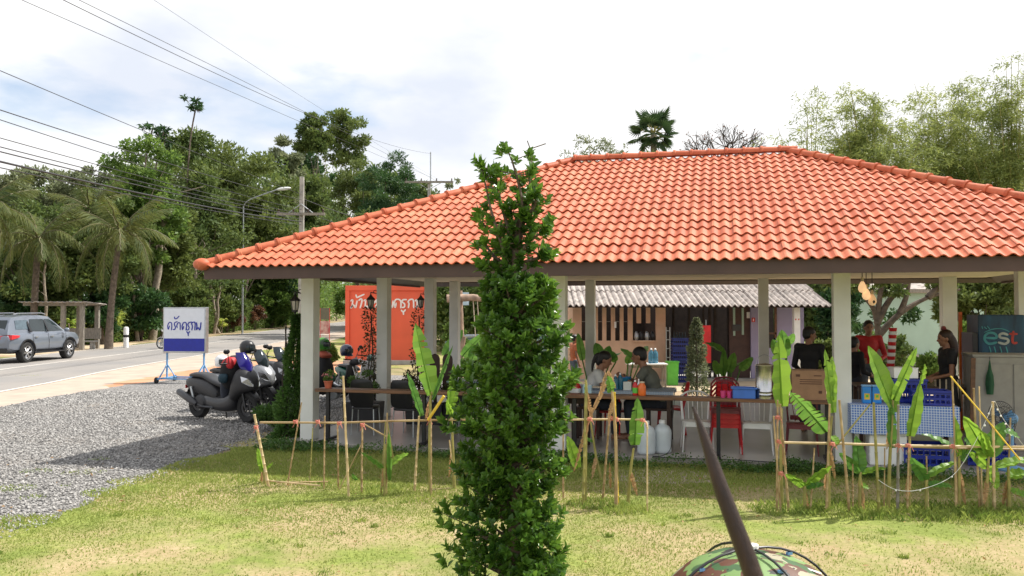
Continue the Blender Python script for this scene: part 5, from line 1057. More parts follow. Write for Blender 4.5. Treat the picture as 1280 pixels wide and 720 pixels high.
def suv():
    o = thing('parked_car', 'silver seven seat suv driving away along the far lane', 'car', (-18.85, 32.35, 0), R(88))
    S = [(-2.36, .74, .62, .98), (-2.32, .84, .48, 1.04), (-2.1, .895, .42, 1.10), (-1.4, .925, .40, 1.13), (-.4, .93, .38, 1.13), (.5, .93, .38, 1.12), (1.05, .925, .40, 1.12), (1.5, .915, .42, 1.10), (1.95, .885, .44, 1.06), (2.22, .82, .50, .98), (2.38, .66, .58, .84)]
    q = MB(); q.loft([body_section(*s) for s in S]); b = q.build('body', SILV, o, smooth=35)
    c = MB()
    for x in (-1.37, 1.375):
        for sy in (-1, 1): c.lathe([(.455, -.26), (.455, .26)], 28, M=TR((x, sy*.85, .40), (PI/2, 0, 0)))
    cut = c.build('cutter', SILV, o); bool_cut(b, cut); b.data.polygons.foreach_set('use_smooth', [True]*len(b.data.polygons)); b.data.set_sharp_from_angle(angle=R(35))
    gs = [(-2.30, .76, 1.06, .74, 1.08), (-2.12, .80, 1.07, .66, 1.50), (-1.95, .82, 1.09, .63, 1.70), (-1.2, .83, 1.10, .62, 1.78), (-.2, .84, 1.10, .62, 1.79), (.35, .84, 1.10, .61, 1.74), (.75, .84, 1.10, .64, 1.52), (1.15, .84, 1.10, .72, 1.26), (1.42, .82, 1.09, .80, 1.10)]
    q = MB(); q.loft([ring(x, [(0, zb), (wb, zb), (wb*.4+wt*.6, zb*.4+zt*.6), (wt, zt-.03 if zt-zb > .1 else zt), (wt*.8, zt), (0, zt+.012)]) for x, wb, zb, wt, zt in gs]); q.build('cabin', SILV, o, smooth=35)
    def yat(x, z):
        for (a, b_) in zip(gs[:-1], gs[1:]):
            if a[0] <= x <= b_[0]:
                k = (x-a[0])/(b_[0]-a[0]); wb, zb, wt, zt = [a[i]+(b_[i]-a[i])*k for i in (1, 2, 3, 4)]; return wb+(wt-wb)*min(1, (z-zb)/max(.05, zt-zb))
        return .8
    for sy in (-1, 1):
        for nm, poly in (('front_door_window', [(1.05, 1.15), (.0, 1.15), (-.02, 1.62), (.30, 1.62), (.72, 1.42)]), ('rear_door_window', [(-.08, 1.15), (-.95, 1.17), (-1.05, 1.30), (-.95, 1.62), (-.10, 1.62)]), ('quarter_window', [(-1.18, 1.25), (-1.88, 1.25), (-1.82, 1.58), (-1.08, 1.60)])):
            # subdivide outline so that the pane follows the tumblehome
            pts = []
            for i, a in enumerate(poly):
                b_ = poly[(i+1) % len(poly)]
                for j in range(3): pts.append((a[0]+(b_[0]-a[0])*j/3, a[1]+(b_[1]-a[1])*j/3))
            cx_ = sum(p[0] for p in pts)/len(pts); cz = sum(p[1] for p in pts)/len(pts); vs = [(x, sy*(yat(x, z)+.012), z) for x, z in pts]+[(cx_, sy*(yat(cx_, cz)+.014), cz)]; n = len(pts)
            MB().add(vs, [(i, (i+1) % n, n) for i in range(n)]).build(nm, mat('sky_reflecting_glass', (.10, .14, .17), .08, metal=.3, bump=0) if nm == 'quarter_window' and sy < 0 else bpy.data.materials.get('sky_reflecting_glass') or M['glassdark'], o)
        q = MB()
        for x in (-.05, ): q.box((x, sy*.78, 1.36), (.07, .03, .5), rot=(sy*.45, 0, 0))
        for x in (-1.12,): q.box((x, sy*.775, 1.36), (.11, .03, .5), rot=(sy*.45, 0, 0))
        q.build('pillar', M['black'], o)
        q = MB()
        for x0 in (1.12, -.05, -1.02): q.tube([(x0, sy*.933, .50), (x0, sy*.932, .8), (x0-.02, sy*.905, 1.09)], .006, 4)
        q.tube([(1.12, sy*.933, .5), (-.9, sy*.935, .5)], .006, 4); q.build('door_gap', M['black'], o)
        for x in (.15, -.85): MB().box((x, sy*.935, .95), (.18, .035, .035)).build('door_handle', M['chrome'], o, bevel=.008)
        MB().ell((.98, sy*1.02, 1.18), (.09, .11, .085)).build('wing_mirror', SILV, o, smooth=60)
        MB().box((0, sy*.90, .36), (2.0, .16, .05)).build('side_step', M['black'], o, bevel=.015)
        MB().tube([(-1.7, sy*.56, 1.80), (-1.5, sy*.56, 1.84), (0, sy*.56, 1.85), (.25, sy*.56, 1.80)], .02, 6).build('roof_rail', M['chrome'], o)
        MB().loft([[( -2.37, sy*.45, 1.02), (-2.38, sy*.45, .92), (-2.36, sy*.5, .9)], [(-2.26, sy*.885, 1.06), (-2.28, sy*.90, .90), (-2.26, sy*.89, .88)], [(-1.85, sy*.925, 1.03), (-1.9, sy*.935, .98), (-1.9, sy*.93, .96)]]).build('tail_light', M['red'], o)
        for x in (-1.37, 1.375): MB().tube([(x+math.cos(a)*.47, sy*.925, .40+math.sin(a)*.47) for a in [PI*(.02+.96*i/16) for i in range(17)]], .03, 5).build('arch_trim', M['black'], o)
        for x in (-1.37, 1.375): carwheel(o, x, sy*.80)
    MB().box((0, 0, .62), (4.2, 1.5, .5)).build('underbody', M['black'], o)
    MB().box((2.30, 0, .80), (.12, 1.1, .16), rot=(0, .3, 0)).build('grille', M['black'], o); MB().box((-2.33, 0, .5), (.1, 1.5, .16)).build('rear_bumper', M['black'], o, bevel=.02)
    q = MB(); q.box((-2.16, 0, 1.40), (.02, 1.2, .4), rot=(0, .35, 0)); q.build('rear_window', M['glassdark'], o)
    return o
suv()
def pickup():
    c = P(604, 440, 29.0); m = mat('faded_teal_grey_paint', (.10, .16, .19), .4, var=.15, scale=2, bump=.05, coat=.3); o = thing('pickup_truck', 'grey blue pickup truck parked behind the timber swing frame', 'pickup truck', (c.x+1.1, 29.5, 0), R(4))
    S = [(-2.45, .78, .55, .98), (-2.4, .84, .48, 1.02), (-1.5, .87, .46, 1.03), (-.4, .87, .42, 1.03), (1.0, .87, .42, 1.04), (1.7, .85, .45, 1.0), (2.3, .80, .5, .9), (2.42, .7, .55, .8)]
    q = MB(); q.loft([body_section(*s) for s in S]); b = q.build('body', m, o, smooth=35); cu = MB()
    for x in (-1.45, 1.45):
        for sy in (-1, 1): cu.lathe([(.43, -.26), (.43, .26)], 24, M=TR((x, sy*.8, .40), (PI/2, 0, 0)))
    bool_cut(b, cu.build('cutter', m, o)); b.data.polygons.foreach_set('use_smooth', [True]*len(b.data.polygons)); b.data.set_sharp_from_angle(angle=R(35))
    MB().loft([ring(x, [(0, 1.0), (.80, 1.0), (wt*.5+.4, 1.0+(zt-1.0)*.5), (wt, zt), (0, zt+.02)]) for x, wt, zt in ((-.65, .78, 1.03), (-.5, .66, 1.62), (.3, .66, 1.68), (.75, .68, 1.55), (1.3, .76, 1.06))]).build('cab', m, o, smooth=35)
    for sy in (-1, 1):
        MB().add([(-.4, sy*.80, 1.10), (.9, sy*.80, 1.10), (.55, sy*.72, 1.48), (-.35, sy*.71, 1.52)], [(0, 1, 2, 3)]).build('side_window', M['glassdark'], o)
        MB().box((-1.55, sy*.80, 1.05), (1.75, .06, .06)).build('bed_rail', M['steel'], o, bevel=.01); MB().box((-.9, sy*.66, 1.25), (.05, .05, .42)).build('roll_bar', M['steel'], o); MB().ell((1.1, sy*.95, 1.15), (.07, .1, .08)).build('wing_mirror', M['black'], o, smooth=60)
        for x in (-1.45, 1.45): carwheel(o, x, sy*.74, .36, .24, M['white'])
    MB().box((0, 0, .6), (4.2, 1.4, .4)).build('underbody', M['black'], o); return o
pickup()
# ---------------------------------------------------------------- wheeled roadside sign
def sgn():
    a = P(206, 441, 22.6); b = P(258, 441, 22.6); w = (b.x-a.x)+.06; zt = P(230, 385, 22.6).z; zb = P(230, 440, 22.6).z; cx = (a.x+b.x)/2; h = zt-zb
    o = thing('roadside_sign', 'white box sign with Thai lettering and blue band on wheeled light blue frame', 'sign', (cx, 22.6, 0), R(-8))
    MB().box((0, 0, (zt+zb)/2), (w+.05, .16, h+.04)).build('sign_box', M['steel'], o, bevel=.01)
    face = mat('white_sign_face', (.66, .70, .76), .4, var=.03, bump=0); MB().box((0, -.083, (zt+zb)/2+h*.15), (w-.02, .012, h*.68)).build('sign_face', face, o)
    nb = mat('navy_blue_print', (.006, .018, .30), .4, var=.1, bump=0); MB().box((0, -.083, zb+h*.165), (w-.02, .0125, h*.29)).build('blue_band', nb, o)
    k = w/575.; f = lambda ln: [((x-358)*k, zt-.01-(y-65)*h/590) for x, y in ln]
    T = [[(152, 300), (137, 345), (128, 300), (148, 256), (178, 258), (186, 300), (180, 355)], [(262, 243), (228, 256), (222, 285), (236, 315), (225, 348), (203, 345)], [(222, 178), (228, 203), (255, 200), (287, 168)], [(262, 322), (256, 295), (275, 258), (302, 268), (304, 352)], [(352, 305), (338, 350), (331, 300), (352, 256), (384, 258), (392, 300), (386, 356)], [(462, 247), (424, 256), (412, 285), (428, 318), (418, 350), (396, 352)], [(396, 374), (415, 397), (436, 374)], [(415, 397), (419, 430)], [(468, 355), (474, 300), (462, 268), (488, 248), (512, 262), (508, 354)], [(530, 255), (538, 300), (532, 350), (556, 322), (580, 352), (594, 254)]]
    strokes([f(t) for t in T], .027, TR((0, -.0895, 0))).build('thai_lettering', nb, o)
    for sx in (-1, 1):
        q = MB(); q.box((sx*(w/2-.06), 0, (zb+.12)/2), (.04, .04, zb-.12)); q.tube([(sx*(w/2-.06), 0, .48), (sx*(w/2-.06), -.42, .12)], .015, 6); q.tube([(sx*(w/2-.06), 0, .48), (sx*(w/2-.06), .42, .12)], .015, 6); q.tube([(sx*(w/2-.06), 0, .5), (sx*(w/2-.06)-sx*.25, 0, .13)], .015, 6); q.tube([(sx*(w/2-.06), 0, .5), (sx*(w/2-.06)+sx*.2, 0, .13)], .015, 6); q.box((sx*(w/2-.06), 0, .12), (.045, .95, .045)); q.build('frame_leg', M['ltblue'], o)
    MB().box((0, .30, .12), (w, .04, .04)).build('cross_bar', M['ltblue'], o); MB().box((0, -.30, .12), (w, .04, .04)).build('cross_bar', M['ltblue'], o)
    for sx in (-1, 1):
        for sy in (-1, 1):
            x = sx*(w/2-.06)+.035*sx; MB().lathe([(.05, -.022), (.082, -.025), (.085, 0), (.082, .025), (.05, .022)], 16, M=TR((x, sy*.45, .085), (0, PI/2, 0))).build('castor_wheel', M['rubber'], o, smooth=40)
sgn()
# ---------------------------------------------------------------- orange wall sign
def owall():
    Y = 30.; a = P(432, 357, Y); b = P(538, 357, Y); zt = a.z; w = b.x-a.x; cx = (a.x+b.x)/2; o = thing('sign_wall', 'orange masonry sign wall with white Thai lettering and raised border', 'sign wall', (cx, Y, 0), R(0))
    MB().box((0, .12, zt/2), (w, .22, zt)).build('wall', M['orangewall'], o, bevel=.01)
    q = MB(); q.box((0, -.02, zt-.09), (w, .06, .18)); q.box((-w/2+.075, -.02, (zt-.18)/2), (.15, .06, zt-.18)); q.box((w/2-.075, -.02, (zt-.18)/2), (.15, .06, zt-.18)); q.build('raised_border', M['orangewall'], o, bevel=.01)
    k = w/(1190.); f = lambda ln: [((x-75)*k-w/2, zt-(y-85)*k) for x, y in ln]
    T = [[(150, 300), (176, 288), (165, 385), (150, 392), (190, 358), (215, 395), (238, 300)], [(222, 215), (234, 250), (270, 238), (335, 208)], [(262, 292), (296, 270), (305, 310), (280, 398)], [(335, 298), (356, 288), (352, 370), (345, 392), (375, 372), (402, 396), (415, 300)], [(495, 388), (520, 335), (500, 300), (535, 275)], [(480, 330), (500, 300), (530, 330), (530, 390)], [(560, 302), (600, 280), (618, 310), (610, 395)], [(648, 302), (672, 290), (668, 380), (688, 395), (705, 362), (728, 395), (742, 300)], [(786, 330), (772, 392), (758, 340), (775, 288), (820, 278), (852, 310), (850, 398)], [(930, 282), (886, 284), (868, 310), (905, 345), (900, 385), (868, 392)], [(858, 430), (886, 452), (918, 424)], [(887, 452), (890, 490)], [(958, 396), (966, 340), (955, 310), (985, 280), (1026, 290), (1032, 396)], [(1052, 300), (1076, 290), (1080, 380), (1060, 396), (1100, 365), (1126, 396), (1146, 300)]]
    strokes([f(t) for t in T], .054, TR((0, .006, 0)), depth=.012).build('thai_lettering', mat('white_sign_paint', (.80, .78, .74), .5, var=.04, bump=0), o)
    MB().box((0, -.02, .08), (w+.1, .35, .16)).build('plinth', M['concrete'], o, bevel=.02)
owall()
# small framed banner left of the orange wall
o = thing('standing_banner', 'narrow patterned roadside banner on two thin posts', 'banner', tuple(P(406, 440, 36.)*Vector((1, 1, 0)) if 0 else (P(406, 420, 36).x, 36., 0)), 0)
za = P(406, 418, 36).z; zb_ = P(406, 385, 36).z; q = MB()
for sx in (-1, 1): q.tube([(sx*.2, 0, 0), (sx*.2, 0, zb_)], .015, 6)
q.build('post', M['red'], o); MB().box((0, 0, zb_-.25), (.4, .02, .5)).build('upper_panel', mat('mottled_print', (.35, .30, .22), .5, var=.6, scale=6, c2=(.08, .10, .06), bump=0), o); MB().box((0, 0, za+.3), (.4, .02, .56)).build('lower_panel', mat('red_print_panel', (.45, .04, .06), .5, var=.3, scale=4, c2=(.6, .5, .45), bump=0), o)
# ---------------------------------------------------------------- bus shelter, km post
def shelter():
    Y = 41.; a = P(27, 380, Y); b = P(108, 380, Y); cx = (a.x+b.x)/2; w = b.x-a.x; zr_ = a.z; o = thing('roadside_shelter', 'old open roadside shelter with corrugated grey roof and timber posts', 'shelter', (cx, Y+.6, 0), R(0))
    for sx, y in ((-1, -.5), (1, -.5), (-1, 1.0), (1, 1.0)):
        x = sx*(w/2-.25)
        if sx < 0: x = w*.13
        MB().box((x, y, zr_/2), (.2, .16, zr_)).build('post', M['greywood'], o)
    MB().box((0, -.5, zr_-.02), (w*.98, .10, .14)).build('beam', M['greywood'], o); MB().box((0, 1.0, zr_-.02), (w*.98, .10, .14)).build('beam', M['greywood'], o)
    n = 4; pw = w/n
    for k in range(n):
        q = MB(); vs = []; K = 16
        for y, dz in ((-.9, 0), (1.4, -.12)):
            for i in range(K+1): vs.append((-w/2+k*pw+(pw+.05)*i/K, y, zr_+.10+dz+.035*math.sin(2*PI*i/K*3.5)+.006*(k % 2)))
        q.add(vs, [(i, i+1, K+2+i, K+1+i) for i in range(K)]); ob = q.build('roof_sheet', M['roofgrey'], o, smooth=60); ob.modifiers.new('s', 'SOLIDIFY').thickness = .02
    q = MB(); q.box((w*.32, .2, .40), (1.4, .4, .07)); ob = q.build('bench_top', M['concrete'], o, bevel=.01)
    for x in (-.5, .5): MB().box((w*.32+x, .2, .18), (.14, .34, .365), taper=.8).build('bench_leg', M['concrete'], o)
    MB().box((w*.30, .55, .78), (1.6, .06, .55)).build('back_board', M['greywood'], o)
shelter()
c = P(157.5, 425, 43.5); o = thing('kilometre_post', 'small white concrete roadside marker post with black band', 'marker post', (c.x, 43.5, 0)); h_ = P(157, 408.5, 43.5).z
MB().lathe([(.13, 0), (.13, h_-.1), (.11, h_-.03), (.05, h_)], 12).build('post', M['white'], o, smooth=40); MB().lathe([(.134, h_*.5), (.134, h_*.62)], 12).build('band', M['black'], o, smooth=40)
# ---------------------------------------------------------------- poles, lamps, wires
def cpole(label, px, Y, pytop, arms, r=.13, cat='power pole', m='concrete'):
    c = P(px, pytop, Y); o = thing('power_pole', label, cat, (c.x, Y, 0)); z = c.z
    MB().box((0, 0, z/2), (r*2.4, r*2.0, z), taper=.7).build('pole', M[m], o, bevel=.02)
    for py, w in arms:
        za = P(px, py, Y).z; q = MB(); q.box((0, -.2, za), (w, .12, .14)); q.build('crossarm', M['greywood'], o)
        for sx in (-1, 1): MB().tube([(sx*w*.28, -.2, za), (0, -.15, za+ (.55 if w > 2 else .3)*(1 if arms.index((py, w)) == 0 and px < 500 else -1))], .025, 5).build('brace', M['steel'], o)
        for k in range(4): MB().lathe([(.03, 0), (.055, .05), (.03, .09), (.06, .14), (.03, .2)], 8, M=TR((-w/2+.1+(w-.2)*k/3, -.2, za+.07))).build('insulator', M['darkwood'], o)
    return o, z
cpole('short weathered concrete power pole rising behind the left roof slope', 377.5, 45, 221, [(268, 2.6)])
oo, z_ = cpole('distant dark power pole with crossarm and thin mast above the roof', 536.5, 62, 228, [(228, 3.6)])
MB().tube([(.1, 0, z_-.5), (.1, 0, P(540, 190, 62).z)], .05, 6).build('mast', M['steel'], oo)
c = P(303, 400, 70); zt = P(303, 258, 70).z; o = thing('street_lamp', 'grey street lamp with long arm and pale lamp head beside the road', 'street lamp', (c.x, 70, 0))
MB().tube([(0, 0, 0), (0, 0, zt)], [.09, .06], 10).build('post', M['steel'], o, smooth=60); hx = P(350, 236, 70)
MB().tube(smoothline([(0, 0, zt-.05), (.5, 0, zt+.55), (hx.x-c.x-.2, 0, hx.z-.05)], 5), .045, 8).build('arm', M['steel'], o, smooth=60)
MB().ell((hx.x-c.x+.3, 0, hx.z), (.65, .2, .14), 14, 8, rot=(0, -.12, 0)).build('lamp_head', M['white'], o, smooth=60)
def wirel(lb, a, b, sag, r, dark=True):
    a = Vector(a); b = Vector(b); n = 26; q = MB(); q.tube([a.lerp(b, i/n)-Vector((0, 0, sag*4*(i/n)*(1-i/n))) for i in range(n+1)], r, 5); return q.build('overhead_wire', M['wire'] if dark else M['steel'], None, lb, 'wire', 'overhead power lines', smooth=60)
def W2(lb, p0, p1, Y0, Y1, sag, r):
    """straight wire through image points p0 (near) and p1 (far), extended past the near one"""
    a = P(p0[0], p0[1], Y0); b = P(p1[0], p1[1], Y1); d = a-b; wirel(lb, a+d*.35, b, sag, r)
W2('overhead wire entering at left edge highest above the trees', (0, 84), (377, 243), 18.5, 45, .10, .010)
W2('second overhead wire from the top at the left edge', (0, 128), (377, 250), 18.5, 45, .22, .013)
W2('third overhead wire from the top at the left edge', (0, 139), (377, 262), 18.5, 45, .25, .011)
W2('fourth overhead wire from the top at the left edge', (0, 163), (377, 267), 18.5, 45, .22, .011)
W2('fifth overhead wire at left, joining the thick cable bundle', (0, 175), (377, 270), 18.5, 45, .2, .013)
W2('thick black cable bundle, upper strand', (0, 181), (377, 274), 18.5, 45, .2, .016)
W2('thick black cable bundle, lower strand', (0, 190), (377, 277), 18.5, 45, .28, .026)
W2('lowest thin cable beneath the thick bundle', (0, 201), (377, 281), 18.5, 45, .2, .013)
W2('high thin wire crossing the sky to the treetop sprig', (38, 0), (540, 222), 17, 62, .10, .007)
W2('high thin wire, second from the left in open sky', (80, 0), (545, 226), 17, 62, -.2, .007)
W2('high wire reaching the distant pole mast', (205, 28), (539, 192), 19, 62, .8, .008)
W2('faintest high wire at top centre of the sky', (240, 20), (552, 226), 21, 62, .3, .004)
for k, (a_, b_) in enumerate((((377, 248), (560, 300)), ((377, 262), (520, 305)))):
    wirel(('wire running right from the short pole to behind the roof, upper', 'wire running right from the short pole to behind the roof, lower')[k], P(a_[0], a_[1], 45), P(b_[0], b_[1], 62), .3, .02)
# ---------------------------------------------------------------- peach kitchen house, corrugated roof
def peach():
    Y = 23.; a = P(716, 380, Y); b = P(832, 380, Y); x0, x1 = a.x, b.x; ze = a.z; o = thing('kitchen_house', 'peach boarded kitchen house with grey corrugated roof and slatted window', 'house', (x0, Y, 0), 0)
    W_ = x1-x0; s = Y/F; zi = lambda py: P(700, py, Y).z; xi = lambda px: P(px, 400, Y).x-x0
    z_sill = zi(426); ztop = zi(382)
    MB().box((W_/2, .05, z_sill/2), (W_, .1, z_sill)).build('lower_wall', M['peach'], o)
    # slats with dark openings between
    px0 = 716; slats = [(716, 727), (737, 747.5), (753, 758), (764, 769), (775, 779.5), (785, 791)]
    for (p, q_) in slats: MB().box(((xi(p)+xi(q_))/2, .05, (z_sill+ztop)/2), (xi(q_)-xi(p), .1, ztop-z_sill)).build('wall_slat', M['peach'], o, bevel=.004)
    zw = zi(404)
    for (p, q_) in ((796, 801.5), (808, 813), (820, 832)):
        z0 = z_sill if p == 820 else zw; MB().box(((xi(p)+xi(q_))/2, .05, (z0+ztop)/2), (xi(q_)-xi(p), .1, ztop-z0)).build('wall_slat', M['peach'], o, bevel=.004)
    MB().box((xi(805.5), .05, z_sill-.01), (xi(820)-xi(791), .22, .04)).build('window_shelf', M['peach'], o)
    MB().box((xi(758), .04, zi(402)), (xi(791)-xi(727), .02, .02)).build('window_rail', M['greywood'], o)
    for k, px in enumerate((796, 802, 809, 816)): MB().lathe([(.04, 0), (.07, .1), (.05, .2), (.02, .25)], 10, M=TR((xi(px), .05, z_sill+.01))).build('kitchen_pot', M['black'] if k % 2 else M['steel'], o)
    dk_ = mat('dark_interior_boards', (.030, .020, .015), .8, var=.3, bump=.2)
    xr = P(1012, 400, Y).x-x0
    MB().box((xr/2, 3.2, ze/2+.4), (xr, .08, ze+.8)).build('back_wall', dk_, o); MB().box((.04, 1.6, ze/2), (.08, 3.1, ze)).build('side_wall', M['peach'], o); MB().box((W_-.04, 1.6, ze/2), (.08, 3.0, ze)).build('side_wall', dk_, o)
    MB().box((xr/2, 1.6, .03), (xr, 3.4, .06)).build('floor', M['concrete'], o)
    # roof sheets: two courses of corrugated sheets
    za = P(800, 383, Y-.9).z; zb_ = P(800, 347, Y+1.1).z; xL = P(696, 380, Y-.9).x-x0; xR = P(1037, 380, Y-.9).x-x0; n = 15; pw = (xR-xL)/n; tot = 2.6
    for r_ in range(2):
        for k in range(n):
            q = MB(); vs = []; K = 12
            f0, f1 = r_*.5, r_*.5+.54
            for f_, up in ((f0, .03), (f1, 0)):
                y = -1.0+f_*tot; z = za+(zb_-za)*f_+up
                for i in range(K+1): vs.append((xL+k*pw+(pw+.01)*i/K, y, z+.035*math.sin(2*PI*i/K*3+.5)))
            vs += [(x, y, z-.022) for x, y, z in vs[:K+1]]
            q.add(vs, [(i, i+1, K+2+i, K+1+i) for i in range(K)]+[(i, i+1, 2*K+3+i, 2*K+2+i) for i in range(K)])
            ob = q.build('roof_sheet', M['roofgrey'], o, smooth=50); ob.location.z = random.uniform(-.006, .006)
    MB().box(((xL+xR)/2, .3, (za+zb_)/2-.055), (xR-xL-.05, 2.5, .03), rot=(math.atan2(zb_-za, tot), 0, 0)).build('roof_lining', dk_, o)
    # right part: dark hall with posts and a doorway to the green behind
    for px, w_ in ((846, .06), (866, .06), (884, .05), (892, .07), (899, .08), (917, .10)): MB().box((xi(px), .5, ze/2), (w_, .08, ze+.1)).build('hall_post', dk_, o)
    MB().box(((xi(916)+xi(942))/2, .4, ze/2), (xi(942)-xi(916), .06, ze)).build('hall_door', mat('brown_hall_door', (.07, .035, .028), .6, bump=.1), o)
    for px in (922, 933): MB().box((xi(px), .362, zi(402)), (.06, .012, .8 if px == 922 else .75)).build('door_pane', M['mint'], o)
    MB().box((xi(925), .355, zi(410)), (.24, .01, .18)).build('door_plate', M['greypanel'], o)
    MB().box(((xi(942)+xi(955))/2, .3, ze/2), (xi(955)-xi(942), .08, ze)).build('lilac_wall', M['lilac'], o)
    MB().box(((xi(974)+xi(1009))/2, .3, ze/2), (xi(1009)-xi(974), .08, ze)).build('lilac_wall', M['lilac'], o)
    MB().box((xi(964.5), .3, .45), (xi(974)-xi(955), .08, .9)).build('window_wall', M['lilac'], o); MB().box((xi(973), .25, zi(398)), (.06, .05, 1.1)).build('window_frame', M['wood'], o); MB().box((xi(964), .25, zi(417)), (.44, .05, .05)).build('window_sill', M['wood'], o)
    MB().box((xi(986), -.6, ze/2), (.16, .16, ze+.12)).build('white_post', M['white'], o)
    for px, py, w_, h_ in ((945, 400, .09, .12), (1000, 401, .10, .16)):
        MB().box((xi(px), .252, zi(py)), (w_, .012, h_)).build('notice', M['red'], o); MB().box((xi(px), .245, zi(py)), (w_*.25, .004, h_*.55)).build('notice_mark', M['white'], o)
    MB().box((xi(940), .355, zi(394)), (.09, .01, .17)).build('paper_note', M['white'], o)
    q = MB()
    for dx in (-.04, .04): q.box((xi(986)+dx, -.683, zi(399)), (.03, .004, .04))
    q.build('post_mark', M['red'], o)
    MB().box((xi(769), -.02, zi(406)), (.05, .05, .17)).build('switch_box', M['white'], o)
peach()
# back greenery seen through the kitchen hall + soda crates etc
Yh = 22.6
for i in range(4):
    c = P(849, 400, Yh); z0 = [.0, .30, .60, .90][i]
    crate(('blue bottle crate at the bottom of the stack beside the kitchen wall', 'blue bottle crate second from bottom beside the kitchen wall', 'blue bottle crate third from bottom beside the kitchen wall', 'topmost blue bottle crate beside the kitchen wall')[i], (c.x, Yh, z0), .42, .34, .29, mat('navy_crate_plastic', (.012, .025, .16), .5, bump=0) if i == 0 else bpy.data.materials['navy_crate_plastic'], 0, 'stacked blue bottle crates')
for i in range(5):
    o = thing('soda_bottle', 'clear glass soda bottle in the topmost blue crate, '+('leftmost of the row', 'second from the left', 'middle of the row', 'second from the right', 'rightmost of the row')[i], 'bottle', (P(849, 400, Yh).x-.15+i*.075, Yh-.05, 1.12), 0, 'bottles in the top crate'); MB().lathe([(.028, 0), (.03, .12), (.012, .2), (.013, .25)], 8).build('body', M['glassdark'], o, smooth=50)
c = P(840, 458, 21.8); o = thing('waste_bin', 'bright green square plastic bin beside the blue crates', 'bin', (c.x, 21.8, 0)); MB().box((0, 0, .30), (.26, .26, .60), taper=1.15).build('bin_body', M['green'], o, bevel=.01); MB().box((0, 0, .61), (.33, .33, .03)).build('rim', M['green'], o, bevel=.006)
c = P(883, 440, 22.2); o = thing('red_banner', 'narrow red upright banner in the dark hall doorway', 'banner', (c.x, 22.2, 0)); MB().box((0, 0, 1.05), (.24, .03, 1.0)).build('cloth', M['red'], o); MB().tube([(0, .03, 0), (0, .03, 1.7)], .012, 6).build('pole', M['steel'], o)
q = MB(); o = thing('step_ladder', 'folded grey aluminium ladder leaning by the kitchen wall', 'ladder', (P(834, 400, Yh).x, Yh-.1, 0))
for sx in (-1, 1): q.box((sx*.05, 0, .75), (.02, .05, 1.5))
for k in range(6): q.box((0, 0, .2+.24*k), (.1, .04, .02))
q.build('ladder_frame', M['steel'], o)
o = table('prep_table', 'white topped table with water bottles outside the kitchen wall', 0, 0, 1.0, .5, .62, M['white'], M['greywood'], rz=-RZ, loc=(P(808, 455, 21.).x, 21., 0))
for k in range(2): bottle(('large blue tinted water bottle on the white table, left one', 'large blue tinted water bottle on the white table, right one')[k], (P(814+k*5, 450, 21).x, 21., .62), .075, .38, bpy.data.materials['blue_tinted_plastic'], M['white'], grp='bottles on the prep table')
# mint wall building at right, purple garden
a = P(1062, 400, 27.5); b = P(1230, 400, 27.5); zt = P(1100, 366, 27.5).z
o = thing('mint_house', 'pale mint green rendered house wall behind the garden tree', 'house', (a.x, 27.5, 0)); w = b.x-a.x
MB().box((w/2, .1, zt/2), (w, .2, zt)).build('wall', M['mint'], o); MB().box((w/2, -.02, zt+.06), (w+.3, .5, .12)).build('roof_edge', M['greywood'], o); MB().box((w*.5, .5, zt+.22), (w+.2, 1.4, .06), rot=(.3, 0, 0)).build('roof', M['roofgrey'], o); MB().box((w/2, -.03, .25), (w, .1, .5)).build('plinth', M['concrete'], o)
# log swing frame
a = P(574, 455, 24.); o = thing('log_swing_frame', 'rough peeled log frame with a leaning post and rope swing', 'swing frame', (a.x, 24, 0)); zt = P(574, 372, 24).z
MB().tube([(0, 0, 0), (.03, 0, zt*.5), (0, 0, zt+.2)], [.13, .11, .09], 9).build('post', M['log'], o, smooth=60); MB().tube([(-.35, -.1, zt-.03), (.4, -.1, zt), (1.3, -.1, zt-.1)], [.12, .10, .07], 9).build('cross_log', M['log'], o, smooth=60); MB().tube([(-.5, 0, 0), (.0, 0, .6), (.12, 0, 1.2)], [.14, .12, .08], 8).build('leaning_log', M['log'], o, smooth=60); MB().tube([(1.9, 0, 0), (1.75, 0, zt-.1)], [.12, .09], 9).build('post', M['log'], o, smooth=60)
for x in (.40, .52): MB().tube([(x, -.1, zt), (x+.12, -.1, .5)], .014, 5).build('rope', M['cream'], o)
MB().box((.56, -.1, .5), (.5, .2, .04)).build('swing_seat', M['greywood'], o)
c = P(578, 372, 27); o = thing('hanging_board', 'small pale blue blank board hanging behind the log frame', 'board', tuple(P(578, 378, 27)), 0); MB().box((0, 0, .12), (.42, .03, .42)).build('board', mat('pale_blue_board', (.45, .58, .66), .5, bump=0), o); MB().tube([(0, 0, .3), (0, 0, .8)], .008, 5).build('cord', M['wire'], o)
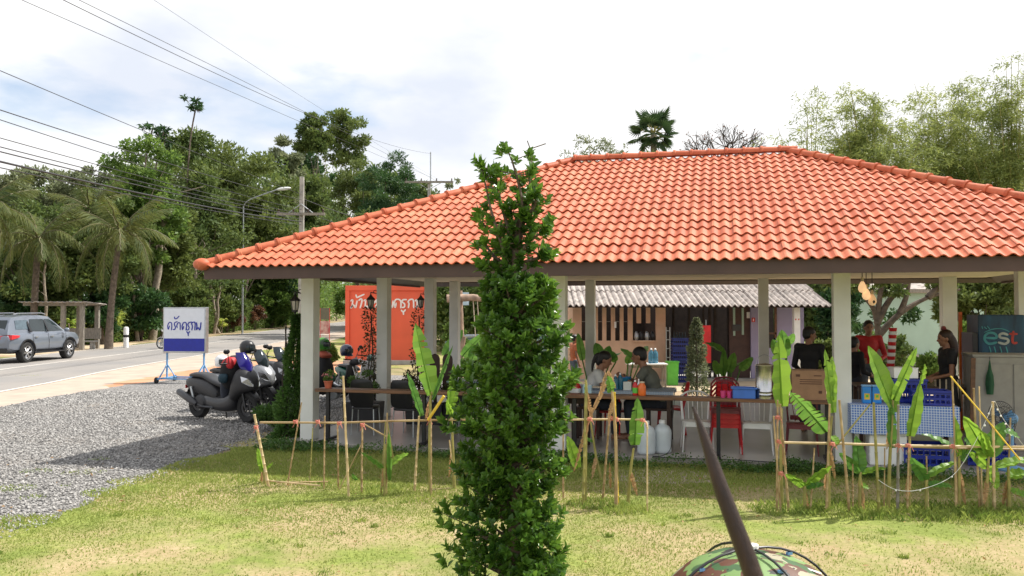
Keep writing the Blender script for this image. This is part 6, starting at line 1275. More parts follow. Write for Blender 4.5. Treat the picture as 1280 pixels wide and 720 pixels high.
# ---------------------------------------------------------------- trees
B, PB = M['bark'], M['palebark']
gl = 'trees of the left roadside wood'
tree('broadleaf_tree', 'sparse grey green tree at left frame edge above the coconut palms', 25, 50, 188, 150, 170, L['pale'], B, 8500, .30, 1, gl, dense=True, cl=.26, nclump=24, droop=.2)
tree('broadleaf_tree', 'pale feathery tree behind the overhead wires at left', 103, 52, 186, 110, 170, L['pale'], B, 6500, .24, 2, gl, dense=True, cl=.24, nclump=22)
tree('broadleaf_tree', 'light green tree with emerging sprigs left of the tallest crown', 178, 47, 166, 120, 200, L['fresh'], B, 9000, .26, 3, gl, dense=True, cl=.25, nclump=30)
tree('broadleaf_tree', 'tallest rounded brown green tree of the left wood', 232, 50, 155, 120, 220, L['forest'], B, 11000, .28, 4, gl, dense=True, cl=.3)
tree('broadleaf_tree', 'broad olive tree in the middle of the left wood', 300, 52, 174, 170, 190, L['olive'], B, 15000, .28, 5, gl, dense=True, cl=.28, nclump=34)
tree('broadleaf_tree', 'pale distant tree peeping over the olive crown', 356, 74, 163, 54, 110, L['pale'], PB, 3800, .34, 6, gl, dense=True, cl=.28, nclump=14)
tree('broadleaf_tree', 'dark green vine smothered tree left of the tall pair', 400, 60, 180, 110, 190, L['deep'], B, 11000, .36, 7, gl, dense=True, cl=.30)
tree('broadleaf_tree', 'deep green rounded tree in front of the vine covered one', 385, 52, 205, 110, 150, L['forest'], B, 8500, .28, 17, gl, dense=True, cl=.30)
tree('broadleaf_tree', 'round crowned tall tree, left one of the distant pair', 392, 80, 137, 52, 70, L['forest'], PB, 4600, .34, 8, gl, dense=True, cl=.36, nclump=18)
tree('broadleaf_tree', 'airy tall tree, right one of the distant pair', 432, 82, 130, 62, 100, L['forest'], PB, 4600, .34, 9, gl, dense=True, cl=.32, nclump=22)
tree('broadleaf_tree', 'dark spreading needle like tree right of the tall pair', 486, 66, 182, 95, 150, L['deep'], B, 9500, .32, 10, gl, dense=True, cl=.22, nclump=40, lw=.25)
tree('broadleaf_tree', 'grey green brushy tree between the tall pair and dark one', 448, 70, 188, 84, 140, L['olive'], PB, 7500, .32, 11, gl, dense=True, cl=.26, nclump=26, lw=.35)
tree('broadleaf_tree', 'small thin tree beside the far pole above the roof', 562, 88, 212, 54, 90, L['pale'], B, 1500, .36, 12, gl, dense=True, cl=.24, nclump=14)
tree('broadleaf_tree', 'thin tree left of the far pole, just clearing the roof', 528, 84, 206, 40, 90, L['forest'], B, 1500, .36, 13, gl, dense=True, cl=.24, nclump=14)
# lower storey
gu = 'understorey trees of the left wood'
for k, (px, Y, ty, w, h, lm_, lb) in enumerate(((40, 45, 240, 150, 160, 'forest', 'dark understorey tree behind the leftmost palm'), (130, 44, 235, 130, 150, 'forest', 'understorey tree behind the second palm'), (205, 44, 235, 130, 160, 'olive', 'olive understorey tree above the white sign'), (265, 46, 250, 110, 150, 'forest', 'mid green understorey tree right of the white sign'), (330, 47, 262, 110, 130, 'fresh', 'fresh green understorey tree under the street lamp'), (225, 56, 220, 200, 190, 'forest', 'wide dark tree behind the olive understorey'), (85, 58, 240, 200, 190, 'deep', 'wide dark tree deep behind the palms'), (330, 62, 240, 200, 160, 'deep', 'dark tree deep behind the street lamp'), (460, 60, 250, 180, 130, 'forest', 'green tree mass behind the left roof slope'))):
    tree('broadleaf_tree', lb, px, Y, ty, w, h, L[lm_], B, 7500, .26, 30+k, gu, dense=True, cl=.30, power=.6)
def bush(label, px, Y, pyt, w, lm_, n, ls, seed, cat='bush', name='bush', grp=None, lw=.5, depth=.7, zsc=1.):
    Yn = road_clear(px, Y); ls *= Yn/Y; Y = Yn; tp = P(px, pyt, Y); h = tp.z; rx = w/2*Y/F; o = thing(name, label, cat, (tp.x, Y, 0), 0, grp); me, c_, _ = crown('foliage', (rx*.85, rx*depth, h*.42), 22, n, ls, L[lm_], seed, cl=.34, lw=lw); link('foliage', me, o, (0, 0, h*.52))
    q = MB(); rg = np.random.default_rng(seed)
    for i in range(5): t = Vector(c_[i])+Vector((0, 0, h*.5)); q.tube(smoothline([(rg.normal()*.08, rg.normal()*.08, 0), (t.x*.4, t.y*.4, t.z*.6), t], 3), [.035*(1-.12*j) for j in range(7)], 5)
    q.build('stem', B, o, smooth=60); return o
gb = 'roadside bushes at the wood edge'
bl = [(15, 44, 345, 80, 'deep'), (70, 46, 345, 90, 'forest'), (128, 45, 352, 60, 'deep'), (175, 47, 350, 80, 'deep'), (230, 48, 345, 80, 'forest'), (285, 52, 350, 80, 'forest'), (340, 56, 350, 80, 'fresh'), (375, 66, 352, 70, 'fresh'), (420, 80, 350, 80, 'fresh'), (470, 85, 345, 90, 'forest')]
for k, (px, Y, t, w, lm_) in enumerate(bl):
    bush(('dark bush at far left behind the car', 'green bush behind the shelter roof', 'dark bush beside the yellow striped shrub', 'dark bush behind the marker post', 'green bush behind the white sign', 'green bush right of the white sign', 'fresh green bush above the bronze shrubs', 'fresh green bush just left of the front column', 'fresh green bush seen between the left columns', 'green thicket behind the orange wall')[k], px, Y, t, w, lm_, 6000, .22, 60+k, grp=gb)
bush('bronze red leaved shrub on the roadside bank, left one', 292, 54, 385, 30, 'croton', 2600, .15, 80); bush('bronze red leaved shrub on the roadside bank, right one', 318, 56, 378, 34, 'croton', 2800, .15, 81)
bush('small yellow green bush at the verge by the front column', 352, 58, 396, 26, 'fresh', 1300, .14, 82)
def strap(label, px, Y, pyt, w, n, seed):
    """clump of yellow striped strap leaves"""
    Y = road_clear(px, Y); tp = P(px, pyt, Y); h = tp.z; o = thing('striped_shrub', label, 'shrub', (tp.x, Y, 0), 0); rg = np.random.default_rng(seed); rx = w/2*Y/F; V_ = []; F_ = []
    for i in range(n):
        c_ = np.array([rg.normal()*rx*.4, rg.normal()*rx*.35, rg.uniform(.25, 1)*h*.75])
        for j in range(9):
            a = rg.uniform(0, 2*PI); l_ = .5*rg.uniform(.7, 1.2); d = np.array([math.cos(a), math.sin(a), 0]); s = np.array([-d[1], d[0], 0])*.045; up = np.array([0, 0, 1.]); k = len(V_)
            p1_ = c_+d*l_*.45+up*l_*.45; p2_ = c_+d*l_+up*l_*.15; V_ += [c_-s*.5, c_+s*.5, p1_+s, p1_-s, p2_, p2_]; F_ += [(k, k+1, k+2, k+3), (k+3, k+2, k+4, k+5)]
    link('foliage', fastmesh('foliage', np.array(V_), np.array(F_), leafmat('striped_yellow_leaf', (.10, .22, .03), (.40, .44, .10), .35, .5)), o)
    q = MB()
    for i in range(5): q.tube([(rg.normal()*.1, rg.normal()*.1, 0), (rg.normal()*rx*.4, rg.normal()*.3, h*.7)], .03, 5)
    q.build('stem', M['palebark'], o)
strap('tall clump of yellow striped strap leaves right of the shelter', 140, 44, 352, 40, 46, 1); strap('low yellow striped clump seen under the shelter roof', 92, 45, 392, 34, 24, 2); strap('yellow green clump at the verge right of the white sign', 275, 52, 392, 18, 14, 3)
# bare slim trunks along the road edge
q = 0
for k, (px0, px1, pt, Y, r_) in enumerate(((172, 164, 345, 42.5, .10), (190, 205, 255, 43, .20), (243, 244, 300, 45, .10), (272, 262, 335, 48, .09), (268, 278, 335, 48, .09), (57, 56, 330, 44, .09), (193, 195, 240, 50, .07))):
    Yn = road_clear(px0, Y); r_ *= Yn/Y; Y = Yn; a = P(px0, 425, Y); b = P(px1, pt, Y); o = thing('slim_tree', ('slim leaning bare trunk left of the big pale trunk', 'thick pale slanting trunk left of the white sign', 'slim straight trunk above the white sign', 'pale forked trunk right of the sign, left stem', 'pale forked trunk right of the sign, right stem', 'slim dark trunk behind the shelter', 'tall thin pale sapling rising through the left wood')[k], 'tree', (a.x, Y, 0)); rg = np.random.default_rng(k); h = b.z; mb = MB(); dx = b.x-a.x
    pts = [Vector((dx*i/8+.06*rg.normal(), 0, h*i/8)) for i in range(9)]; mb.tube(pts, [r_*(1.15-.6*i/8) for i in range(9)], 8)
    for j in range(6): s_ = pts[rg.integers(4, 9)]; mb.tube(smoothline([s_, s_+Vector((rg.normal()*.6, rg.normal()*.3, .5)), s_+Vector((rg.normal()*1.3, rg.normal()*.4, 1.1))], 3), [r_*.3*(1-.12*i) for i in range(7)], 5)
    mb.build('trunk', PB, o, smooth=60); me, _, _ = crown('crown', (1.0, .8, .8), 12, 900, .22, L['forest'], 100+k); link('crown', me, o, (dx, 0, h+.5))
# the sprigs that stand above the left wood
for k, (px, pb, pt, Y) in enumerate(((247, 170, 118, 66), (192, 185, 152, 66), (205, 190, 160, 65))):
    a = P(px-12, pb+40, Y); b = P(px, pt, Y); o = thing('emergent_sapling', ('thin emergent sapling with dark leaf tufts above the wood', 'thin sapling with dark tufts above the light green tree', 'short sapling right of the dark tufted one')[k], 'tree', (a.x, Y, 0)); mb = MB(); mb.tube(smoothline([(0, 0, 0), (0, 0, a.z), (b.x-a.x, 0, b.z-.3)], 4), [.09]*4+[.06]*4+[.04], 6)
    rg = np.random.default_rng(k+7); tips = []
    for j in range(7):
        t = Vector((b.x-a.x+rg.normal()*.45, rg.normal()*.3, b.z-.1-.75*rg.random()*1.6)); mb.tube([(Vector((b.x-a.x, 0, b.z-1.6))).lerp(t, .3), t], .02, 4); tips.append(t)
    mb.build('trunk', B, o, smooth=60); C_ = np.repeat(np.array([tuple(t) for t in tips]), 26, 0)+rg.normal(size=(26*7, 3))*.06; D = rg.normal(size=C_.shape); D[:, 2] *= .5; D /= np.linalg.norm(D, axis=1, keepdims=True); V_, F_ = leaf_quads(C_, D, rg.uniform(.25, .55, len(C_)), .16, rg); link('crown', fastmesh('crown', V_, F_, L['deep']), o)
# ---------------------------------------------------------------- palms
def frond_mesh(name, Ln, droop, seed, m, nl=46, ll=.75):
    rg = np.random.default_rng(seed); N_ = nl; pts = []
    for i in range(N_+1): t = i/N_; pts.append(np.array([Ln*(t-.18*t*t*droop), 0.03*rg.normal(), Ln*(.34*t-droop*.62*t*t)]))
    V_ = []; F_ = []
    for i in range(4, N_):
        t = i/N_; p = pts[i]; d = pts[i+1]-pts[i]; d /= np.linalg.norm(d); l_ = ll*(math.sin(PI*min(1, t*.9+.12))**.6)*rg.uniform(.85, 1.1)
        for s in (1, -1):
            side = np.array([0, s, 0.]); dd = side*.75+d*.6+np.array([0, 0, -.28-.25*rg.random()]); dd /= np.linalg.norm(dd); w = d*.028*Ln/3; k = len(V_); mid = p+dd*l_*.5; tip = p+dd*l_+np.array([0, 0, -l_*.30]); V_ += [p-w*.5, p+w*.5, mid+w, mid-w, tip+w*.1, tip-w*.1]; F_ += [(k, k+1, k+2, k+3), (k+3, k+2, k+4, k+5)]
    me = fastmesh(name, np.array(V_), np.array(F_), m); return me, pts
def coconut(label, px, Y, pyc, lean, nf, Ln, seed, grp='coconut palms at the roadside'):
    Ln *= .84; c_ = P(px, pyc, Y); o = thing('coconut_palm', label, 'palm tree', (c_.x-lean, Y, 0), 0, grp); h = c_.z; rg = np.random.default_rng(seed); mb = MB()
    mb.tube([(lean*(i/8)**1.6, 0, h*i/8) for i in range(9)], [.22, .19, .17, .16, .155, .15, .145, .14, .16], 10)
    for k in range(14): zz = h*(k+1)/15; xx = lean*((k+1)/15)**1.6; mb.lathe([(.165, -.02), (.18, 0), (.165, .02)], 10, M=TR((xx, 0, zz)), cap=False)
    mb.build('trunk', M['bark'], o, smooth=40)
    var = [frond_mesh('frond', Ln, dr, seed*5+j, L['palm']) for j, dr in enumerate((.55, 1.1, 1.7))]; rach = []
    for me, pts in var: q = MB(); q.tube([tuple(p) for p in pts[::3]], [.05*(1-.055*i) for i in range(len(pts[::3]))], 5); q_ = q.build('midrib', L['midrib'], o); rach.append(q_.data); bpy.data.objects.remove(q_)
    for i in range(nf):
        a = 2*PI*i*.382+rg.normal()*.15; lv = (i+.5)/nf; j = min(2, int(lv*3)); el = (.75-1.25*lv)
        f = link('frond', var[j][0], o, (lean, 0, h), (0, -el, a)); link('midrib', rach[j], f)
    for k in range(5): a = k*1.2; MB().ell((lean+math.cos(a)*.22, math.sin(a)*.22, h-.25), (.12, .12, .15), 8, 6).build('coconut', M['canegreen'], o, smooth=60)
    q = MB()
    return o
coconut('tall coconut palm in the middle of the left wood edge', 150, 42, 292, .5, 18, 4.0, 1); coconut('coconut palm at the left frame edge with drooping fronds', 48, 41, 300, .2, 16, 3.6, 2); coconut('coconut palm half outside the left frame edge', -22, 38, 262, .2, 14, 3.6, 3); coconut('low coconut palm between the two taller ones', 112, 48, 262, -.3, 14, 3.8, 4)
def fanpalm():
    Y = 58; c_ = P(817, 168, Y); o = thing('fan_palm', 'tall fan leaved palm rising behind the roof ridge', 'palm tree', (c_.x, Y, 0)); h = c_.z; q = MB(); q.tube([(0, 0, 0), (0, 0, h)], [.3, .22], 10); q.build('trunk', M['greywood'], o)
    vs = [(0, 0, 0)]; fs = []; n = 18; Rr = 1.0
    for i in range(n*2+1):
        a = -1.9+3.8*i/(n*2); r_ = Rr*(1 if i % 2 == 0 else .5); vs.append((.95+math.cos(a)*r_, math.sin(a)*r_, (.05 if i % 2 else -.03)-.25*(r_/Rr)**2*abs(math.sin(a)))); 
    vs[0] = (.95, 0, 0)
    for i in range(1, n*2+1): fs.append((0, i, i+1))
    me = bpy.data.meshes.new('fan_leaf'); me.from_pydata(vs, [], fs); me.materials.append(L['fan']); rg = np.random.default_rng(4)
    q = MB(); q.tube([(0, 0, 0), (1.0, 0, 0)], .03, 5); pet = q.build('petiole', M['canegreen'], o).data; bpy.data.objects.remove(bpy.data.objects['petiole'])
    for i in range(24):
        el = 1.25-2.2*(i/23)+rg.normal()*.1; a = i*2.4; k = rg.uniform(.9, 1.15); f = link('fan_leaf', me, o, (0, 0, h+.1), (rg.normal()*.3, -el, a), (k, k, k)); link('petiole', pet, f)
fanpalm()
tree('broadleaf_tree', 'rounded green shrub crown touching the ridge below the fan palm', 820, 52, 184, 60, 60, L['olive'], B, 2500, .26, 51)
tree('feathery_tree', 'pale feathery tree behind the left end of the ridge', 735, 42, 160, 88, 90, L['pale'], PB, 1500, .20, 52, cl=.22, nclump=34, lw=.3)
tree('feathery_tree', 'thin feathery tree between the pale one and fan palm', 772, 46, 172, 46, 70, L['pale'], PB, 600, .20, 53, cl=.2, nclump=20, lw=.3)
# leafless tree
def bare():
    Y = 60; b0 = P(905, 200, Y); o = thing('leafless_tree', 'nearly leafless dark twiggy tree behind the ridge', 'tree', (b0.x, Y, 0)); rg = np.random.default_rng(3); mb = MB(); top = P(905, 150, Y).z; tips = []
    def rec(p, d, l_, r_, lv):
        e_ = p+d*l_; mb.tube([p, p.lerp(e_, .5)+Vector((rg.normal(), rg.normal(), rg.normal()))*l_*.05, e_], [r_, r_*.85, r_*.7], 5 if lv > 2 else 4, cap=False)
        if lv == 0: tips.append(e_); return
        for k in range(3 if lv > 1 else 2):
            n_ = (d+Vector((rg.normal(), rg.normal()*.7, rg.normal()*.4+.12))*.62).normalized(); rec(e_, n_, l_*rg.uniform(.62, .85), r_*.62, lv-1)
    mb.tube([(0, 0, 0), (0, 0, b0.z-1.2)], [.3, .2], 8)
    for k in range(7): rec(Vector((0, 0, b0.z-1.2)), Vector((math.cos(k)*.95, math.sin(k*2)*.6, .9)).normalized(), 1.3, .10, 4)
    mb.build('trunk', M['darkbark'], o); C_ = np.array([tuple(t) for t in tips]); sel = rg.random(len(C_)) < .45; C_ = C_[sel]; D = rg.normal(size=C_.shape); D /= np.linalg.norm(D, axis=1, keepdims=True); V_, F_ = leaf_quads(C_, D, .16, .10, rg); link('crown', fastmesh('crown', V_, F_, L['croton']), o)
bare()
# bamboo stands
def bamboo(label, px, Y, pyt, w, seed, nculm, nl, lm_='bamboo', grp='bamboo stands behind the roof', spread=1., den=1.):
    tp = P(px, pyt, Y); H = tp.z*1.2; rx = w/2*Y/F; o = thing('bamboo_clump', label, 'bamboo', (tp.x, Y, 0), 0, grp); rg = np.random.default_rng(seed); q = MB(); Cs = []; Ds = []
    for i in range(nculm):
        a = rg.uniform(0, 2*PI); rr = rg.random()**.6; ox, oy = math.cos(a)*rx*rr, math.sin(a)*rx*.6*rr; hh = H*(1-.30*rr*rr)*rg.uniform(.78, 1.0); bx, by = ox*.3, oy*.3
        pts = [Vector((bx+(ox-bx)*t**2*.9, by+(oy-by)*t**2*.9, hh*(t*1.12-.22*t**3)/.9*.9)) for t in [j/12 for j in range(13)]]; q.tube(pts, [.045*(1-.07*j) for j in range(13)], 5, cap=False)
        n_ = int(nl/nculm); t = rg.uniform(.28, 1.0, n_)**.8; idx = np.clip((t*12).astype(int), 0, 11); fr = t*12-idx; A = np.array([tuple(p) for p in pts]); base = A[idx]*(1-fr[:, None])+A[idx+1]*fr[:, None]
        # side branchlets: leaves in sprays
        nb = 26; ba = rg.uniform(0, 2*PI, nb); bl_ = rg.uniform(.25, 1.1, nb)*(H/10); bt = rg.uniform(.3, 1.0, nb); bi = rg.integers(0, nb, n_); ii = np.clip((bt[bi]*12).astype(int), 0, 11); ff = bt[bi]*12-ii; bs = A[ii]*(1-ff[:, None])+A[ii+1]*ff[:, None]
        u = rg.random(n_)**.7; off = np.stack([np.cos(ba[bi])*bl_[bi]*u, np.sin(ba[bi])*bl_[bi]*u, .25*u*bl_[bi]-.5*u*u*bl_[bi]], 1)+rg.normal(size=(n_, 3))*.10; Cs.append(bs+off)
        dd = np.stack([np.cos(ba[bi])*.6, np.sin(ba[bi])*.6, np.full(n_, -.35)], 1)+rg.normal(size=(n_, 3))*.55; Ds.append(dd/np.linalg.norm(dd, axis=1, keepdims=True))
    C_ = np.concatenate(Cs); D = np.concatenate(Ds); V_, F_ = leaf_quads(C_, D, rg.uniform(.14, .30, len(C_)), rg.uniform(.028, .05, len(C_)), rg); link('foliage', fastmesh('foliage', V_, F_, L[lm_]), o); q.build('culms', M['canegreen'], o, smooth=60); return o
bamboo('airy bamboo clump with thin drooping sprays left of the dense stand', 1010, 38, 118, 110, 1, 14, 9500)
bamboo('dense yellow green bamboo stand behind the right ridge', 1088, 36, 118, 185, 2, 36, 50000)
bamboo('tall dense bamboo stand right of the middle stand', 1180, 38, 88, 150, 3, 30, 36000)
bamboo('bamboo stand leaning out of the right frame edge', 1262, 36, 86, 140, 4, 26, 32000)
bamboo('dark low bamboo behind the right roof slope', 1210, 44, 130, 220, 5, 30, 30000, 'forest'); bamboo('low dense bamboo behind the ridge end', 1080, 44, 158, 150, 6, 20, 22000, 'olive')
# garden seen under the roof
gg = 'garden greenery behind the pavilion'
for k, (px, Y, ty, w, h, lm_, n_) in enumerate(((565, 40, 330, 90, 90, 'fresh', 6000), (640, 38, 325, 110, 110, 'forest', 7500), (700, 36, 330, 80, 120, 'forest', 6500), (1045, 25.5, 335, 60, 110, 'deep', 4500), (1230, 22, 318, 150, 110, 'olive', 11000), (880, 34, 330, 120, 130, 'fresh', 6500), (960, 33, 335, 90, 120, 'fresh', 5000), (1160, 33, 300, 200, 100, 'forest', 9000), (1025, 30, 330, 120, 130, 'forest', 6500), (500, 50, 325, 140, 100, 'forest', 6000))):
    tree('garden_tree', ('fresh green garden tree behind the log swing', 'green garden tree behind the foreground tree', 'green garden tree left of the kitchen house', 'dark dense shrub tree left of the right front column', 'sunlit olive tree filling the right rear opening', 'bright green tree behind the dark hall', 'bright green tree behind the lilac wall', 'green tree over the mint house', 'green tree between lilac wall and mint house', 'green tree behind the orange sign wall')[k], px, Y, ty, w, h, L[lm_], B, n_, .15 if Y < 30 else .2, 200+k, gg, dense=True, r0=.08, power=.6)
for k, (px, Y, t, w, lm_) in enumerate(((1075, 22, 405, 50, 'fresh'), (1115, 24, 415, 60, 'forest'), (1165, 21, 440, 50, 'fresh'), (1030, 21, 420, 40, 'forest'), (570, 27, 398, 40, 'fresh'), (650, 26, 395, 70, 'forest'), (412, 30, 430, 24, 'fresh'), (1210, 20, 400, 40, 'fresh'), (700, 30, 390, 40, 'forest'), (440, 22.5, 470, 60, 'forest'), (598, 23, 440, 50, 'fresh'), (900, 27.5, 385, 90, 'fresh'), (675, 21, 430, 50, 'fresh'))):
    bush(('bright bush behind the man in red', 'bush in front of the mint wall', 'bush behind the woman with long hair', 'bush behind the man in black', 'bright bush beside the log post', 'bush hidden behind the foreground tree', 'small green bush near the patterned banner', 'bright bush by the orange post', 'bush left of the kitchen corner', 'low bush below the orange wall', 'low bush by the log frame foot', 'bright bush seen through the hall doorway', 'bush between foreground tree and kitchen')[k], px, Y, t, w, lm_, 3200, .10, 230+k)
# frangipani like tree with curved limbs near the mint wall
o = thing('garden_tree', 'low tree with long curving bare limbs before the mint wall', 'tree', (P(1100, 420, 19).x, 19, 0)); mb = MB(); bz = 0
for pts in ([(1098, 470), (1096, 400), (1082, 372), (1070, 345)], [(1096, 405), (1112, 375), (1135, 352), (1150, 335)], [(1098, 420), (1125, 392), (1160, 372), (1200, 362)], [(1096, 400), (1100, 370), (1106, 340)], [(1125, 392), (1133, 370), (1138, 345)], [(1160, 372), (1180, 352), (1190, 340)]):
    w3 = [P(x, y, 19)-o.location for x, y in pts]; w3[0] = w3[0] if pts[0] != (1098, 470) else Vector((0, 0, 0)); sp = smoothline(w3, 4); mb.tube(sp, [.085*(1-.75*i/len(sp)) for i in range(len(sp))], 7)
mb.build('trunk', B, o, smooth=60)
me, _, _ = crown('crown', (1.7, 1.0, .35), 24, 2600, .12, L['forest'], 77, cl=.2); link('crown', me, o, P(1120, 350, 19)-o.location); me, _, _ = crown('lower_leaves', (1.2, .6, .4), 16, 900, .10, L['deep'], 78, cl=.2); link('lower_leaves', me, o, P(1120, 405, 19.5)-o.location)
# conical small tree by the hall
c = P(871, 462, 18.5); o = thing('conical_shrub', 'small upright pale leaved conical shrub before the dark hall', 'shrub', (c.x, 18.5, 0)); h = P(871, 403, 18.5).z; rg = np.random.default_rng(5); n = 2600; z = rg.random(n)*h; r = .27*(1-z/h)**.5*(rg.random(n)**.4)*(1+.2*np.sin(z*14)); a = rg.uniform(0, 2*PI, n); D = np.stack([np.cos(a), np.sin(a), rg.normal(.4, .5, n)], 1); D /= np.linalg.norm(D, axis=1, keepdims=True)
V_, F_ = leaf_quads(np.stack([r*np.cos(a), r*np.sin(a), z+.08], 1), D, .07, .035, rg); link('foliage', fastmesh('foliage', V_, F_, L['pale']), o); MB().tube([(0, 0, 0), (0, 0, h*.9)], [.03, .01], 6).build('stem', B, o)
# ---------------------------------------------------------------- banana plants, heliconia
def blade(mb, base, d0, Ln, Wd, bend=.5, tear=0, twist=0, n=12, rg=None, fold=.25):
    """one big leaf: strip either side of the midrib, optional tears"""
    p = Vector(base); d = Vector(d0).normalized(); side = d.cross(Vector((0, 0, 1)))
    if abs(d.z) > .7: side = Vector((1, 0, 0))-d*d.x
    side.normalize(); side = (Matrix.Rotation(twist, 3, d) @ side); pts = [p.copy()]; ds = [d.copy()]
    for i in range(n): d = (d+Vector((0, 0, -bend/n))).normalized() if abs(d.z) < .999 or bend == 0 else (d+Vector((side.y, -side.x, -bend))*(1/n)).normalized(); p = p+d*Ln/n; pts.append(p.copy()); ds.append(d.copy())
    for s in (1, -1):
        tf = []
        for i in range(n+1):
            t = i/n; w = Wd/2*max(.02, math.sin(PI*min(1, .06+t*.94)**.85))**.55*(1-.15*t)*(0.05 if i == n else 1); sd = side-ds[i]*side.dot(ds[i]); sd.normalize(); nn = sd.cross(ds[i]); dr = 1 if not tear else (1-.25*rg.random())
            tf.append((pts[i], pts[i]+sd*s*w*dr+nn*abs(w)*fold*1.0+nn*.008*math.sin(i*2.1+s)))
        vs = []; fs = []
        for i in range(n):
            (a, b), (c, e) = tf[i], tf[i+1]; gap = tear and rg.random() < tear and i > 1
            k = len(vs); b2 = b; e2 = e
            if gap: e2 = e.lerp(b, .35)+(c-a)*-.1
            vs += [a, c, e2, b2]; fs.append((k, k+1, k+2, k+3))
        mb.add(vs, fs)
    mb.tube([tuple(q) for q in pts], [.012*(Ln/.6)*(1-.85*i/n) for i in range(n+1)], 4)
def plant(label, px, py, stem, leaves, grp=None, cat='banana plant', name='banana_plant', stalkm='canegreen', seed=0, Yb=None):
    """px,py: foot in the image; leaves = (base px, base py, tip px, tip py, width m, bend, tear, twist, material)"""
    g = G(px, py); o = thing(name, label, cat, (g.x, g.y, 0), 0, grp); Y = g.y; rg = random.Random(seed)
    if stem:
        q = MB(); pts = [P(x, y, Y)-Vector((g.x, g.y, 0)) for x, y in stem]; pts[0].z = 0; sp = smoothline(pts, 4); q.tube(sp, [.019*(1-.5*i/len(sp)) for i in range(len(sp))], 7); q.build('stalk', M[stalkm], o, smooth=60)
    if grp and stem and len(stem) > 2:
        mx_, my_ = stem[len(stem)//2]; s_ = rg.choice((-1, 1)); leaves = list(leaves)+[(mx_, my_, mx_+s_*rg.uniform(3, 9), my_+rg.uniform(22, 42), .05, .1, .5, .4, 'dry')]
    for (bx, by, tx, ty, w, bend, tear, tw, mt) in leaves:
        dy = rg.uniform(-.12, .12); a = P(bx, by, Y)-Vector((g.x, g.y, 0)); t = P(tx, ty, Y+dy)-Vector((g.x, g.y, 0)); v = t-a; Ln = v.length*(1+.06*bend); d0 = v.normalized()+Vector((0, 0, bend*.5)); q = MB(); tw += (.85 if v.x > 0 else -.85) if abs(v.x) > .45*v.length else 0; w *= 1.15; tear = max(tear, rg.choice((0, .06, .12))); blade(q, a, d0, Ln, w, bend, tear, tw, 12, rg, fold=.22); ob = q.build('leaf', L[mt], o); ob.data.polygons.foreach_set('use_smooth', [True]*len(ob.data.polygons))
    return o
bn, bd_ = 'banana', 'bananadk'
gB = 'young banana plants along the stakes'
plant('small banana shoot tied to the leftmost leaning stake', 331, 606, [(331, 606), (330, 580), (328, 570)], [(329, 590, 322, 560, .07, .1, 0, 0, bn), (331, 588, 341, 578, .05, .3, 0, 0, bn)], gB, seed=1)
plant('banana stem with two broad leaves near the left stakes', 481, 621, [(481, 621), (481, 580), (482, 555)], [(479, 585, 453, 565, .10, .5, 0, .3, bd_), (483, 585, 510, 566, .10, .4, 0, -.3, bn), (487, 600, 486, 540, .06, .0, 0, 0, bd_), (446, 600, 440, 592, .05, .2, 0, 0, bd_)], gB, seed=2)
plant('tall banana plant with bright torn leaf before the third column', 538, 617, [(538, 617), (537, 560), (538, 500), (540, 490)], [(539, 494, 519, 404, .24, -.05, .45, .6, bn), (527, 520, 509, 466, .10, .05, 0, .9, bd_), (541, 500, 566, 432, .05, 0, 0, 0, bd_)], gB, seed=3)
plant('banana plant with split hanging leaf just left of the tree', 568, 612, [(568, 612), (566, 560), (564, 510)], [(560, 518, 567, 455, .12, -.05, .2, .8, bn), (563, 512, 572, 478, .15, -.1, .2, -.5, bn), (566, 520, 558, 500, .06, .2, 0, 0, bn)], gB, seed=4)
plant('tall dying banana stalk with hanging dry leaf strips', 731, 630, [(731, 630), (732, 560), (733, 490), (732, 475)], [(733, 500, 732, 473, .035, 0, 0, 0, bn), (737, 520, 717, 590, .05, 0, .6, .5, 'dry'), (757, 480, 738, 520, .05, .1, .5, .4, 'dry'), (722, 585, 709, 545, .12, .1, 0, .5, bn)], gB, seed=5, stalkm='canegreen')
plant('banana stalk topped by small folded leaf beside the sauce bottles', 770, 636, [(770, 636), (770, 560), (766, 500), (764, 487)], [(764, 490, 760, 470, .10, .1, 0, .4, bd_), (758, 466, 748, 500, .04, 0, .5, .3, 'dry'), (760, 464, 770, 486, .04, 0, .5, .3, 'dry'), (763, 610, 762, 578, .03, 0, .3, .3, 'dry')], gB, seed=6, stalkm='cane')
plant('single broad rippled banana leaf before the white jugs', 785, 632, [(785, 632), (788, 590), (792, 560)], [(793, 556, 797, 497, .17, .0, .1, .3, bd_), (792, 556, 790, 532, .10, .2, 0, .6, bn)], gB, seed=7)
plant('thin green banana stalk leaning beside the dry one', 752, 600, [(752, 625), (745, 570), (738, 525)], [(741, 552, 729, 548, .05, .2, 0, 0, bd_)], gB, seed=8)
plant('tall banana leaf glowing yellow green beside the steel churn', 977, 636, [(977, 636), (976, 560), (977, 510)], [(977, 508, 973, 418, .20, -.02, 0, .15, bn)], gB, seed=9)
plant('drooping fern like torn banana leaf behind the stake bundle', 1013, 638, [(1036, 640), (1036, 580), (1037, 540)], [(1033, 540, 988, 490, .22, .15, .85, .35, bd_), (1040, 545, 1047, 555, .08, .3, 0, 0, bn)], gB, seed=10)
plant('tall narrow banana leaf bent over the carton corner', 1034, 640, [(1034, 640), (1036, 560), (1040, 520)], [(1041, 516, 1031, 437, .12, -.05, 0, .25, bn), (1042, 500, 1040, 445, .08, 0, 0, -.3, bn)], gB, seed=11)
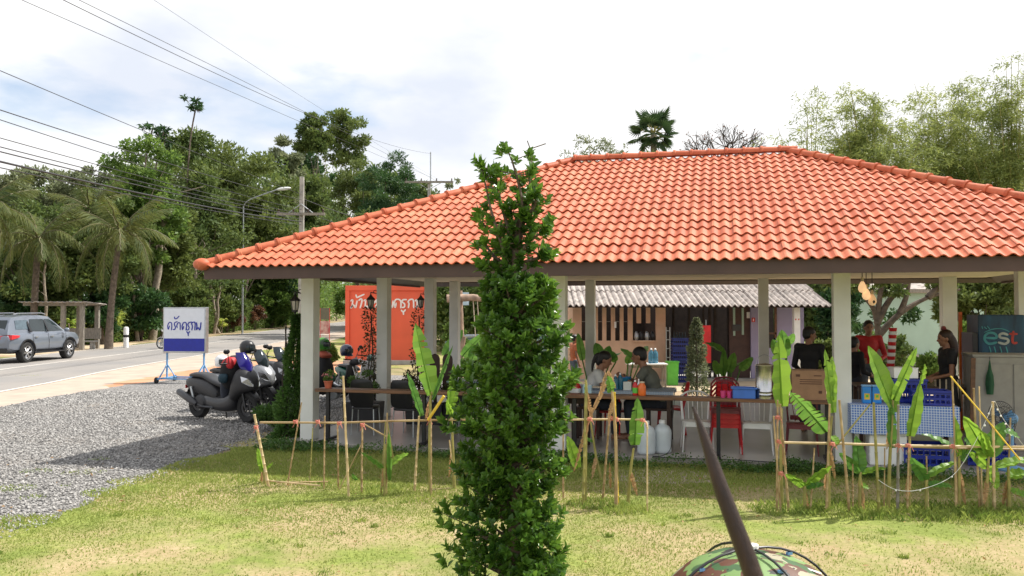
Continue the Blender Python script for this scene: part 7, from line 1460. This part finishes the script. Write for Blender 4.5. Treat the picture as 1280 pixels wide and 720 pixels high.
plant('low banana shoot with two rounded leaves right of the stake bundle', 1006, 640, [(1006, 640), (1006, 615), (1006, 606)], [(1005, 608, 983, 592, .10, .5, 0, .4, bn), (1008, 606, 1038, 582, .13, .4, 0, -.5, bn), (1008, 610, 1030, 605, .07, .3, 0, 0, bd_)], gB, seed=12)
plant('leafy banana plant with upright leaf below the check cloth', 1075, 640, [(1075, 640), (1075, 600), (1076, 590)], [(1075, 592, 1070, 545, .15, .05, 0, .3, bd_), (1073, 590, 1050, 566, .10, .4, 0, .3, bd_), (1077, 592, 1107, 585, .08, .4, 0, -.3, bn), (1076, 606, 1086, 610, .07, .2, 0, 0, bn)], gB, seed=13)
plant('big banana plant whose pale leaf rises left before the check cloth', 1110, 640, [(1110, 640), (1112, 580), (1115, 525), (1116, 500)], [(1115, 508, 1085, 432, .22, -.1, 0, .5, bn), (1117, 500, 1146, 434, .11, .0, 0, -.3, bn), (1115, 560, 1112, 500, .12, .0, 0, .3, bd_), (1117, 515, 1119, 480, .1, .1, 0, .3, bn)], gB, seed=14)
plant('banana plant with wide upright leaf before the blue crates', 1136, 640, [(1136, 640), (1137, 590), (1137, 545)], [(1137, 545, 1150, 478, .16, .0, 0, .35, bn), (1150, 480, 1156, 455, .10, 0, 0, .6, bn)], gB, seed=15)
plant('low spreading banana plant under the horizontal cane', 1158, 642, [(1158, 642), (1158, 600)], [(1157, 600, 1139, 572, .12, .3, 0, .5, bd_), (1160, 596, 1196, 577, .08, .4, 0, -.4, bn), (1160, 606, 1190, 608, .08, .4, 0, -.2, bd_)], gB, seed=16)
plant('banana plant with upright blade and long left leaf, right group', 1199, 640, [(1199, 640), (1199, 590), (1199, 570)], [(1198, 570, 1193, 520, .13, .0, 0, .5, bn), (1197, 563, 1153, 542, .11, .3, 0, .4, bd_), (1201, 575, 1222, 540, .13, .1, 0, -.3, bd_)], gB, seed=17)
plant('fullest banana plant with many broad crossing leaves, right group', 1233, 642, [(1233, 642), (1234, 600), (1236, 570)], [(1236, 572, 1205, 520, .17, .1, 0, .4, bn), (1237, 570, 1254, 528, .17, .3, 0, -.5, bd_), (1234, 585, 1213, 565, .09, .4, 0, 0, bn), (1233, 565, 1226, 540, .15, .1, 0, .6, bn), (1230, 560, 1205, 548, .14, .3, 0, 0, bd_), (1241, 582, 1246, 612, .10, .0, 0, .4, bn)], gB, seed=18)
plant('banana plant half cut by the right frame edge', 1262, 642, [(1262, 642), (1261, 600), (1260, 580)], [(1245, 584, 1292, 574, .12, .4, 0, -.3, bn), (1260, 596, 1290, 592, .14, .5, 0, -.3, bn), (1262, 612, 1290, 624, .08, .3, 0, 0, bn), (1272, 545, 1256, 540, .12, .3, 0, .2, bd_)], gB, seed=19)
# potted / garden banana and heliconia leaves in the shade
def G2(px, Y): p = P(px, 460, Y); return (p.x, Y, 0)
def shadeplant(label, px, Y, leaves, grp='broad leaved plants in the shade'):
    p = G2(px, Y); o = thing('heliconia', label, 'leafy plant', p, 0, grp); rg = random.Random(px)
    for (bx, by, tx, ty, w, bend) in leaves:
        a = P(bx, by, Y)-Vector(p); t = P(tx, ty, Y+rg.uniform(-.3, .3))-Vector(p); v = t-a; q = MB(); q.tube([(rg.uniform(-.05, .05), 0, 0), a], .015, 5); blade(q, a, v.normalized()+Vector((0, 0, bend*.4)), v.length, w, bend, 0, rg.uniform(-.4, .4), 10, rg); q.build('leaf', L[bd_], o)
shadeplant('broad leaved plant behind the seated woman', 742, 17.5, [(728, 450, 722, 416, .2, 0), (750, 446, 744, 428, .25, .2), (764, 450, 776, 440, .22, .3), (755, 455, 762, 432, .25, .1), (770, 452, 760, 438, .2, .2)])
shadeplant('tall leaf pointing right behind the diners', 780, 17.5, [(792, 450, 776, 435, .22, .2), (806, 440, 809, 432, .12, .2), (785, 455, 790, 440, .2, .2)])
shadeplant('dark leaved plant behind the blue basin, right of conical shrub', 906, 15.5, [(903, 440, 882, 426, .2, .4), (904, 470, 905, 435, .15, .1), (915, 462, 936, 448, .2, .3), (911, 465, 918, 440, .2, .2), (898, 468, 893, 450, .18, .2), (925, 462, 941, 446, .2, .2)])
shadeplant('large leaved plant by the green pickup left of the tree', 566, 21.5, [(555, 445, 578, 412, .35, .1), (578, 445, 606, 415, .35, .2), (590, 450, 596, 430, .3, .2)])
shadeplant('upright leafed plant at the lilac wall post', 980, 18., [(982, 445, 977, 412, .3, .1), (985, 430, 992, 416, .2, .4), (972, 445, 966, 424, .2, .2)])
plant('thorny climber twig beside the right front column', 1060, 578, [(1056, 575), (1058, 520), (1052, 475)], [(1053, 480, 1040, 478, .04, .2, 0, 0, 'climb'), (1056, 500, 1064, 490, .04, .2, 0, 0, 'climb'), (1057, 520, 1048, 512, .04, .2, 0, 0, 'climb'), (1057, 540, 1066, 532, .04, .2, 0, 0, 'climb')], None, 'climber', 'climber', seed=31)
# ---------------------------------------------------------------- stakes
def stakes(label, st, rails, ties, extra=()):
    g0 = G(st[0][0], st[0][1]); o = thing('stake_fence', label, 'stake fence', (g0.x, g0.y, 0)); off = Vector((g0.x, g0.y, 0))
    for (bx, by, tx, ty, r_, m) in st:
        r_ *= .78
        g = G(bx, by); a = g-off; b = P(tx, ty, g.y+random.uniform(-.05, .05))-off; q = MB(); n = 9; pts = [a.lerp(b, i/n) for i in range(n+1)]; rr = []
        pp = []
        for i in range(n):
            pp += [pts[i], pts[i].lerp(pts[i+1], .9), pts[i].lerp(pts[i+1], .95)]; rr += [r_*(1-.25*i/n), r_*(1-.25*i/n)*.97, r_*(1-.25*i/n)*1.18]
        pp.append(pts[-1]); rr.append(r_*.75); q.tube(pp, rr, 7); q.build('stake', M[m], o, smooth=60)
    for rl in rails:
        pts, Ys, r_, m = rl; p = [P(x, y, Y)-off for (x, y), Y in zip(pts, Ys)]; q = MB(); q.tube(p, r_, 6, cap=True); q.build('rail', M[m], o, smooth=60)
    for (x, y, Y) in ties:
        q = MB(); c_ = P(x, y, Y)-off
        for k in range(3): q.tube([c_+Vector((math.cos(a)*.022, math.sin(a)*.022, .012*(k-1)+.006*math.sin(a*2))) for a in [2*PI*i/8 for i in range(9)]], .004, 4)
        q.tube([c_+Vector((.02, -.02, 0)), c_+Vector((.04, -.03, -.05))], .003, 4); q.tube([c_+Vector((.01, -.02, 0)), c_+Vector((-.02, -.03, -.06))], .003, 4); q.build('string_tie', mat('pink_string', (.60, .20, .15), .7, bump=0) if 'pink_string' not in bpy.data.materials else bpy.data.materials['pink_string'], o)
    return o
st = [(336, 610, 318, 518, .022, 'canepale'), (359, 608, 377, 503, .012, 'cane'), (387, 606, 391, 535, .010, 'canegreen'), (405, 612, 406, 520, .013, 'cane'), (423, 612, 422, 530, .014, 'cane'), (436, 622, 429, 470, .018, 'canepale'), (452, 618, 453, 530, .016, 'cane'), (476, 620, 482, 527, .012, 'canegreen'), (483, 620, 484, 516, .012, 'cane'), (518, 615, 524, 520, .018, 'canepale'), (539, 620, 539, 524, .012, 'cane'), (569, 612, 562, 550, .014, 'canepale')]
Yf = 2028/ (612-388)
stakes('row of thin bamboo stakes with a horizontal cane left of the tree', st, [([(325, 528), (420, 528.5), (500, 526), (605, 524)], [9.15, 9.1, 9.0, 8.95], .012, 'cane'), ([(336, 601), (370, 604), (400, 607)], [9.25, 9.2, 9.1], .009, 'canepale'), ([(346, 603), (410, 602)], [9.3, 9.3], .008, 'cane'), ([(455, 530), (487, 548)], [8.9, 8.9], .008, 'cane'), ([(424, 612), (452, 555)], [8.9, 8.85], .006, 'cane'), ([(435, 617), (470, 626)], [8.9, 8.6], .006, 'cane'), ([(535, 525), (555, 495)], [8.85, 8.8], .016, 'yellowcane'), ([(484, 527), (492, 575)], [8.9, 8.9], .008, 'canegreen'), ([(540, 612), (566, 610)], [9.05, 9.1], .007, 'canepale')], [(320, 534, 9.1), (397, 527, 9.05), (369, 527, 9.1), (424, 529, 8.95), (536, 524, 8.9), (453, 531, 8.9)])
st = [(729, 633, 732, 492, .018, 'canegreen'), (753, 628, 762, 520, .016, 'cane'), (772, 635, 768, 490, .020, 'yellowcane'), (809, 640, 809, 533, .012, 'canepale'), (704, 625, 704, 530, .014, 'cane')]
stakes('short bamboo stake group with bent top cane right of the tree', st, [([(695, 524.5), (760, 524), (803, 524.5), (808, 528), (809.5, 536)], [8.4, 8.35, 8.3, 8.3, 8.3], .011, 'canepale')], [(737, 524, 8.3), (763, 523, 8.3), (770, 524, 8.3), (803, 525, 8.25)])
st = [(971, 640, 972, 500, .015, 'cane'), (976, 642, 967, 520, .013, 'cane'), (986, 640, 975, 505, .017, 'cane'), (1013, 640, 1018, 560, .012, 'cane'), (1033, 641, 1037, 505, .016, 'cane'), (1062, 642, 1049, 500, .019, 'cane'), (1066, 640, 1066, 580, .012, 'cane'), (1099, 642, 1092, 503, .020, 'canegreen'), (1105, 641, 1106, 560, .010, 'cane'), (1122, 642, 1123, 506, .020, 'greywood'), (1134, 642, 1136, 555, .013, 'cane'), (1160, 642, 1158, 570, .013, 'cane'), (1197, 640, 1190, 470, .014, 'cane'), (1195, 642, 1192, 505, .012, 'cane'), (1225, 640, 1217, 485, .016, 'cane'), (1228, 640, 1224, 483, .011, 'canepale'), (1243, 642, 1241, 502, .020, 'canepale'), (1259, 640, 1263, 522, .014, 'cane')]
stakes('long row of bamboo stakes and canes along the right banana plants', st, [([(974, 553), (1050, 554.5), (1130, 557), (1200, 558), (1300, 559)], [8.25, 8.15, 8.1, 8.05, 8.0], .013, 'canepale'), ([(1080, 556), (1180, 560), (1300, 562)], [8.15, 8.1, 8.02], .010, 'cane'), ([(1188, 470), (1230, 520), (1275, 575)], [8.1, 8.0, 7.9], .0085, 'yellowcane'), ([(1043, 560), (1088, 505)], [8.1, 8.05], .008, 'canegreen')], [(973, 552, 8.05), (1040, 555, 8.05), (1122, 557, 7.95), (1135, 557, 7.95), (1190, 558, 7.95), (976, 592, 7.9), (972, 522, 8.05)])
q = MB(); q.tube(smoothline([P(1098, 600, 8.0), P(1120, 612, 7.9), P(1150, 612, 7.9), P(1190, 595, 8.0), P(1215, 560, 8.0), P(1235, 520, 8.0), P(1243, 502, 8.0), P(1255, 525, 8.1), P(1290, 570, 8.2)], 8), .0023, 5); o = q.build('string_light_wire', M['white'], None, 'thin pale string light wire sagging between the right hand stakes', 'string lights'); q = MB()
for x, y in ((1236, 515), (1240, 506), (1247, 510), (1251, 518), (1257, 528), (1231, 530), (1262, 536), (1120, 611), (1150, 611), (1190, 594)): q.ell(P(x, y+2, 8.0), .010, 6, 4)
ob = q.build('light_bulbs', M['white'], o, kind='stuff')
# ---------------------------------------------------------------- foreground tree
def ficus():
    Y = 5.2; s = Y/F; o = thing('foreground_tree', 'tall narrow glossy leaved young tree standing in the lawn centre', 'tree', (P(648, 720, Y).x, Y, 0)); ox = o.location.x; rg = np.random.default_rng(21)
    TRK = [(650, 790), (648, 700), (643, 640), (640, 580), (642, 500), (640, 440), (641, 380), (643, 340), (646, 310), (650, 280), (654, 255)]
    tp = [P(x, y, Y)-Vector((ox, Y, 0)) for x, y in TRK]; tp[0].z = 0; sp = smoothline(tp, 4); mb = MB(); n = len(sp); mb.tube(sp, [.050*(1-.72*i/n)+.006 for i in range(n)], 10)
    env = [(720, 567, 716), (690, 552, 705), (660, 553, 700), (630, 556, 697), (600, 568, 708), (570, 562, 712), (540, 560, 706), (510, 566, 712), (480, 568, 716), (450, 580, 718), (420, 590, 716), (390, 592, 712), (370, 600, 700), (358, 608, 694), (350, 612, 678), (343, 618, 672)]
    env2 = [(336, 596, 676), (320, 594, 686), (300, 592, 690), (280, 592, 684), (260, 596, 672), (240, 598, 670), (222, 592, 668), (210, 590, 664), (200, 600, 668), (185, 622, 676), (176, 650, 676)]
    def at(e, y):
        for (a, b) in zip(e[:-1], e[1:]):
            if b[0] <= y <= a[0]: k = (y-b[0])/(a[0]-b[0]+1e-9); return b[1]+(a[1]-b[1])*k, b[2]+(a[2]-b[2])*k
        return e[-1][1:]
    tips = []; anchors = []
    def trunk_x(y):
        for (a, b) in zip(TRK[:-1], TRK[1:]):
            if b[1] <= y <= a[1]: k = (y-b[1])/(a[1]-b[1]); return b[0]+(a[0]-b[0])*k
        return 654
    for i in range(1550):
        y = rg.uniform(345, 800); l, r = at(env, min(y, 719)); c = trunk_x(y); a = rg.uniform(0, 2*PI); rr = rg.random()**.5*(1.0+.14*math.sin(y*.11)+.08*math.sin(y*.037+2))*.95
        hx = (r-c if math.cos(a) > 0 else c-l); x = c+math.cos(a)*rr*hx; dep = math.sin(a)*rr*(r-l)/2*.9*s; tips.append(P(x, y, Y)-Vector((ox, Y, 0))+Vector((0, dep, 0))); anchors.append((c, y+rg.uniform(15, 45)*rr))
    # leaders above the gap
    leaders = [[(646, 320), (655, 270), (662, 230), (666, 180)], [(643, 330), (650, 285), (652, 250), (640, 205), (632, 190)], [(640, 345), (625, 300), (612, 255), (603, 212)], [(641, 335), (618, 320), (604, 300)], [(645, 320), (665, 300), (682, 290)], [(646, 330), (672, 322), (684, 316)], [(640, 300), (622, 240), (620, 215)], [(650, 285), (668, 258), (670, 245)], [(641, 345), (628, 340), (603, 334)], [(641, 310), (610, 285), (596, 272)]]
    for ld in leaders:
        d0 = rg.uniform(-.07, .07); w3 = [P(x, y, Y)-Vector((ox, Y, 0))+Vector((0, d0*j, 0)) for j, (x, y) in enumerate(ld)]; p = smoothline(w3, 5); mb.tube(p, [.014*(1-.75*i/len(p)) for i in range(len(p))], 6)
        for j in range(int(len(p)*1.45)):
            t = p[rg.integers(int(len(p)*.18), len(p))]; w_ = 11*s; tips.append(t+Vector((rg.normal()*w_*.95, rg.normal()*w_, rg.normal()*w_*.5+.02)))
            if rg.random() < .5: mb.tube([t, tips[-1]], .0035, 4, cap=False)
        tips.append(p[-1]); tips.append(p[-1]+Vector((0, 0, .02)))
    for i, (c, y) in enumerate(anchors):
        a = P(c, min(y, 790), Y)-Vector((ox, Y, 0)); t = tips[i]
        if rg.random() < .22: mb.tube([a, a.lerp(t, .5)+Vector((0, 0, -.01)), t], [.007, .005, .002], 5, cap=False)
    mb.build('trunk', M['bark'], o, smooth=60)
    # leaf rosettes
    zt_ = P(666, 190, Y).z
    tips = [t for t in tips if t.z <= zt_]
    V_ = []; F_ = []
    for t in tips:
        d = Vector((t.x, t.y, 0)); d = (d.normalized() if d.length > .02 else Vector((0, 0, 0)))*.75+Vector((rg.normal()*.25, rg.normal()*.25, .75)); d.normalize(); e1 = d.orthogonal().normalized(); e2 = d.cross(e1); m_ = rg.integers(9, 14)
        for j in range(m_):
            a = j*2.4+rg.uniform(-.3, .3); op = .35+.75*(j/m_)+rg.normal()*.12; dd = (d*math.cos(op)+(e1*math.cos(a)+e2*math.sin(a))*math.sin(op)).normalized(); sd = dd.cross(d).normalized() if dd.cross(d).length > .01 else e1; nn = sd.cross(dd); l_ = .052*rg.uniform(.6, 1.35); w_ = l_*.27; b0 = t-d*.022*(j/m_)*2; k = len(V_)
            m1 = b0+dd*l_*.35; m2 = b0+dd*l_*.72-nn*.004; tip = b0+dd*l_-nn*.010
            V_ += [b0, m1+sd*w_+nn*.005, m2+sd*w_*.8+nn*.004, tip, m2, m1, m1-sd*w_+nn*.005, m2-sd*w_*.8+nn*.004]; F_ += [(k, k+1, k+2, k+4), (k, k+4, k+7, k+6), (k+4, k+2, k+3, k+3), (k+4, k+3, k+7, k+7)]
    F_ = [f if f[2] != f[3] else f for f in F_]
    me = bpy.data.meshes.new('foliage'); me.from_pydata([tuple(v) for v in V_], [], [tuple(dict.fromkeys(f)) for f in F_]); me.materials.append(L['ficus']); link('foliage', me, o)
ficus()
# ---------------------------------------------------------------- near pole and camouflage tent
o = thing('timber_pole', 'dark brown pointed timber pole leaning close to the viewer', 'pole', tuple(P(960, 775, 1.30)*Vector((1, 1, 0)))); of = o.location.copy()
a = P(960, 775, 1.28); pts = [P(1118, 1300, 1.30), a, P(935, 700, 1.30), P(904, 618, 1.31), P(893, 585, 1.32), P(880, 545, 1.33), P(866, 508, 1.34)]; q = MB(); r_ = [.0165, .0162, .0146, .0122, .0104, .0072, .0022]
g = pts[0].copy(); pts = [Vector((g.x+.09, g.y, 0))]+pts; q.tube([p-of for p in pts], [.02]+r_, 14); q.build('pole_shaft', mat('dark_oiled_bamboo', (.030, .015, .009), .45, var=.4, scale=14, bump=.25, stretch=(6, 6, 1)), o, smooth=60)
def camo():
    m, n, l, b = newmat('woodland_camouflage_fabric'); t = n.new('ShaderNodeTexCoord'); prev = None
    cols = [((.16, .27, .08), None), ((.10, .035, .015), .52), ((.04, .10, .03), .56), ((.33, .30, .20), .62), ((.012, .012, .010), .64)]
    for i, (c_, th) in enumerate(cols):
        if th is None: prev = c_; continue
        nz = n.new('ShaderNodeTexNoise'); nz.inputs['Scale'].default_value = 4.2+i*.9; nz.inputs['Detail'].default_value = 2.5; mp_ = n.new('ShaderNodeMapping'); mp_.inputs['Location'].default_value = (i*5.3, i*2.1, i*7.7); mp_.inputs['Scale'].default_value = (1, 1.5, 1.5); l.new(t.outputs['Object'], mp_.inputs[0]); l.new(mp_.outputs[0], nz.inputs[0])
        st_ = n.new('ShaderNodeMath'); st_.operation = 'GREATER_THAN'; st_.inputs[1].default_value = th; l.new(nz.outputs[0], st_.inputs[0]); mx = n.new('ShaderNodeMix'); mx.data_type = 'RGBA'; l.new(st_.outputs[0], mx.inputs[0])
        if isinstance(prev, tuple): mx.inputs[6].default_value = prev+(1,)
        else: l.new(prev, mx.inputs[6])
        mx.inputs[7].default_value = c_+(1,); prev = mx.outputs[2]
    l.new(prev, b.inputs['Base Color']); b.inputs['Roughness'].default_value = .5
    nz = n.new('ShaderNodeTexNoise'); nz.inputs['Scale'].default_value = 5; l.new(t.outputs['Object'], nz.inputs[0]); bp = n.new('ShaderNodeBump'); bp.inputs['Strength'].default_value = .5; bp.inputs['Distance'].default_value = .03; l.new(nz.outputs[0], bp.inputs['Height']); l.new(bp.outputs[0], b.inputs['Normal'])
    return m
def tent():
    Y = 3.6; top = P(948, 699, Y); h = top.z; o = thing('camouflage_tent', 'small dome tent in woodland camouflage fabric with black poles', 'tent', (top.x, Y+.1, 0), .35); a = .60; n = 40; k = 16; vs = []; fs = []
    def rad(t, z):  # four panel dome, seams pulled out at the poles
        return a*math.sin(z)**.9*(1-.06*abs(math.sin(2*t)))
    for j in range(k+1):
        ph = PI/2*j/k
        for i in range(n): t = 2*PI*i/n; r_ = rad(t, ph); vs.append((r_*math.cos(t), r_*math.sin(t), h*math.cos(ph)**.8 if ph < PI/2-.01 else .0))
    fs = [(j*n+i, j*n+(i+1) % n, (j+1)*n+(i+1) % n, (j+1)*n+i) for j in range(k) for i in range(n)]; MB().add(vs, fs).build('canopy', camo(), o, smooth=60)
    for t0 in (0, PI/2):
        pts = []
        for j in range(-14, 15): ph = abs(j)/14*PI/2; t = t0 if j >= 0 else t0+PI; r_ = rad(t, ph); pts.append((r_*math.cos(t)*1.015, r_*math.sin(t)*1.015, h*max(0, math.cos(ph))**.8+.010+.01*math.cos(ph)))
        MB().tube(pts, .006, 6).build('tent_pole', M['black'], o, smooth=60)
    for t, ph in ((0, .3), (-PI/2, .3), (PI, .4)):
        r_ = rad(t, ph); MB().box((r_*math.cos(t), r_*math.sin(t), h*math.cos(ph)**.8+.008), (.026, .014, .012)).build('clip', M['ltblue'], o)
    MB().lathe([(.03, h+.02), (.03, h+.035)], 10).build('pole_hub', M['white'], o)
    q = MB(); q.box((.22, -.12, h-.075), (.12, .006, .05), rot=(-1.1, 0, .3)); 
    for i in range(5): q.box((.05+.03*i, -.26-.01*i, h-.13), (.014, .004, .03), rot=(-1.0, 0, 0))
    MB().tube([(0, 0, h+.012), (.24, -.16, h-.07)], .009, 4, flat=.3).build('seam_tape', M['white'], o)
tent()

# ---------------------------------------------------------------- wood masses: what reads as one thicket behind the trees one can tell apart
def thicket(name, label, prof, Y0, Y1, n, ls, lm_, seed, lump=.5, cat='thicket'):
    """prof = list of (px, top py) ; leaves fill the depth from Y0 to Y1"""
    rg = np.random.default_rng(seed); px = rg.uniform(prof[0][0], prof[-1][0], n); Yq = Y0+(Y1-Y0)*rg.random(n); Yq = np.maximum(Yq, np.interp(px, np.arange(-200, 480, 10), [road_clear(float(p), 40.1)+.5 for p in range(-200, 480, 10)])+rg.random(n)*5) if Y0 > 40 else Yq; topy = np.interp(px, [p[0] for p in prof], [p[1] for p in prof]); X_ = (px-640)/F*Yq; zt = CAMZ+(388-topy)/F*Yq
    ed_ = 1-.13*(1+np.sin(X_*1.3+seed)*np.cos(Yq*.9+X_*.5)+.6*np.sin(X_*3.1+Yq*2))*lump
    z = zt*ed_*rg.random(n)**.75; cx_ = np.round(X_/1.1)*1.1; D = rg.normal(size=(n, 3)); D[:, 1] -= .5; D[:, 2] += .2; D /= np.linalg.norm(D, axis=1, keepdims=True)
    V_, F_ = leaf_quads(np.stack([X_, Yq, z], 1), D, ls*rg.uniform(.6, 1.4, n), ls*.5, rg); ob = link(name, fastmesh(name, V_, F_, L[lm_])); tag(ob, label, cat, None, 'stuff')
thicket('far_wood', 'deep mass of dark forest foliage behind the left roadside trees', [(-160, 235), (0, 228), (60, 222), (120, 212), (160, 190), (200, 176), (235, 168), (265, 186), (330, 192), (360, 200), (400, 205), (440, 205), (490, 205), (520, 225), (560, 250), (600, 262), (680, 300)], 88, 108, 80000, .62, 'forest', 1)
thicket('undergrowth', 'tangled green undergrowth along the left road verge', [(-140, 372), (60, 366), (160, 378), (250, 372), (330, 384), (345, 396)], 46, 53, 42000, .24, 'forest', 2, 1.2)
thicket('roadside_thicket', 'fresh green thicket beyond the road bend behind the sign wall', [(330, 350), (420, 345), (500, 330), (620, 320), (700, 330)], 74, 90, 26000, .5, 'fresh', 3)
thicket('garden_thicket', 'green garden thicket beyond the pavilion and kitchen', [(520, 350), (640, 320), (800, 325), (900, 330), (1060, 310), (1290, 300), (1500, 300)], 38, 46, 60000, .28, 'forest', 4)
thicket('verge_weeds', 'low weeds on the far verge of the road', [(60, 418), (160, 412), (260, 402), (330, 398)], 44.5, 48, 9000, .16, 'fresh', 5, 1.5)
